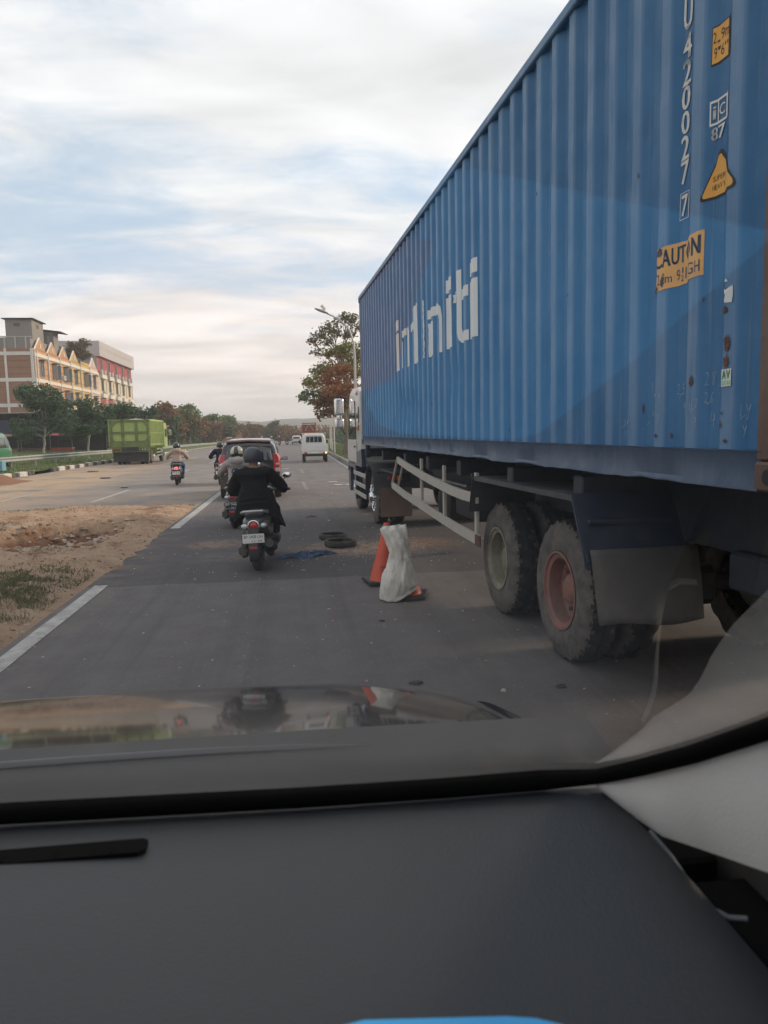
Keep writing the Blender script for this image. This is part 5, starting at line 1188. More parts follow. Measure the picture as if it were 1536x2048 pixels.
def pickup(loc, rz):
    P = thing('pickup_truck', 'small white pickup truck with barred rear window and right indicator lit', 'pickup', loc, rz)
    b = B(); body_loft(b, [(2.35, .52, 1.12, 1.70, .74, .76, .62), (2.42, .50, 1.12, 1.76, .76, .78, .66), (3.0, .48, 1.12, 1.79, .78, .79, .69), (3.6, .46, 1.10, 1.74, .78, .79, .66), (3.95, .44, 1.05, 1.30, .78, .77, .68), (4.12, .48, .90, 1.0, .72, .70, .62)]); obj('cab', b, WHITEP, P, ang=40)
    b = B(); b.prism([(-.48, 1.22), (.48, 1.22), (.52, 1.26), (.50, 1.56), (.44, 1.60), (-.44, 1.60), (-.50, 1.56), (-.52, 1.26)], 2.325, 2.345, 'XZ'); rw = obj('rear_window', b, GLASS, P)
    b = B()
    for k in range(3): b.cyl((-.26 + k * .26, 2.29, 1.22), (-.26 + k * .26, 2.29, 1.60), .012, n=6)
    obj('window_bar', b, WHITEP, rw)
    b = B(); b.box((0, 1.15, .74), (1.56, 2.36, .05), bev=.01); obj('bed_floor', b, WHITEP, P)
    for s in (-1, 1):
        b = B(); b.box((s * .785, 1.15, .92), (.035, 2.36, .38), bev=.01)
        for y in (.1, .6, 1.15, 1.7, 2.2): b.box((s * .80, y, .92), (.03, .05, .36), bev=.005)
        obj('side_board', b, WHITEP, P)
        b = B(); b.box((s * .60, -.045, .60), (.22, .05, .10), bev=.015); tl = obj('tail_light', b, REDL, P)
        b = B(); b.box((s * .655, -.072, .60), (.09, .015, .08), bev=.01); obj('indicator', b, LITAMB if s > 0 else AMBER, tl)
        for y in (.62, 3.35): car_wheel(P, s * .68, y, .29, .17, n=24)
        b = B(); b.box((s * .9, 3.7, 1.25), (.15, .06, .22), bev=.03); b.tube([(s * .76, 3.7, 1.2), (s * .88, 3.7, 1.22)], .01, 5); obj('door_mirror', b, BLACK, P)
        b = B(); b.rings([[(s * .80, y, 1.14), (s * .70, y, 1.62), (s * .69, y, 1.62), (s * .79, y, 1.14)] for y in (2.7, 3.5)]); obj('side_window', b, GLASS, P)
    b = B(); b.box((0, -.02, .90), (1.60, .04, .42), bev=.012); b.box((0, -.045, .90), (1.5, .012, .34), bev=.01); obj('tailgate', b, WHITEP, P)
    b = B(); b.box((0, -.02, .62), (1.58, .06, .13), bev=.01); obj('rear_panel', b, WHITEP, P)
    b = B(); b.box((0, -.08, .50), (1.50, .09, .10), bev=.015); b.box((0, .4, .45), (1.2, .8, .12), bev=.01); obj('rear_bumper', b, BLACK, P)
    b = B(); b.box((0, -.075, .61), (.40, .01, .10)); obj('number_plate', b, PLATEW, P)
    # headboard with a row of little uprights
    b = B(); b.cyl((-.78, 2.28, 1.80), (.78, 2.28, 1.80), .02, n=8); b.cyl((-.78, 2.28, 1.18), (.78, 2.28, 1.18), .018, n=8); b.cyl((-.78, 2.28, 1.42), (-.70, 2.28, 1.42), .014, n=6)
    for s in (-1, 1): b.cyl((s * .78, 2.28, .95), (s * .72, 2.28, 1.80), .02, n=8)
    for k in range(19): b.cyl((-.72 + k * .08, 2.28, .98), (-.72 + k * .08, 2.28, 1.18), .009, n=5)
    obj('headboard', b, WHITEP, P)
    return P
g = gnd(631, 925); pickup((g.x, g.y, 0), R(0))

def white_car(loc):
    P = thing('car', 'distant white hatchback seen from behind beside the red cargo truck', 'car', loc)
    W_ = mat('white_car_paint', (0.66, 0.65, 0.64), 0.3, coat=.5, var=.04)
    b = B(); body_loft(b, [(0, .38, .90, 1.20, .80, .82, .60), (.1, .30, .92, 1.42, .85, .86, .64), (.6, .26, .92, 1.52, .87, .87, .68), (2.2, .26, .92, 1.52, .87, .87, .68), (2.9, .26, .92, 1.10, .87, .86, .72), (3.9, .30, .80, .90, .82, .8, .7)]); obj('body', b, W_, P, ang=40)
    b = B(); b.prism([(-.60, 1.0), (.60, 1.0), (.52, 1.34), (-.52, 1.34)], -.0, .06, 'XZ'); obj('rear_window', b, GLASS, P)
    b = B(); b.box((0, -.03, .42), (1.5, .08, .16), bev=.02); obj('rear_bumper', b, BLACK, P)
    for s in (-1, 1):
        b = B(); b.box((s * .72, -.01, .88), (.22, .06, .16), bev=.02); obj('tail_light', b, REDL, P)
        for y in (.6, 3.1): car_wheel(P, s * .76, y, .31, n=20)
    b = B(); b.box((0, -.02, .72), (.42, .02, .12)); obj('number_plate', b, PLATEW, P)
g = gnd(593.5, 888.5); white_car((g.x, g.y, 0))

def cargo_truck(loc):
    P = thing('cargo_truck', 'far cargo truck with tall orange red load frame ahead of the white pickup', 'truck', loc)
    O = mat('orange_red_frame', (0.38, 0.085, 0.035), 0.6, var=.15); D = mat('truck_dark_blue', (0.03, 0.05, 0.11), 0.5, var=.2); MT = mat('load_maroon_tarp', (0.20, 0.055, 0.04), 0.8, var=.25)
    b = B(); b.box((0, 2.5, 1.0), (2.2, 5.0, .12), bev=.02); obj('bed_floor', b, D, P)
    b = B(); b.box((0, 5.9, 1.5), (2.1, 1.5, 1.9), bev=.12, seg=2); obj('cab', b, D, P)
    for z in (1.25, 1.62, 2.0):
        b = B(); b.box((0, 0, z), (2.25, .05, .26), bev=.01); obj('tailboard', b, D if z < 1.9 else O, P)
        for s in (-1, 1):
            b = B(); b.box((s * 1.12, 2.5, z), (.05, 5.0, .26), bev=.01); obj('side_board', b, O if z > 1.5 else D, P)
    for s in (-1, 1):
        for y in (0, 2.5, 5.0):
            b = B(); b.box((s * 1.13, y, 2.3), (.09, .09, 2.7), bev=.01); obj('stake', b, O, P)
    b = B(); b.box((0, 2.6, 2.75), (2.1, 4.9, 1.2), bev=.18, seg=3); obj('load', b, MT, P)
    b = B(); b.box((0, 0, 3.58), (2.3, .12, .12)); b.box((0, 2.5, 3.58), (2.3, 5, .05)); b.box((0, 0, 2.95), (2.3, .1, .1)); b.box((0, 0, 2.30), (2.3, .07, .07)); obj('top_frame', b, O, P)
    b = B(); b.tube([(-.7, -.08, 2.32), (0, -.1, 3.45), (.7, -.08, 2.32)], .03, 5); obj('rope', b, PLATEW, P)
    b = B(); b.box((0, -.03, .80), (2.2, .08, .22), bev=.02); rb = obj('rear_bumper', b, BLACK, P)
    for s in (-1, 1):
        b = B(); b.box((s * .9, -.09, .82), (.25, .03, .12)); obj('tail_light', b, REDL, rb)
        for y in (1.0, 5.8): car_wheel(P, s * .9, y, .45, .35, n=20)
    b = B(); b.box((0, -.035, 1.62), (.9, .02, .30)); obj('sign_board', b, mat('pale_board', (.35, .37, .42), .6, var=.2, vscale=5), P)
g = gnd(619.5, 889.5); cargo_truck((g.x, g.y, 0))

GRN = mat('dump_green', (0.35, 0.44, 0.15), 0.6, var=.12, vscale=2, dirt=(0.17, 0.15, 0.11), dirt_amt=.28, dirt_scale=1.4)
GRN2 = mat('dump_green_grime_shade', (0.15, 0.20, 0.055), 0.7, var=.2, vscale=2, dirt=(0.10, 0.085, 0.075), dirt_amt=.5, dirt_scale=1.6)
def dump_truck(loc, rz):
    P = thing('dump_truck', 'lime green dump truck with ribbed tipper body parked on the left side', 'truck', loc, rz)
    W_, L_, zb, zt = 1.27, 5.2, 1.22, 2.95
    b = B(); b.box((0, L_ / 2, zb), (2 * W_ - .3, L_, .1)); b.box((0, L_, (zb + zt) / 2), (2 * W_, .08, zt - zb), bev=.01); obj('tipper_floor', b, GRN, P)
    for s in (-1, 1):
        b = B(); b.box((s * (W_ - .03), L_ / 2, (zb + zt) / 2), (.06, L_, zt - zb), bev=.01); sd_ = obj('side_wall', b, GRN2, P)  # darker green wall puts shade into the gaps behind each rib
        b = B(); b.box((s * (W_ + .03), L_ / 2, zt - .03), (.12, L_, .12), bev=.015); b.box((s * (W_ + .02), L_ / 2, zb + .85), (.10, L_, .10), bev=.015); b.box((s * (W_ + .02), L_ / 2, zb + .06), (.12, L_, .12), bev=.015); obj('side_rail', b, GRN, sd_)
        for k in range(13):
            b = B(); b.box((s * (W_ + .045), .12 + k * (L_ - .24) / 12, (zb + zt) / 2), (.13, .09, zt - zb - .1), bev=.012); obj('rib', b, GRN, sd_)
    # tailgate: recessed panels with chamfered corners between frame bars
    b = B(); b.box((0, .03, (zb + zt) / 2 + .02), (2 * W_ - .06, .05, zt - zb), bev=.005); tg = obj('tailgate', b, GRN, P)
    mats_t = GRN
    b = B()
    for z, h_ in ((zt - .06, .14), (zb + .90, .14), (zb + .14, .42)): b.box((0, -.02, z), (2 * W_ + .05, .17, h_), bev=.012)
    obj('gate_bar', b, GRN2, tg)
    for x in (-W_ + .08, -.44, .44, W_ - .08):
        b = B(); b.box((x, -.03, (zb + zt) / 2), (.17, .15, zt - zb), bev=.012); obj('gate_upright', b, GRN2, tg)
    for sx_ in (-1, 1):
        for sz in (-1, 1):
            b = B(); x0 = sx_ * (W_ - .14); z0 = (zt - .12) if sz > 0 else (zb + .20); b.prism([(x0, z0), (x0 - sx_ * .30, z0), (x0, z0 - sz * .34)], -.10, .01, 'XZ'); obj('corner_gusset', b, GRN2, tg)
    b = B(); b.box((0, .4, 1.05), (1.9, .7, .24), bev=.02); b.box((0, 3.5, .95), (.9, 7.0, .3), bev=.02); obj('chassis', b, DARKM, P)
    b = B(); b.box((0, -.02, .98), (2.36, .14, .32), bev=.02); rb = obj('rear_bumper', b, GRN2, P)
    b = B(); b.box((0, -.05, 1.02), (1.1, .12, .30), bev=.01); obj('bumper_recess', b, DARKM, rb)
    for s in (-1, 1):
        b = B(); b.box((s * .88, -.10, .99), (.42, .03, .14), bev=.01); lb = obj('lamp_box', b, BLACK, rb)
        b = B(); b.box((s * .98, -.13, .99), (.12, .03, .09), bev=.01); b.box((s * .80, -.13, .99), (.10, .03, .09), bev=.01); obj('tail_light', b, REDL if s < 0 else CLEARL, rb)
    b = B(); b.box((0, .1, .50), (2.3, .03, .66), bev=.01); obj('mud_flap', b, mat('dark_flap', (.035, .033, .032), .8, var=.2, dirt=(.13, .10, .08), dirt_amt=.3), P)
    for y in (.85, 2.15, 6.4):
        for s in (-1, 1):
            truck_wheel(P, s * 1.02, y, .5, .26, RIM_O, s, n=36, nuts=False, lug=False, deep=.08 if y < 5 else 0.0, mats=[TYRE_D, TYRE_T])
            if y < 5: truck_wheel(P, s * .72, y, .5, .26, RIM_O, s, n=24, nuts=False, lug=False, mats=[TYRE_D, TYRE_T])
    for s in (-1, 1):
        b = B(); rg = []
        for k in range(9):
            t = PI * (k / 8); y = 1.5 + 1.25 * math.cos(t); z = .62 + .52 * min(1, 1.4 * math.sin(t)); rg.append([(s * .62, y, z), (s * 1.2, y, z), (s * 1.2, y, z - .03), (s * .62, y, z - .03)])
        b.rings(rg); obj('rear_fender', b, GRN, P)
        for z in (.5, .72, .94):
            b = B(); b.box((s * 1.15, 4.2, z), (.04, 2.2, .09), bev=.006); obj('guard_rail', b, mat('pale_green_rail', (.38, .45, .25), .6) if 'pale_green_rail' not in bpy.data.materials else bpy.data.materials['pale_green_rail'], P)
        b = B(); b.tube([(s * 1.2, 7.35, 2.35), (s * 1.42, 7.45, 2.35), (s * 1.42, 7.45, 1.9)], .02, 5); b.box((s * 1.45, 7.45, 2.1), (.2, .08, .42), bev=.03); obj('mirror', b, CHROME, P)
    b = B(); rg = []
    for x, k in ((-1.18, .97), (-1.1, 1), (1.1, 1), (1.18, .97)): rg.append([(x, 6.95 + (y - 6.95) * k, 1.8 + (z - 1.8) * k) for y, z in ((6.3, 1.0), (6.3, 2.75), (6.5, 2.88), (7.4, 2.85), (7.75, 2.0), (7.8, 1.0))])
    b.rings(rg); obj('cab', b, GRN, P)
    b = B(); b.box((1.19, 7.05, 2.1), (.02, .75, .6), bev=.005); b.box((-1.19, 7.05, 2.1), (.02, .75, .6), bev=.005); obj('side_window', b, GLASS, P)
    b = B(); b.cyl((.85, 5.0, .72), (.85, 5.9, .72), .27, n=20); obj('fuel_tank', b, STEEL, P)
    return P
g0 = gnd(269, 929)
g0.x -= .22
DT = dump_truck((g0.x, g0.y + .1, 0), R(0.4))
b = B(); b.grid(26, 40, lambda u, v: (g0.x + (u - .5) * 2.36 , g0.y + .25 + v * 5.0, 2.72 + .42 * math.sin(PI * u) ** .7 * math.sin(PI * min(1, v * 1.1 + .06)) ** .6 + .05 * fbm(u * 6, v * 12) - .12 * (1 - v)))
hp = obj('sand_heap', b, mat('pale_sand', (.40, .36, .32), .95, var=.15, bump=.5, bscale=8), ang=None)
tag(hp, 'pale heap of sand rising out of the green dump truck', 'sand', kind='stuff')

# green microbus at the left edge of the frame
def microbus(loc, rz):
    P = thing('minibus', 'green minibus cut off by the left edge beyond the kerb', 'minibus', loc, rz)
    G = mat('minibus_green', (.03, .17, .075), .35, coat=.5, var=.1, dirt=(.15, .13, .10), dirt_amt=.15)
    b = B(); body_loft(b, [(0, .40, 1.0, 1.55, .72, .74, .60), (.12, .36, 1.0, 1.80, .78, .80, .68), (.5, .34, 1.0, 1.88, .79, .80, .70), (2.8, .34, 1.0, 1.88, .79, .80, .70), (3.3, .34, 1.0, 1.5, .79, .79, .70), (3.6, .38, .95, 1.1, .76, .76, .68)]); obj('body', b, G, P, ang=40)
    b = B(); b.prism([(-.58, 1.12), (.58, 1.12), (.54, 1.6), (-.54, 1.6)], -.02, .06, 'XZ'); obj('rear_window', b, GLASS, P)
    for s in (-1, 1):
        b = B(); b.box((s * .68, .02, 1.02), (.13, .10, .24), bev=.02); tl = obj('tail_light', b, REDL, P)
        b = B(); b.box((s * .68, .0, .86), (.13, .10, .09), bev=.02); obj('indicator', b, AMBER, tl)
        for y in (.7, 2.9): car_wheel(P, s * .70, y, .29, n=20)
        for y0, y1 in ((.35, 1.3), (1.4, 2.4), (2.5, 3.0)):
            b = B(); b.rings([[(s * .812, y, 1.05), (s * .722, y, 1.65), (s * .712, y, 1.65), (s * .80, y, 1.05)] for y in (y0, y1)]); obj('side_window', b, GLASS, P)
    b = B(); b.box((0, -.03, .46), (1.55, .10, .18), bev=.02); obj('rear_bumper', b, BLACK, P)
    b = B(); b.box((0, -.02, .75), (.4, .02, .13)); obj('number_plate', b, PLATEW, P)
g = at(-2, 925, 41); microbus((g.x - 1.25, 41, .32), R(2))
bx = B(); bx.box((0, 0, .25), (.75, .5, .5), bev=.02); bx.box((0, -.005, .45), (.77, .52, .04), bev=.008); bx.box((0, -.26, .22), (.55, .03, .2), bev=.01)
g = at(7, 925, 38.5); tag(obj('box', bx, mat('pale_blue_plastic', (.16, .34, .42), .6, var=.12, dirt=(.2, .17, .13), dirt_amt=.2), loc=(g.x - .35, 38.5, .27)), 'pale blue box on the grass behind the green minibus', 'box')
# ================================================================== BUILDINGS ON THE LEFT
FX = -30.5
def wallmat(name, c, **k): return mat(name, c, 0.9, var=0.07, vscale=0.8, dirt=(c[0] * .45, c[1] * .45, c[2] * .45), dirt_amt=0.12, dirt_scale=0.7, **k)
W_OR = wallmat('orange_brown_plaster', (0.50, 0.27, 0.14)); W_YO = wallmat('yellow_orange_plaster', (0.52, 0.35, 0.15)); W_YE = wallmat('yellow_plaster', (0.55, 0.36, 0.12)); W_PK = wallmat('pink_plaster', (0.58, 0.42, 0.34)); W_CR = wallmat('cream_plaster', (0.60, 0.50, 0.36))
W_BR = wallmat('brown_plaster', (0.30, 0.165, 0.11)); TRIM = wallmat('white_trim', (0.64, 0.60, 0.54)); CONC = wallmat('grey_concrete', (0.24, 0.22, 0.20)); W_RED = mat('red_cladding', (0.36, 0.055, 0.06), 0.6, var=.06); FASC = mat('grey_fascia', (0.42, 0.40, 0.40), 0.6, var=.05)
GROOVE = mat('groove_dark', (0.16, 0.10, 0.07), 0.9); WINF = mat('window_frame_grey', (0.28, 0.28, 0.27), 0.6); PANE = mat('building_glass', (0.05, 0.07, 0.085), 0.12, coat=.3); ACW = mat('air_conditioner_white', (0.55, 0.54, 0.50), 0.6, var=.1)
PALEW = mat('pale_window', (0.30, 0.32, 0.33), 0.3, var=.1)
def win(P, y, z, w_, h_, open_=False, hood=True, fm=None):
    x = FX_L
    b = B()
    for dy in (-w_ / 2, 0, w_ / 2): b.box((x + .04, y + dy, z + h_ / 2), (.10, .07, h_))
    for dz in (0, h_): b.box((x + .045, y, z + dz), (.10, w_ + .07, .07))
    f_ = obj('window', b, fm or WINF, P)
    b = B(); b.box((x + .012, y, z + h_ / 2), (.02, w_ - .06, h_ - .06)); obj('pane', b, PANE, f_)
    if open_:
        b = B(); b.box((x + .35, y + w_ / 2, z + h_ / 2), (.6, .05, h_ - .1)); b.box((x + .33, y - w_ / 2, z + h_ / 2), (.55, .05, h_ - .1)); obj('shutter', b, PALEW, f_)
    if hood:
        b = B(); b.box((x + .3, y, z + h_ + .14), (.6, w_ + .35, .09)); obj('hood', b, CONC, f_)
def ac(P, y, z):
    b = B(); b.box((FX_L + .25, y, z), (.36, .8, .55), bev=.02); b.mi = 1; b.cyl((FX_L + .43, y - .1, z), (FX_L + .445, y - .1, z), .2, n=12); b.mi = 0; b.box((FX_L + .25, y, z - .32), (.4, .7, .05)); obj('air_conditioner', b, [ACW, WINF], P)
FX_L = 0.0
def shop(label, Y0, w_, wm, gable=True, opens=(0, 0), acs=(), side=None, zt=12.6):
    P = thing('shop_house', label, 'building', (FX, Y0, 0), 0, 'row of three storey shop houses')
    b = B(); b.box((-6.5, w_ / 2, zt / 2), (13, w_ - .01, zt)); obj('wall', b, wm, P)
    if side:
        b = B(); b.box((-6.5, -.06, zt / 2 + .0), (13.02, .12, zt)); sw_ = obj('side_wall', b, side, P)
        for z in (12.0, 8.93, 5.93):
            b = B(); b.box((-6.5, -.15, z), (13.1, .07, .42)); obj('band', b, TRIM, sw_)
        for x in (-.12, -3.1, -6.1, -9.1, -12.3):
            b = B(); b.box((x, -.16, zt / 2), (.26 if x < -.5 else .3, .09, zt)); obj('pilaster', b, TRIM, sw_)
        b = B()
        for k in range(13): b.box((-6.5, -.125, 2.6 + k * .78), (12.9, .02, .035))
        tag(obj('groove', b, GROOVE, sw_), kind='stuff')
        b = B(); b.box((-5.2, -.2, 11.2), (.9, .25, .5)); b.box((-5.4, -.2, 8.0), (.7, .25, .4)); obj('vent_hood', b, CONC, sw_)
    for z in (11.95, 8.9, 5.9):
        b = B(); b.box((.06, w_ / 2, z), (.12, w_, .42)); obj('band', b, TRIM, P)
    for y in ((.16, .85) if side else (.12,)):
        b = B(); b.box((.11, y, 6.4), (.16, .16, zt - .4)); obj('pilaster', b, TRIM, P)
    b = B()
    for z in (11.3, 10.5, 9.7, 8.2, 7.4, 6.6): b.box((.008, w_ / 2, z), (.016, w_, .05))
    tag(obj('groove', b, GROOVE, P), kind='stuff')
    if gable:
        c_ = w_ / 2 + (.2 if side else 0); hw = 1.95
        b = B(); b.prism([(c_ - hw, 12.55), (c_ + hw, 12.55), (c_, 14.05)], -.25, .0, 'YZ'); gb = obj('gable', b, wm, P)
        for s in (-1, 1):
            b = B(); b.tube([(-.1, c_ + s * (hw + .05), 12.55), (-.1, c_, 14.10)], .11, 4); obj('coping', b, TRIM, gb)
        b = B(); b.box((.03, c_, 13.1), (.06, .32, .55), bev=.02); obj('vent', b, TRIM, gb)
    else:
        b = B(); b.box((-.1, w_ / 2, 12.8), (.22, w_, .35)); obj('parapet', b, wm, P)
    win(P, w_ * .56, 9.45, 1.35, 1.85, opens[0]); win(P, w_ * .56, 6.35, 1.35, 1.8, opens[1])
    for y, z in acs: ac(P, y, z)
    b = B(); b.box((1.3, w_ / 2, 4.45), (2.8, w_ - .1, .10), rot=(0, .10, 0)); obj('awning', b, CONC, P)
    b = B(); b.box((-.0, w_ / 2, 1.7), (.08, w_ - .8, 3.2)); obj('shutter_door', b, DARKM, P)
    return P
u = shop('corner shop house in orange brown with a wide brown side wall', 93.0, 4.9, W_OR, side=W_BR)
shop('orange brown shop house second from the corner with open pale shutters', 97.9, 4.7, W_OR, opens=(1, 0))
shop('orange brown shop house third from the corner with window air conditioner', 102.6, 4.7, W_OR, opens=(1, 1), acs=((.9, 9.9),))
shop('yellow orange shop house with stained gable next to the plain yellow one', 107.3, 4.8, W_YO, acs=((3.9, 7.4),))
shop('yellow shop house with flat parapet and no gable', 112.1, 4.8, W_YE, gable=False, opens=(1, 0))
shop('pale pink shop house against the cream and red building', 116.9, 5.0, W_PK)
# structures standing on the corner roof
RH = thing('rooftop_house', 'grey concrete tank house with flat overhanging roof on the corner shop house', 'rooftop room', (-33.3, 97, 12.62))
b = B(); b.box((0, 2.1, 2.0), (3.1, 4.2, 4.0)); obj('wall', b, CONC, RH)
b = B(); b.box((0, 2.1, 4.03), (3.7, 4.9, .10)); obj('roof', b, DARKM, RH)
b = B(); b.box((-.2, -.02, 3.3), (.7, .06, .4)); b.box((1.56, 2.1, 3.3), (.06, .6, .4)); obj('vent', b, GROOVE, RH)
RH2 = thing('rooftop_house', 'narrow grey stair tower with tilted tin roof behind the tank house', 'rooftop room', (-31.9, 103.5, 12.62))
b = B(); b.box((0, 0, 1.6), (1.9, 2.0, 3.2)); obj('wall', b, CONC, RH2)
b = B(); b.box((.5, 0, 3.3), (3.2, 3.0, .08), rot=(0, .12, 0)); obj('roof', b, DARKM, RH2)
b = B(); b.box((.3, -1.02, 2.0), (.3, .04, 1.3)); obj('window', b, PALEW, RH2)
PA = thing('parapet', 'weathered grey concrete parapet along the roof of the brown side wall', 'parapet', (-37.2, 93.6, 12.62))
b = B(); b.box((0, 0, .65), (12.6, .18, 1.3)); b.box((6.2, 3.2, .6), (.18, 6.5, 1.2)); obj('wall', b, CONC, PA)
for x in (-5, -2.9, -.8, 1.3, 3.4, 4.6, 5.8):
    b = B(); b.box((x, -.12, .7), (.16, .10, 1.4)); obj('post', b, FASC, PA)
b = B(); b.box((.2, 0, 1.42), (12.4, .28, .10)); obj('coping', b, FASC, PA)
b = B(); b.prism([(0, 0), (14, 0), (14, .2), (0, 2.0)], -6, 0, 'YZ'); tag(obj('tin_roof', b, mat('dark_tin_roof', (.04, .045, .06), .5, var=.2), loc=(-31.2, 103.8, 12.62)), 'dark sloping tin roof behind the gables of the shop houses', 'roof')
# cream and red building
P = thing('red_topped_building', 'four storey building with grey fascia, red upper storey and cream lower storeys', 'building', (FX, 121.9, 0))
LW = 24.4
b = B(); b.box((-6.5, LW / 2, 6.4), (13, LW, 12.8)); obj('wall', b, W_CR, P)
b = B(); b.box((-6.5, LW / 2, 13.4), (13.02, LW + .02, 2.7)); obj('red_storey', b, W_RED, P)
b = B(); b.box((-6.5, -.06, 13.0), (13.0, .1, 6)); obj('side_wall', b, mat('grey_side_wall', (.28, .27, .27), .8, var=.06), P)
b = B(); b.box((-6.3, LW / 2, 15.85), (13.7, LW + .5, 2.35), bev=.03); obj('fascia', b, FASC, P)
b = B()
for k in range(14): b.box((.56, .9 + k * 1.62, 16.0), (.03, .5 + .5 * (k % 3 == 0), .5), bev=.01)
tag(obj('faded_lettering', b, mat('faded_grey', (.38, .365, .36), .7), P), kind='stuff')
for k in range(5):
    y = 2.5 + k * 4.85
    win(P, y, 12.75, 1.2, 1.6, hood=False, fm=FASC); win(P, y, 9.4, 1.25, 1.75, hood=False); win(P, y, 6.4, 1.25, 1.6, hood=False)
    for z in (11.65, 8.6):
        b = B(); b.box((.22, y + .2, z), (.44, 3.0, .65), bev=.02); obj('balcony_ledge', b, TRIM, P)
    ac(P, y - 1.1, 12.3); ac(P, y + .9, 12.35)
    if k < 3: ac(P, y + .3, 9.1)
    b = B(); b.box((.06, y + 2.4, 9), (.12, .18, 8)); obj('pilaster', b, TRIM, P)
    if k < 2:
        b = B(); b.box((.03, y, 7.0), (.05, 3.6, 2.3)); obj('red_panel', b, W_RED, P)
    b = B(); b.box((1.0, y, 4.5), (2.2, 4.4, .12)); obj('awning', b, CONC, P)
# sheds and stalls in shade along the ground floor
SH = thing('market_shed', 'long dark open shed with pale tin awning in front of the brown wall', 'shed', (-33, 84.5, 0))
b = B(); b.box((0, 2.5, 4.25), (22, 7.5, .09), rot=(-.12, 0, 0)); obj('roof', b, mat('pale_tin', (.34, .33, .32), .5, .2, var=.15), SH)
b = B(); b.box((0, 5.5, 2.0), (22, .2, 4.2)); obj('back_wall', b, DARKM, SH)
b = B(); b.box((0, -1.1, 3.2), (22, .08, 1.5)); obj('tarpaulin', b, mat('navy_tarpaulin', (.03, .04, .065), .7, var=.2), SH)
for k in range(8):
    b = B(); b.box((-10.5 + k * 3, -1.05, 1.9), (.14, .14, 3.8)); obj('post', b, DARKM, SH)
rr = random.Random(3)
for k, (x, c_, lab) in enumerate(((-32.5, (.28, .05, .04), 'red'), (-29.6, (.20, .10, .06), 'brown'), (-27.2, (.10, .06, .05), 'dark brown'), (-24.4, (.34, .06, .05), 'bright red'), (-35.6, (.10, .13, .17), 'dull blue'))):
    S = thing('market_stall', lab + ' stall table under the dark shed, seen over the guard rail', 'stall', (x, 80.5 + k * .3, 0)); M_ = mat('stall_' + lab.replace(' ', '_'), c_, .7, var=.2)
    b = B(); b.box((0, 0, .85), (2.2, 1.0, .12)); b.box((0, -.48, .5), (2.1, .05, .6)); obj('table', b, M_, S)
    for s in (-1, 1):
        b = B(); b.box((s * 1.0, 0, .4), (.08, .8, .8)); obj('leg', b, DARKM, S)
    b = B(); b.box((0, .1, 2.3), (2.4, 1.6, .06), rot=(.15, 0, 0)); obj('canopy', b, M_ if k % 2 else DARKM, S)
    for s in (-1, 1):
        b = B(); b.cyl((s * 1.1, -.4, 0), (s * 1.1, -.4, 2.3), .03, n=6); obj('post', b, STEEL, S)
# ------------------------------------------------------------------ guard rail, far houses, billboard
GR = thing('guard_rail', 'grey corrugated guard rail on posts along the left grass verge', 'guard rail', (-16, 60, 0))
RAILM = mat('galvanised_rail', (.36, .36, .34), .5, .35, var=.12, dirt=(.2, .17, .13), dirt_amt=.2, dirt_scale=2)
def rz_(y): return .74 - (y - 30) * .0034
def rxx(y): return 0.0 + .0 * y + (0 if y < 150 else -(y - 150) ** 2 * .006)
prev = None
for k in range(34):
    y0, y1 = 20 + k * 4.0, 24.02 + k * 4.0
    b = B(); rg = []
    for y in (y0, y1):
        z = rz_(y); x = rxx(y); rg.append([(x, y - 60, z - .155), (x + .05, y - 60, z - .12), (x + .05, y - 60, z - .06), (x - .02, y - 60, z), (x + .05, y - 60, z + .06), (x + .05, y - 60, z + .12), (x, y - 60, z + .155), (x - .025, y - 60, z + .15), (x - .05, y - 60, z), (x - .025, y - 60, z - .15)])
    b.rings(rg); obj('rail_beam', b, RAILM, GR, ang=80)
    b = B(); b.box((rxx(y0) - .10, y0 - 60 + .1, rz_(y0) / 2 - .02), (.10, .07, rz_(y0) + .2), bev=.008); obj('post', b, RAILM, GR)
BB = thing('billboard', 'tall maroon billboard on two pale posts beyond the left trees', 'billboard', (-20.8, 188, 0))
for s in (-1, 1):
    b = B(); b.box((s * 1.3, 0, 2.7), (.35, .35, 5.4 + s * .5)); obj('post', b, TRIM, BB)
b = B(); b.box((0, .05, 3.0), (2.3, .15, 3.4)); obj('panel', b, mat('maroon_board', (.13, .045, .06), .7, var=.2), BB)
b = B(); b.box((0, -.05, 2.1), (2.3, .06, .12)); obj('bar', b, TRIM, BB)
HS = thing('house', 'low far house with ochre hipped roof among the reflection-tinted trees', 'house', (-16.2, 196, 0))
b = B(); b.box((0, 0, 1.2), (5, 4, 2.4)); obj('wall', b, W_OR, HS)
b = B(); b.rings([[(-3, -2.4, 2.3), (3, -2.4, 2.3), (3, 2.4, 2.3), (-3, 2.4, 2.3)], [(-.6, -.1, 3.5), (.6, -.1, 3.5), (.6, .1, 3.5), (-.6, .1, 3.5)]]); obj('roof', b, mat('ochre_roof', (.42, .24, .08), .8, var=.15), HS)
HS = thing('shop_hut', 'small red and white hut behind the trees right of the dump truck', 'hut', (-19.5, 102, 0))
b = B(); b.box((0, 0, 1.5), (4.2, 3, 3)); obj('wall', b, mat('hut_wall', (.30, .27, .25), .8, var=.15), HS)
b = B(); b.box((0, -.3, 3.1), (5, 4, .14), rot=(.1, 0, 0)); obj('roof', b, mat('hut_red_roof', (.28, .06, .05), .7, var=.2), HS)
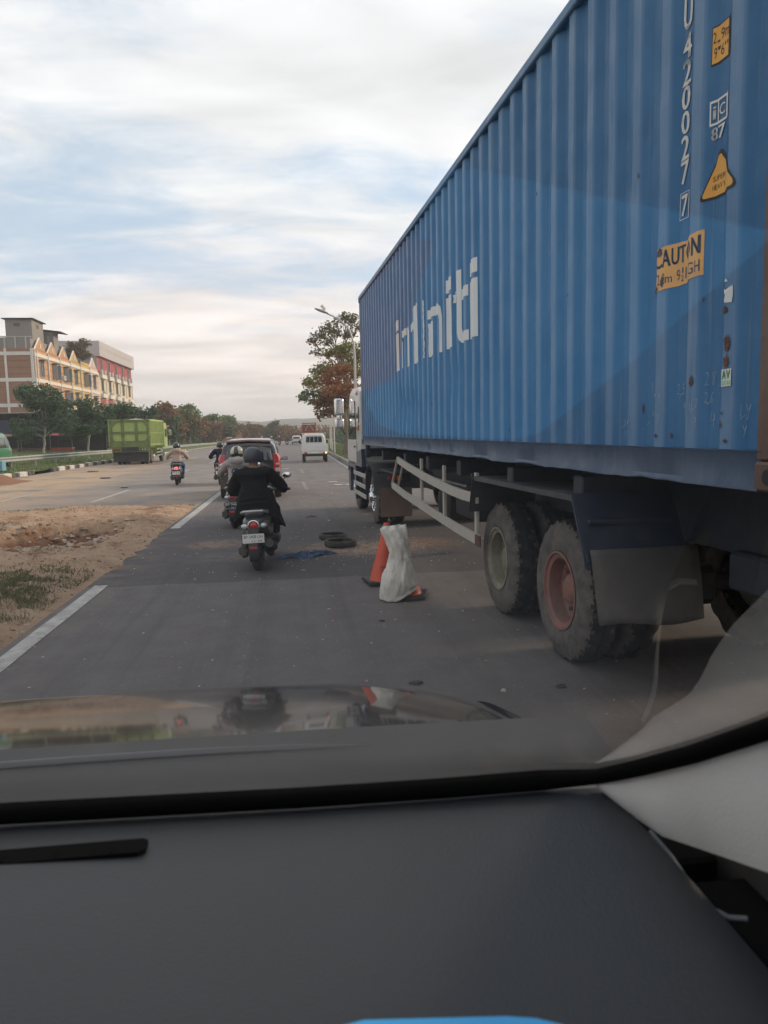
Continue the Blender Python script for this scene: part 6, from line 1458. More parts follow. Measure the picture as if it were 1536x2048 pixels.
# ------------------------------------------------------------------ hill
def hill(name, y, amp, x0, x1, mt, seed):
    b = B(); b.grid(70, 10, lambda u, v: (lambda x: (x, y + v * 260, max(-1, amp * (1 - (1 - v) ** 2) * (.55 + .5 * fbm(x * .0035, seed, 1.0) + .12 * fbm(x * .02, v * 3, seed)) )))(x0 + (x1 - x0) * u))
    tag(obj(name, b, mt, ang=None), kind='structure')
hill('hills', 820, 42, -900, 700, ground_mat('wooded_hill', (.07, .075, .055), (.10, .095, .07), .02, 1, .3, .3), 3.0)
# ------------------------------------------------------------------ trees
def bl(*a): return list(a)
def crown(c, r, n, seed, fl=.75, spread=1.0):
    r_ = random.Random(seed); out = []
    for k in range(n):
        t = r_.uniform(0, 2 * PI); q = r_.uniform(.25, .8) * spread
        out.append((c[0] + math.cos(t) * r * q, c[1] + math.sin(t) * r * q, c[2] + r_.uniform(-.6, .7) * r * fl, r * r_.uniform(.38, .58), r * r_.uniform(.38, .58), r * r_.uniform(.28, .45)))
    return out
# three round street trees before the shop houses
for i, (px_, pyb, Y, h, r, tr, lab) in enumerate(((88, 903, 74, 6.9, 2.5, .11, 'leftmost dark leafy street tree before the corner shop house'), (176, 897, 78, 6.2, 2.25, .10, 'middle dark street tree with pale forked trunk behind the guard rail'), (240, 893, 88, 6.4, 2.2, .10, 'dark street tree rising just behind the green dump truck'))):
    p = at(px_, pyb, Y)
    tree('street_tree', lab, (p.x, Y, .25), h, r, crown((0, 0, h * .58), r * 1.12, 10, 40 + i, .95), 7000, .15, LEAF_D, BARKL, .11, h * .42, (.3, .1), 'dark street trees by the shop houses', 40 + i)
p = at(160, 735, 112); tree('roof_tree', 'small dark bushy tree growing on the roof behind the gables', (p.x, 112, 12.6), 3.2, 2, crown((0, 0, 2.0), 1.9, 6, 60, .6), 2600, .16, LEAF_D, BARK, .08, 1.6, (0, 0), None, 60)
far = [(285, 812, 112, LEAF_D, 'dark green'), (300, 800, 120, LEAF_REFL, 'tall reflection-tinted'), (325, 815, 125, LEAF_D, 'shadowy green'), (335, 808, 132, LEAF_REFL, 'broad reflection-tinted'), (362, 812, 140, LEAF_O, 'olive'), (383, 806, 165, LEAF_G, 'far pale green'), (378, 826, 146, LEAF_REFL, 'low reflection-tinted'), (398, 836, 158, LEAF_REFL, 'brown'),
       (415, 832, 190, LEAF_G, 'thin green'), (425, 850, 172, LEAF_REFL, 'further reflection-tinted'), (440, 832, 210, LEAF_G, 'upright green'), (452, 852, 185, LEAF_O, 'low olive'), (466, 840, 215, LEAF_G, 'round green'), (480, 858, 196, LEAF_REFL, 'reflection-tinted bushy'), (497, 850, 212, LEAF_O, 'olive bushy'),
       (515, 856, 205, LEAF_REFL, 'reflection-tinted leaning'), (535, 848, 222, LEAF_O, 'rounded olive'), (552, 845, 226, LEAF_O, 'large rounded olive'), (566, 854, 222, LEAF_REFL, 'rounded reflection-tinted'), (580, 864, 228, LEAF_REFL, 'last low reflection-tinted'), (592, 874, 232, LEAF_REFL, 'lowest reflection-tinted')]
for i, (px_, pt, Y, lm, lab) in enumerate(far):
    p = at(px_, pt, Y); h = p.z; r = max(2.4, h * .42)
    tree('roadside_tree', lab + ' tree, number %d from the dump truck along the left roadside'.replace('number %d', ['first', 'second', 'third', 'fourth', 'fifth', 'sixth', 'seventh', 'eighth', 'ninth', 'tenth', 'eleventh', 'twelfth', 'thirteenth', 'fourteenth', 'fifteenth', 'sixteenth', 'seventeenth', 'eighteenth', 'nineteenth', 'twentieth', 'final'][i]), (p.x, Y, 0), h, r,
         crown((0, 0, h * .60), r, 7, 80 + i, .9), 2100, .26 + .0006 * Y, lm, BARKL if i % 3 == 0 else BARK, .13, h * .4, (.2, 0), 'trees along the left roadside', 80 + i)
# a low continuous thicket closing the view behind them
rng = np.random.default_rng(5)
def thicket(name, label, pts, leaf, lm, seed):
    tag(link(name, leaf_mesh(name, np.array(pts), leaf, seed), lm), label, 'bushes', kind='stuff')
pts = []
for k in range(26000):
    t = rng.uniform(0, 1); y = 96 + 150 * t; x = -24.5 + 8 * t - rng.uniform(0, 7); z = rng.uniform(0, 1) ** 1.4 * (3.0 + 1.2 * math.sin(y * .3) + fbm(y * .2, 1.0) * 1.5)
    pts.append((x, y, max(.05, z)))
thicket('thicket', 'dark undergrowth filling the ground beneath the far left trees', pts, .30, LEAF_D, 5)
pts = [(rng.uniform(-30, 26), 228 + rng.uniform(0, 12), rng.uniform(0, 1) ** 1.3 * (3.4 + 1.2 * math.sin(k))) for k in range(16000)]
thicket('thicket', 'reflection-tinted belt of bushes closing off the far end of the road', pts, .42, LEAF_REFL, 6)
pts = []
for k in range(15000):
    y = rng.uniform(40, 150); x = 5.5 + rng.uniform(0, 6) + y * .012; z = rng.uniform(0, 1) ** 1.5 * (2.6 + fbm(y * .2, 3.0) * 1.6); pts.append((x, y, max(.1, z) + .15))
thicket('thicket', 'dark green shrubs along the right verge behind the pickup', pts, .17, LEAF_D, 7)
# big trees on the right verge
def R_(px_, py_, Y, ox, r, rz2=None): 
    p = at(px_, py_, Y); return (p.x - ox, 0, p.z, r, r, rz2 or r * .6)
Yt = 66; p = at(703, 892, Yt); ox = p.x
tree('tall_tree', 'tall open tree with sparse umbrella crown behind the street lamp', (p.x, Yt, .2), 12, 4, [(*R_(*a[:2], Yt, ox, a[2])[:1], a[3], *R_(*a[:2], Yt, ox, a[2])[2:]) for a in ((640, 670, .85, 0), (660, 655, .9, 1), (690, 645, .9, 0), (706, 640, .8, 1), (650, 690, .8, -1), (625, 686, .6, 0), (636, 706, .6, 1), (690, 672, .9, 0), (668, 676, .7, -1), (712, 660, .7, 0))], 2300, .12, LEAF_D, BARK, .2, 8.2, (-.6, 0), None, 21)
Yt = 60; p = at(699, 892, Yt); ox = p.x
tree('broad_tree', 'broad green tree whose low boughs reach left over the road', (p.x, Yt, .2), 10, 4, [(*R_(*a[:2], Yt, ox, a[2])[:1], a[3], *R_(*a[:2], Yt, ox, a[2])[2:]) for a in ((690, 705, 1.1, 0), (712, 712, 1.1, 1), (670, 712, .9, 0), (655, 740, 1.0, 1), (640, 748, .9, 0), (632, 770, 1.0, -1), (612, 772, .5, 0), (618, 790, .7, 1), (606, 802, .4, 0), (622, 810, .5, 0), (645, 790, .9, 1), (704, 745, 1.2, 0), (712, 790, 1.2, 0))], 5000, .13, LEAF_G, BARK, .26, 6.2, (-.3, 0), None, 22)
Yt = 53; p = at(694, 893, Yt); ox = p.x
tree('leaning_tree', 'low leafy tree hanging over the kerb by the white truck cab', (p.x, Yt, .2), 8, 3, [(*R_(*a[:2], Yt, ox, a[2])[:1], a[3], *R_(*a[:2], Yt, ox, a[2])[2:]) for a in ((680, 745, .9, 0), (664, 765, .8, 1), (690, 775, .9, 0), (655, 790, .8, -1), (668, 800, .9, 0), (645, 815, .6, 0), (652, 830, .55, 1), (672, 822, .7, 0), (690, 800, .8, 0), (633, 823, .3, 0), (640, 838, .3, 0))], 4200, .12, LEAF_REFL, BARK, .24, 4.4, (-.25, 0), None, 23)
# street lamp and poles
LP = thing('street_lamp', 'tall grey street lamp with curved arm reaching over the road', 'street lamp', (3.72, 45, .15))
hd = at(637, 623, 45); LPx = 3.72
b = B(); b.tube([(0, 0, 0), (0.0, 0, 4.0), (0.02, 0, 6.0), (-.02, 0, 7.0), (-.25, 0, 7.75), (-.75, 0, 8.3), (hd.x - LPx + .85, 0, hd.z - .42), (hd.x - LPx + .5, 0, hd.z - .28)], [.10, .085, .075, .065, .055, .05, .045, .04], 10); obj('pole', b, mat('lamp_pole_grey', (.40, .40, .40), .5, .3), LP)
b = B(); b.ball((hd.x - LPx + .18, 0, hd.z - .12), .4, 14, (1.15, .38, .20), rot=(0, .35, 0)); obj('lamp_head', b, STEEL, LP)
b = B(); b.box((hd.x - LPx + .28, 0, hd.z + .07), (.35, .08, .16), rot=(0, .9, 0)); obj('bracket', b, TRIM, LP)
b = B(); b.cyl((0, 0, -.1), (0, 0, .35), .16, .13, n=12); obj('base', b, CONC, LP)
for px_, Y, h, r_, lab in ((669, 58, 4.6, .055, 'thin pale pole nearest the road on the right verge'), (661, 75, 5.0, .06, 'second thin pole farther along the right verge'), (664, 66, 4.2, .05, 'third thin pole between the other two on the right verge')):
    p = at(px_, 888, Y); P = thing('pole', lab, 'pole', (p.x, Y, .15), 0, 'thin poles on the right verge')
    b = B(); b.cyl((0, 0, 0), (0, 0, h), r_, r_ * .8, n=8); obj('shaft', b, TRIM, P)
    b = B(); b.ball((0, 0, h), r_ * 1.3, 8); b.cyl((0, 0, -.05), (0, 0, .12), r_ * 2, n=8); obj('cap', b, STEEL, P)
# ================================================================== GRASS
rng = np.random.default_rng(11)
def verge_z(x, y): return 0.12 + max(0, (-14.2 - x)) * 0.035 + 0.05 * fbm(x * 0.6, y * 0.4) * min(1, (-13.6 - x))
pts = []
for k in range(30000):
    y = 28 + 60 * rng.uniform() ** 1.5; x = -13.62 - 14 * rng.uniform() ** 1.3
    if fbm(x * .5, y * .3, 2.0) + rng.uniform(-.5, .5) < -.25: continue
    pts.append((x, y, verge_z(x, y) - .02))
grass_patch('verge_grass', 'green grass and weeds on the left verge round the guard rail', pts, .16, 1, wid=.022)
pts = [(3.15 + 8 * rng.uniform() ** 1.3, 36 + 70 * rng.uniform() ** 1.2) for k in range(14000)]
pts = [(x, y, 0.14 + 0.02 * (x - 3)) for x, y in pts]
grass_patch('verge_grass', 'short green grass on the right verge behind the concrete kerb', pts, .12, 2, wid=.02)
pts = []
for cx_, cy_, sx_, sy_, n_ in ((-3.25, 8.3, .36, .70, 12000), (-3.9, 8.9, .5, .45, 5500), (-2.85, 9.5, .3, .2, 900), (-3.6, 7.0, .4, .6, 5000), (-6.1, 18.3, .6, .25, 900), (-4.2, 19.1, .5, .15, 700), (-6.0, 15.3, .45, .25, 500), (-2.9, 19.2, .25, .1, 250), (-7.2, 18.9, .5, .2, 500), (-3.75, 11.35, .15, .2, 250)):
    for k in range(n_):
        x, y = rng.normal(cx_, sx_), rng.normal(cy_, sy_)
        if x > -2.62 or y > 19.5 or x < -9.5: continue
        if fbm(x * 2.8, y * 2.8, 7.0) < .0 and rng.uniform() < .85: continue
        pts.append((x, y, soil_h(x, y) - .01))
grass_patch('median_grass', 'dusty grass tufts on the soil median beside the white edge line', pts, .055, 3, mats=GRASSD, wid=.0042)
# stones, clods and litter: uncountable scatter
def scatter(name, label, spots, mats, seed, cat='stones'):
    r_ = random.Random(seed); V, F, MI = [], [], []
    base = [(-1, -1, -.6), (1, -1, -.6), (1, 1, -.6), (-1, 1, -.6), (-.6, -.7, .6), (.7, -.6, .5), (.6, .7, .7), (-.7, .6, .5)]
    fc = [(0, 3, 2, 1), (4, 5, 6, 7), (0, 1, 5, 4), (1, 2, 6, 5), (2, 3, 7, 6), (3, 0, 4, 7)]
    for x, y, z, s in spots:
        o = len(V); a = r_.uniform(0, 6); sx2, sy2, sz2 = s * r_.uniform(.7, 1.4), s * r_.uniform(.6, 1.1), s * r_.uniform(.4, .8)
        for p in base:
            q = [c_ * r_.uniform(.7, 1.15) for c_ in p]; V.append((x + (q[0] * math.cos(a) - q[1] * math.sin(a)) * sx2, y + (q[0] * math.sin(a) + q[1] * math.cos(a)) * sy2, z + q[2] * sz2 + s * .2))
        mi = r_.randrange(len(mats))
        for f_ in fc: F.append([o + i for i in f_]); MI.append(mi)
    me = bpy.data.meshes.new(name); me.from_pydata(V, [], F)
    for m_ in mats: me.materials.append(m_)
    me.polygons.foreach_set('material_index', MI); me.update()
    return tag(link(name, me, mats), label, cat, kind='stuff')
STN = [mat('stone_tan', (.33, .24, .17), .95, var=.2), mat('stone_pale', (.45, .38, .31), .95, var=.2), mat('clod_red', (.21, .10, .055), .95, var=.2)]
r_ = random.Random(21); sp = []
for k in range(11000):
    t = r_.random(); x = -9.0 + 6.6 * r_.random(); y = 5 + 14.2 * r_.random()
    inpit = x < -3.1 and abs(y - (12.2 + 1.0 * (x + 7.5) / 4.4)) < 1.7
    if not inpit and r_.random() < .55: continue
    s = r_.uniform(.006, .02) if not inpit else r_.uniform(.012, .05) * (2.0 if r_.random() < .06 else 1)
    sp.append((x, y, soil_h(x, y), s))
scatter('loose_stones', 'clods, stones and red gravel strewn over the median and its pit', sp, STN, 1)
sp = []
for k in range(2600):
    x, y = r_.uniform(-2.3, 3.5), r_.uniform(2.5, 26)
    if abs(x - 1.0) < 1.2 and 9.5 < y < 12.6 or r_.random() < .35: sp.append((x, y, 0.0, r_.uniform(.002, .008) * (1 + y * .06) * (2.0 if r_.random() < .05 else 1)))
for k in range(900):
    sp.append((r_.gauss(1.0, .6), r_.gauss(11.2, .5), .0, r_.uniform(.004, .010)))
scatter('road_grit', 'pale grit and splinters scattered over the dark asphalt', sp, [STN[1], STN[0], mat('grit_grey', (.25, .24, .23), .9)], 2, 'grit')
sp = [(-12.6 + r_.gauss(0, .5), 32.3 + r_.gauss(0, .8), .02, r_.uniform(.02, .06)) for k in range(300)]
b = B(); b.grid(30, 30, lambda u, v: (-13.9 + u * 2.6, 30.2 + v * 4.0, -.01 + .38 * math.sin(PI * u) ** 1.5 * math.sin(PI * v) ** 1.5 * (1 + .25 * fbm(u * 5, v * 5))))
tag(obj('soil_heap', b, STN[2], ang=None), 'low brown heap of soil against the kerb at the left edge', 'soil', kind='stuff')
# ================================================================== LOOSE THINGS ON THE ROAD
ORG = mat('cone_orange', (.55, .075, .03), .5, var=.10, vscale=8, dirt=(.22, .12, .08), dirt_amt=.15)
def cone(label, loc, tilt, rz, h=.70, txt=None):
    P = thing('traffic_cone', label, 'traffic cone', loc, rz, 'traffic cones'); P.rotation_euler = (tilt[0], tilt[1], rz)
    b = B(); b.lathe([(.03, .155), (.035, .150), (.06, .143), (h * .5, .092), (h - .02, .040), (h, .034), (h, .026), (h - .05, .024)], 32, 'Z'); obj('body', b, ORG, P)
    b = B(); b.box((0, 0, .018), (.40, .40, .036), bev=.012, seg=2); obj('base', b, BLACK, P)
    if txt:
        bm = text_fit(txt, -.55, .15, .55, .215)
        for v in bm.verts:
            a = v.co.x; z = v.co.y; rad = .1505 - (z - .035) * .16 + .003; v.co = (math.sin(a) * rad, -math.cos(a) * rad, z)
        bb = B(); bb.bm.free(); bb.bm = bm; obj('printed_letters', bb, INK, P, ang=None, fix=False)
c1 = gnd(764, 1166); cone('upright orange traffic cone behind the sack covered one', (c1.x, c1.y, 0), (0, R(6)), R(8), .71, 'TOMC')
c2 = gnd(822, 1194); cone('nearer orange traffic cone hidden under a white sack', (c2.x - .03, c2.y + .02, .0), (R(0), R(-4)), R(-14), .5)
SACK = mat('woven_sack_white', (.60, .57, .51), .8, var=.10, vscale=6, dirt=(.36, .30, .24), dirt_amt=.2, dirt_scale=5, bump=.4, bscale=45)
def sack():
    pxm = 1470 / 7.45; rows = ((1204, 762, 800, .05), (1190, 761, 835, .13), (1172, 763, 838, .16), (1155, 767, 833, .155), (1135, 775, 828, .13), (1118, 781, 825, .115), (1105, 782, 823, .105), (1085, 777, 821, .10), (1066, 770, 819, .075), (1055, 767, 817, .05), (1049, 770, 815, .012))
    rg = []; n = 44
    for i, (py_, xl, xr, hd_) in enumerate(rows):
        z = (1205 - py_) / pxm; cx_ = ((xl + xr) / 2 - 800) / pxm; hw = (xr - xl) / 2 / pxm; ring = []
        for k in range(n):
            t = 2 * PI * k / n; x = cx_ + hw * math.cos(t); y = hd_ * math.sin(t)
            w_ = .014 * fbm(x * 14, y * 14, z * 10) + .008 * math.sin(t * 7 + z * 16)
            if i == 0: z2 = .012 + max(0, (x + .05)) * .55 + .02 * math.sin(t * 5); x = ((762 + 838) / 2 - 800) / pxm + (76 / 2 / pxm) * math.cos(t); y = .14 * math.sin(t); z2 = .012 + max(0, x + .05) * .50
            elif i == 1: z2 = max(z, .05 + max(0, x + .04) * .50); x = x
            elif i == len(rows) - 1: z2 = z + .05 * (x - cx_) + .005 * math.sin(k)
            else: z2 = z
            ring.append((x + w_ * math.cos(t), y + w_ * math.sin(t) * 1.2, z2))
        rg.append(ring)
    b = B(); b.rings(rg, True, False)
    bmesh.ops.subdivide_edges(b.bm, edges=b.bm.edges[:], cuts=2, use_grid_fill=True)
    for v in b.bm.verts:
        q = v.co; nrm = Vector((q.x, q.y, 0)).normalized(); v.co = q + nrm * (.006 * fbm(q.x * 60, q.y * 60, q.z * 50) - .020 * abs(fbm(q.x * 13 + q.z * 7, q.y * 13, q.z * 11)) + .014 - .010 * abs(fbm(q.x * 30, q.y * 30, q.z * 24 + 3)))
    o = obj('sack', b, SACK, loc=(at(800, 1200, 7.45).x, 7.5, .0), ang=None)
    m_ = o.modifiers.new('t', 'SOLIDIFY'); m_.thickness = .003
    return tag(o, 'white woven plastic sack pulled over the nearer traffic cone', 'sack')
sack()
def loose_tyre(label, loc, rz, r=.245, tilt=0):
    P = thing('tyre', label, 'tyre', loc, rz, 'old tyres lying on the road'); P.rotation_euler = (tilt, 0, rz)
    b = B(); h_ = .10
    b.lathe([(.012, r - .052), (0, r - .035), (0, r - .018), (.014, r - .002), (.03, r + .004), (h_ - .03, r + .004), (h_ - .014, r - .002), (h_, r - .018), (h_, r - .035), (h_ - .012, r - .052), (h_ - .016, r - .046), (h_ - .016, r - .012), (.016, r - .012), (.016, r - .046), (.012, r - .052)], 64, 'Z', mod=lambda i, k, a, q: -.004 if k % 2 and 3 <= i <= 6 else 0)
    obj('casing', b, mat('old_tyre', (.035, .034, .033), .85, var=.3, dirt=(.17, .14, .11), dirt_amt=.4, dirt_scale=7) if 'old_tyre' not in bpy.data.materials else bpy.data.materials['old_tyre'], P)
g = gnd(667, 1079); loose_tyre('farther of the two old tyres lying on the road', (g.x, g.y + .05, 0), .3, .235)
g = gnd(681, 1093); loose_tyre('nearer old tyre lying in the spilled sawdust', (g.x, g.y + .03, .004), 1.1, .25, R(1.5))
def cloth():
    A = gnd(561, 1118); C_ = gnd(668, 1106); b = B(); cx_, cy_ = (A.x + C_.x) / 2, 10.55
    def fn(u, v):
        x = (u - .5) * 2; y = (v - .5) * 2
        edge = 1 + .25 * fbm(x * 2.5, y * 2.5, 4.0)
        wx, wy = .40 * edge, (.30 - .10 * x) * edge * (.6 + .4 * math.cos(x * 4))
        h_ = .012 + .075 * abs(fbm(x * 3.2, y * 2.6, 2.0)) + .03 * abs(fbm(x * 9, y * 8, 1.0))
        h_ *= max(0.0, 1 - max(abs(x), abs(y)) ** 4)
        return (cx_ + x * wx + .02 * fbm(y * 6, x * 6), cy_ + y * wy * .8 + .12 * x, h_ + .004)
    b.grid(70, 50, fn)
    o = obj('cloth', b, mat('blue_rag', (.055, .105, .175), .9, var=.35, vscale=7, dirt=(.20, .16, .13), dirt_amt=.2, dirt_scale=9), ang=None)
    m_ = o.modifiers.new('t', 'SOLIDIFY'); m_.thickness = .004
    tag(o, 'crumpled dirty blue cloth lying flat on the asphalt beside the tyres', 'cloth')
cloth()
g0_, g1_ = gnd(611, 1037), gnd(633, 1035)
b = B(); b.tube([(g0_.x, g0_.y, .02), ((g0_.x + g1_.x) / 2, g0_.y + .05, .045), (g1_.x, g1_.y, .02)], [.012, .016, .010], 6); tag(obj('stick', b, BARK), 'short broken dark stick lying in the middle of the lane', 'stick')
for px_, py_, s, lab in ((833, 1368, .06, 'dark scrap of rubber flat on the road near the bonnet'), (1121, 1375, .05, 'small dark scrap on the road right of the bonnet'), (765, 1243, .035, 'tiny dark flake on the asphalt before the cones'), (186, 944, .45, 'flat dark plank on the dusty left carriageway'), (248, 976, .16, 'dark lump on the left carriageway near the dashes'), (211, 957, .3, 'thin brown board on the sandy left carriageway')):
    g = gnd(px_, py_); r2 = random.Random(px_)
    b = B(); n = 9; ring = [(math.cos(2 * PI * k / n) * s * r2.uniform(.5, 1.1), math.sin(2 * PI * k / n) * s * .6 * r2.uniform(.5, 1.1)) for k in range(n)]
    b.rings([[(x, y, .004) for x, y in ring], [(x * .8, y * .8, .012 + s * .12) for x, y in ring]]); tag(obj('scrap', b, BLACK if s < .4 else BARK, loc=(g.x, g.y, 0)), lab, 'scrap')
for i, (px_, py_) in enumerate(((572, 938), (665, 964), (676, 970), (698, 969))):
    g = gnd(px_, py_); b = B(); b.box((0, 0, .01), (.34 if i else .3, .16, .006), rot=(0, 0, .3 * i)); tag(obj('litter', b, PLATEW, loc=(g.x, g.y, .004)), 'flat white scrap of litter on the road, one of four ahead of the truck cab', 'litter', 'white litter scraps')
# ================================================================== THE CAR THE PHOTOGRAPH IS TAKEN FROM
CAR = thing('car', 'dark grey car whose bonnet, windscreen and dashboard fill the lower third', 'car', (-.37, .0, 0))
OX = .37
DASH = mat('dashboard_plastic', (0.021, 0.0235, 0.028), 0.5, var=.05, vscale=3, bump=.12, bscale=350, spec=.4)
DASHL = mat('pillar_trim_grey', (0.66, 0.635, 0.60), 0.75, var=.04, vscale=4, bump=.08, bscale=300)
SEAL = mat('black_seal', (.004, .004, .004), .9, spec=.05)
HOODM = mat('bonnet_paint', (0.060, 0.057, 0.056), 0.16, 0.5, coat=1.0, var=.05, vscale=3)
HOODM.node_tree.nodes['Principled BSDF'].inputs['Coat Roughness'].default_value = .05
CLOTHI = mat('seat_cloth', (.03, .03, .032), .95, var=.1)
def interp(pts, x):
    for a, b_ in zip(pts[:-1], pts[1:]):
        if x <= b_[0]: t = (x - a[0]) / (b_[0] - a[0]); return tuple(a[i] + (b_[i] - a[i]) * t for i in range(1, len(a)))
    return pts[-1][1:]
# windscreen foot: x -> (y, z)
FOOT = [(-1.08, .60, 1.355), (-.85, .70, 1.356), (-.6, .76, 1.36), (-.322, .785, 1.361), (-.009, .79, 1.350), (.15, .78, 1.353), (.26, .765, 1.361), (.3175, .745, 1.370), (.338, .68, 1.405), (.352, .60, 1.455), (.362, .515, 1.512)]
def sm_foot(x):
    return interp(FOOT, x)
# windscreen: ruled between its foot and its head, corner follows the right pillar
TOP = [(-1.0, -.16, 1.93), (-.7, -.10, 1.975), (-.37, -.09, 1.985), (0, -.10, 1.975), (.30, -.16, 1.93)]
def wpt(u, v):
    xs0, xs1 = -1.055, .3175
    x0 = xs0 + (xs1 - xs0) * u; y0, z0 = sm_foot(x0) if x0 > -1.055 else (.6, 1.355)
    xt = -1.0 + 1.33 * u; yt, zt = interp(TOP, min(.30, xt))
    k = v
    bow = .035 * math.sin(PI * v)
    p = [x0 + (xt - x0) * k + OX, y0 + (yt - y0) * k + bow * .5, z0 + (zt - z0) * k + bow * .8]
    wgt = max(0, (u - .90) / .10) ** 2; q = upc(v); q0 = wpt0(v)
    return tuple(p[i] + (q[i] - q0[i]) * wgt for i in range(3))
def wpt0(v):
    y0, z0 = sm_foot(.3175); yt, zt = interp(TOP, .30); bow = .035 * math.sin(PI * v)
    return (.3175 + (.33 - .3175) * v + OX, y0 + (yt - y0) * v + bow * .5, z0 + (zt - z0) * v + bow * .8)
UP = [(.3175, .745, 1.370), (.338, .68, 1.403), (.352, .60, 1.452), (.362, .515, 1.508), (.368, .40, 1.590), (.368, .25, 1.685), (.347, .0, 1.835), (.33, -.16, 1.93)]
def upc(v):
    yy = .745 + (-.16 - .745) * v
    for a, c_ in zip(UP[:-1], UP[1:]):
        if yy >= c_[1] - 1e-9:
            t = (yy - a[1]) / (c_[1] - a[1]); return [a[0] + (c_[0] - a[0]) * t + .004 + OX, yy, a[2] + (c_[2] - a[2]) * t + .004]
    return [UP[-1][0] + OX, UP[-1][1], UP[-1][2]]
WG = bpy.data.materials.new('windscreen_glass'); WG.use_nodes = True; nt = WG.node_tree; N = nt.nodes; L = nt.links
for n in list(N): N.remove(n)
o_ = N.new('ShaderNodeOutputMaterial'); gl = N.new('ShaderNodeBsdfGlossy'); gl.inputs['Roughness'].default_value = 0.0; gl.inputs['Color'].default_value = (1, 1, 1, 1); tr_ = N.new('ShaderNodeBsdfTransparent'); tr_.inputs[0].default_value = (.95, .965, .96, 1)
ge = N.new('ShaderNodeNewGeometry'); dp = N.new('ShaderNodeVectorMath'); dp.operation = 'DOT_PRODUCT'; L.new(ge.outputs['Normal'], dp.inputs[0]); L.new(ge.outputs['Incoming'], dp.inputs[1])
def mm(op, a, b_=None):
    n = N.new('ShaderNodeMath'); n.operation = op
    for i, v in enumerate((a, b_)):
        if v is None: continue
        if isinstance(v, (int, float)): n.inputs[i].default_value = v
        else: L.new(v, n.inputs[i])
    return n.outputs[0]
F_ = mm('ADD', .042, mm('MULTIPLY', .958, mm('POWER', mm('SUBTRACT', 1.0, mm('ABSOLUTE', dp.outputs['Value'])), 5.0)))
F2 = mm('DIVIDE', mm('MULTIPLY', F_, 2.0), mm('ADD', 1.0, F_))
ms = N.new('ShaderNodeMixShader'); L.new(F2, ms.inputs[0]); L.new(tr_.outputs[0], ms.inputs[1]); L.new(gl.outputs[0], ms.inputs[2]); L.new(ms.outputs[0], o_.inputs[0])
b = B(); b.grid(60, 24, wpt); obj('windscreen', b, WG, CAR, ang=None)
# dashboard: flat top running from the glass back towards the seats, rounded down at its right end
def dpt(u, v):
    x = -1.02 + (.335 + 1.02) * u
    yf, zf = sm_foot(min(x, .31))
    zf = min(zf, 1.368)
    y = (yf - .004) + (.30 - yf) * v
    z = zf - .014 + .012 * math.sin(PI * min(1, v * 1.1)) + .018 * v * v
    e = max(0.0, (x - .22) / .115)
    z -= .030 * e ** 3 * (v ** .5)
    z += .006 * math.exp(-((x - .12) / .10) ** 2) * v
    return (x + OX, y, z)
b = B(); b.grid(60, 30, dpt)
bk = [(-1.02 + 1.355 * i / 20) for i in range(21)]
b.rings([[(x + OX, .302, 1.364), (x + OX, .27, 1.33), (x + OX, .25, 1.20), (x + OX, .30, .9)] for x in bk], close=False, cap=False)
obj('dashboard', b, DASH, CAR, ang=50)
# outer right end of the dashboard, dark side and thin light piping
b = B()
b.rings([[(.334 + OX, y, zz), (.350 + OX, y, zz - .03), (.352 + OX, y, zz - .25)] for y, zz in ((.745, 1.349), (.68, 1.345), (.6, 1.340), (.52, 1.334), (.42, 1.331), (.30, 1.336))], close=False, cap=False); obj('dashboard_end', b, SEAL, CAR)
b = B(); b.tube([(.339 + OX, .66, 1.348), (.340 + OX, .62, 1.345), (.337 + OX, .56, 1.338), (.334 + OX, .545, 1.345), (.345 + OX, .535, 1.342), (.358 + OX, .53, 1.343)], .0022, 6); obj('piping', b, mat('piping_grey', (.12, .13, .14), .5), CAR)
# air vent: flush black panel painted for the dark inside its slot
b = B(); VX0, VX1, VY = -.62, -.158, .695
def vy(x): return .695 + (.006 if x > -.4 else -.004)
zv = 1.3555
b.prism([(VX0 + OX, .692), (VX1 - .006 + OX, .692), (VX1 + OX, .697), (VX1 + OX, .713), (VX1 - .006 + OX, .717), (VX0 + OX, .717)], zv - .006, zv - .0012); vt = obj('air_vent', b, SEAL, CAR)
b = B(); b.box((.400 + OX, .02, 1.0), (.086, 1.2, .64), bev=.005); obj('door_card', b, SEAL, CAR)
b = B(); b.box((.460 + OX, -.27, 1.08), (.03, 1.74, .80), bev=.01); obj('door', b, HOODM, CAR)  # unseen; made taller and longer to keep sun off the dashboard end
b = B(); b.box((.373 + OX, .70, 1.13), (.05, .13, .40), bev=.004); obj('kick_panel', b, SEAL, CAR)

for k in range(9):
    b = B(); b.box((VX0 + .03 + k * .05 + OX, VY + .004, zv - .0008), (.002, .010, .0008)); obj('slat', b, SEAL, vt)
# black seal along the foot and the pillar
b = B(); pts = [(x + OX, y - .006, z - .001) for x, y, z in FOOT[:8]] + [(x + OX - .004, y, z) for x, y, z in FOOT[8:]] + [(.37 + OX, .30, 1.655), (.34 + OX, 0, 1.84)]
b.tube(pts, [.0115] * 7 + [.0085] * (len(pts) - 7), 8); obj('windscreen_seal', b, SEAL, CAR, ang=None)
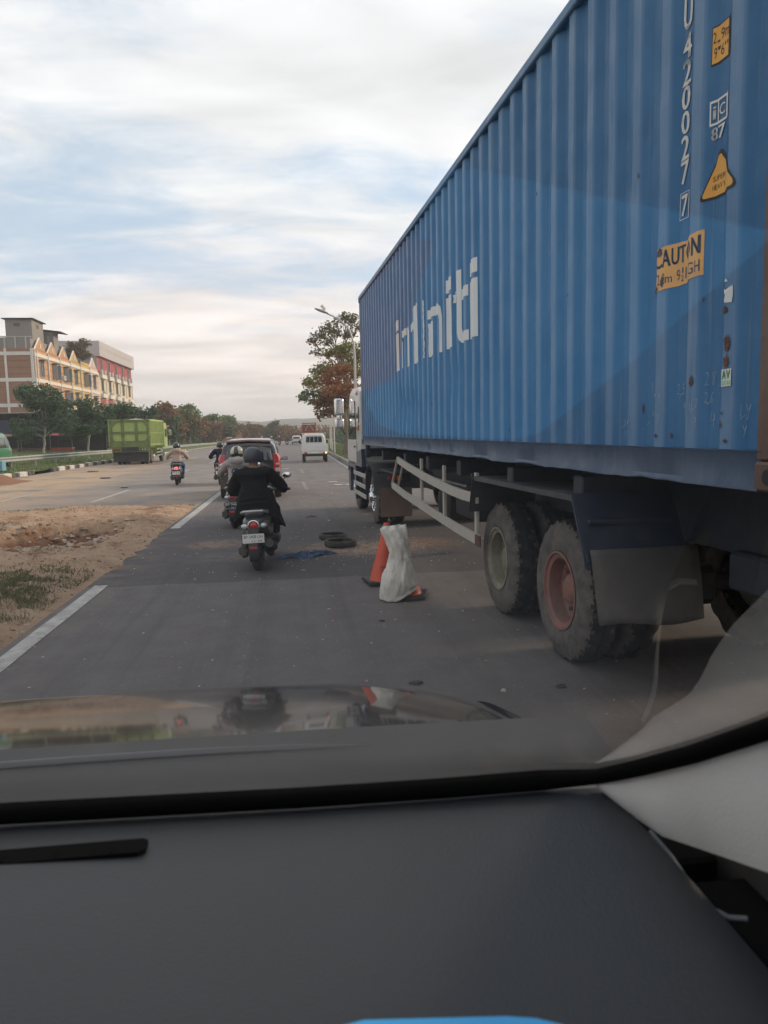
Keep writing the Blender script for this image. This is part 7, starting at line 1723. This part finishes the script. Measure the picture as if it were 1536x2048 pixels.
# light grey pillar trim
UP2 = [(.3175, .741, 1.366), (.329, .71, 1.383), (.341, .66, 1.410), (.350, .60, 1.447), (.360, .515, 1.503), (.366, .40, 1.585), (.366, .25, 1.68), (.33, -.2, 1.93)]
LO = [(.322, .735, 1.352), (.334, .69, 1.346), (.342, .65, 1.348), (.360, .60, 1.360), (.366, .515, 1.390), (.382, .40, 1.43), (.40, .25, 1.50), (.40, -.2, 1.80)]
def tp(u, v):
    k = u * 7; i = min(6, int(k)); t = k - i; a = [UP2[i][j] + (UP2[i + 1][j] - UP2[i][j]) * t for j in range(3)]; c_ = [LO[i][j] + (LO[i + 1][j] - LO[i][j]) * t for j in range(3)]
    p = [a[j] + (c_[j] - a[j]) * v for j in range(3)]; p[0] += .004 * min(1, u * 5) * v ** 3 - .004 * math.sin(PI * v); return (p[0] + OX, p[1], p[2])
b = B(); b.grid(50, 14, tp); smt = obj('pillar_trim', b, DASHL, CAR, ang=None)
b = B(); b.grid(8, 6, lambda u, v: (.41 + .01 * v + OX, .78 - 1.6 * u, 1.36 - .7 * v + .0 * u)); obj('door_panel', b, CLOTHI, CAR, ang=None)
b = B(); b.tube([(.425 + OX, .7, 1.36), (.45 + OX, .3, 1.372), (.45 + OX, -1.0, 1.375)], .018, 8); obj('door_sill', b, DASH, CAR)
# cowl and wipers
b = B(); b.grid(40, 6, lambda u, v: (lambda x: (x + OX, sm_foot(min(x, .31))[0] + .012 + (.985 - .03 * abs(x + .37) ** 2 - sm_foot(min(x, .31))[0]) * v, 1.336 - .012 * math.sin(PI * v) + .004 * v))(-1.1 + 1.50 * u)); obj('cowl', b, mat('cowl_grey', (.052, .051, .051), .6, var=.15, vscale=5, dirt=(.15, .13, .11), dirt_amt=.2), CAR, ang=None)
# bonnet
def hz(x, y):
    d = max(0, y - .955); v = d / 1.2; s = (x + .37)
    z = 1.338 - .183 * d - .045 * d * d - .55 * max(0, d - .62) ** 2
    z -= .045 * abs(s / .76) ** 4 + .030 * (abs(s / .76) ** 2) * v
    z += .004 * math.exp(-((abs(s) - .46) / .09) ** 2) * min(1, v * 4)
    return z
def hpt(u, v):
    y = .955 + 1.2 * v; x = -.37 + (u - .5) * 2 * (.735 + .035 * min(1, v * 1.3) - .10 * max(0, v - .75) ** 1.5 * 4 * abs(u - .5))
    return (x + OX, y - .03 * abs((u - .5) * 2) ** 3, hz(x, y))
b = B(); b.grid(70, 50, hpt); hd2 = obj('bonnet', b, HOODM, CAR, ang=None); m_ = hd2.modifiers.new('t', 'SOLIDIFY'); m_.thickness = .012; m_.offset = -1
b = B()
for s in (-1, 1):
    b.grid(30, 14, lambda u, v: (lambda y, x0: (-.37 + s * (x0 + .010 + .10 * (1 - (1 - v) ** 2)) + OX, y, hz(-.37 + s * .765, y) - .012 - .55 * v ** 1.6))(.86 + 1.35 * u, .75 + .03 * math.sin(PI * u)))
obj('wing', b, HOODM, CAR, ang=None)
b = B(); b.box((-.37 + OX, 2.16, .52), (1.6, .12, .5), bev=.05, seg=2); obj('front_bumper', b, HOODM, CAR)
# cabin: roof with lining, seats, floor, sides
b = B(); b.grid(12, 12, lambda u, v: ((-1.0 + 1.30 * u) + OX, -.14 - 2.4 * v, 1.97 + .04 * math.sin(PI * u) - .05 * v * v)); rf = obj('roof', b, [HOODM], CAR, ang=None); m_ = rf.modifiers.new('t', 'SOLIDIFY'); m_.thickness = .03
b = B(); b.box((-.37 + OX, -.6, .55), (1.56, 3.2, .06)); obj('floor', b, CLOTHI, CAR)
b = B(); b.box((-1.14 + OX, -.7, 1.0), (.05, 3.0, .75), bev=.02); obj('door_panel', b, CLOTHI, CAR)
b = B(); b.box((-.37 + OX, -2.5, 1.1), (1.5, .08, 1.1)); obj('tailgate', b, HOODM, CAR)
for x in (-.74, .0):
    b = B(); b.box((x + OX, -.42, 1.02), (.5, .55, .16), bev=.06, seg=3); b.box((x + OX, -.75, 1.38), (.48, .16, .62), rot=(.2, 0, 0), bev=.06, seg=3); b.box((x + OX, -.80, 1.76), (.25, .10, .17), bev=.04, seg=2); obj('seat', b, CLOTHI, CAR)
for s in (-1, 1):
    for y in (1.45, -1.3): car_wheel(CAR, s * .72, y, .34, .21)
    b = B(); b.box((-.37 + s * .70 + OX, -1.0, 1.66), (.06, .12, .60)); obj('door_pillar', b, CLOTHI, CAR)
# blue folder and a red pouch lying on the dashboard just under the lens
b = B(); b.prism([(.004, .22), (.26, .22), (.20, .33), (.150, .398), (.135, .405), (.118, .409), (.030, .419), (.008, .415), (-.004, .400)], 1.3745, 1.388)
tag(obj('folder', b, mat('blue_folder', (.035, .30, .62), .45, var=.04)), 'bright blue folder lying at the near edge of the dashboard', 'folder')
b = B(); b.prism([(-.22, .30), (.015, .27), (.012, .375), (-.02, .398), (-.20, .372)], 1.374, 1.390)
tag(obj('pouch', b, mat('red_pouch', (.30, .07, .04), .6, var=.06)), 'red pouch on the dashboard seen only as a tint in the windscreen', 'pouch')
# ------------------------------------------------------------------ air
b = B(); b.box((0, 1070, 27), (3240, 2300, 58)); hz_o = obj('haze', b, [], ang=None)
HZ = bpy.data.materials.new('air_haze'); HZ.use_nodes = True; nt = HZ.node_tree
for n in list(nt.nodes): nt.nodes.remove(n)
ho = nt.nodes.new('ShaderNodeOutputMaterial'); pv = nt.nodes.new('ShaderNodeVolumePrincipled'); pv.inputs['Color'].default_value = (.95, .95, .95, 1); pv.inputs['Density'].default_value = 0.00075; pv.inputs['Anisotropy'].default_value = 0.2
nt.links.new(pv.outputs[0], ho.inputs['Volume']); hz_o.data.materials.append(HZ); tag(hz_o, kind='stuff')
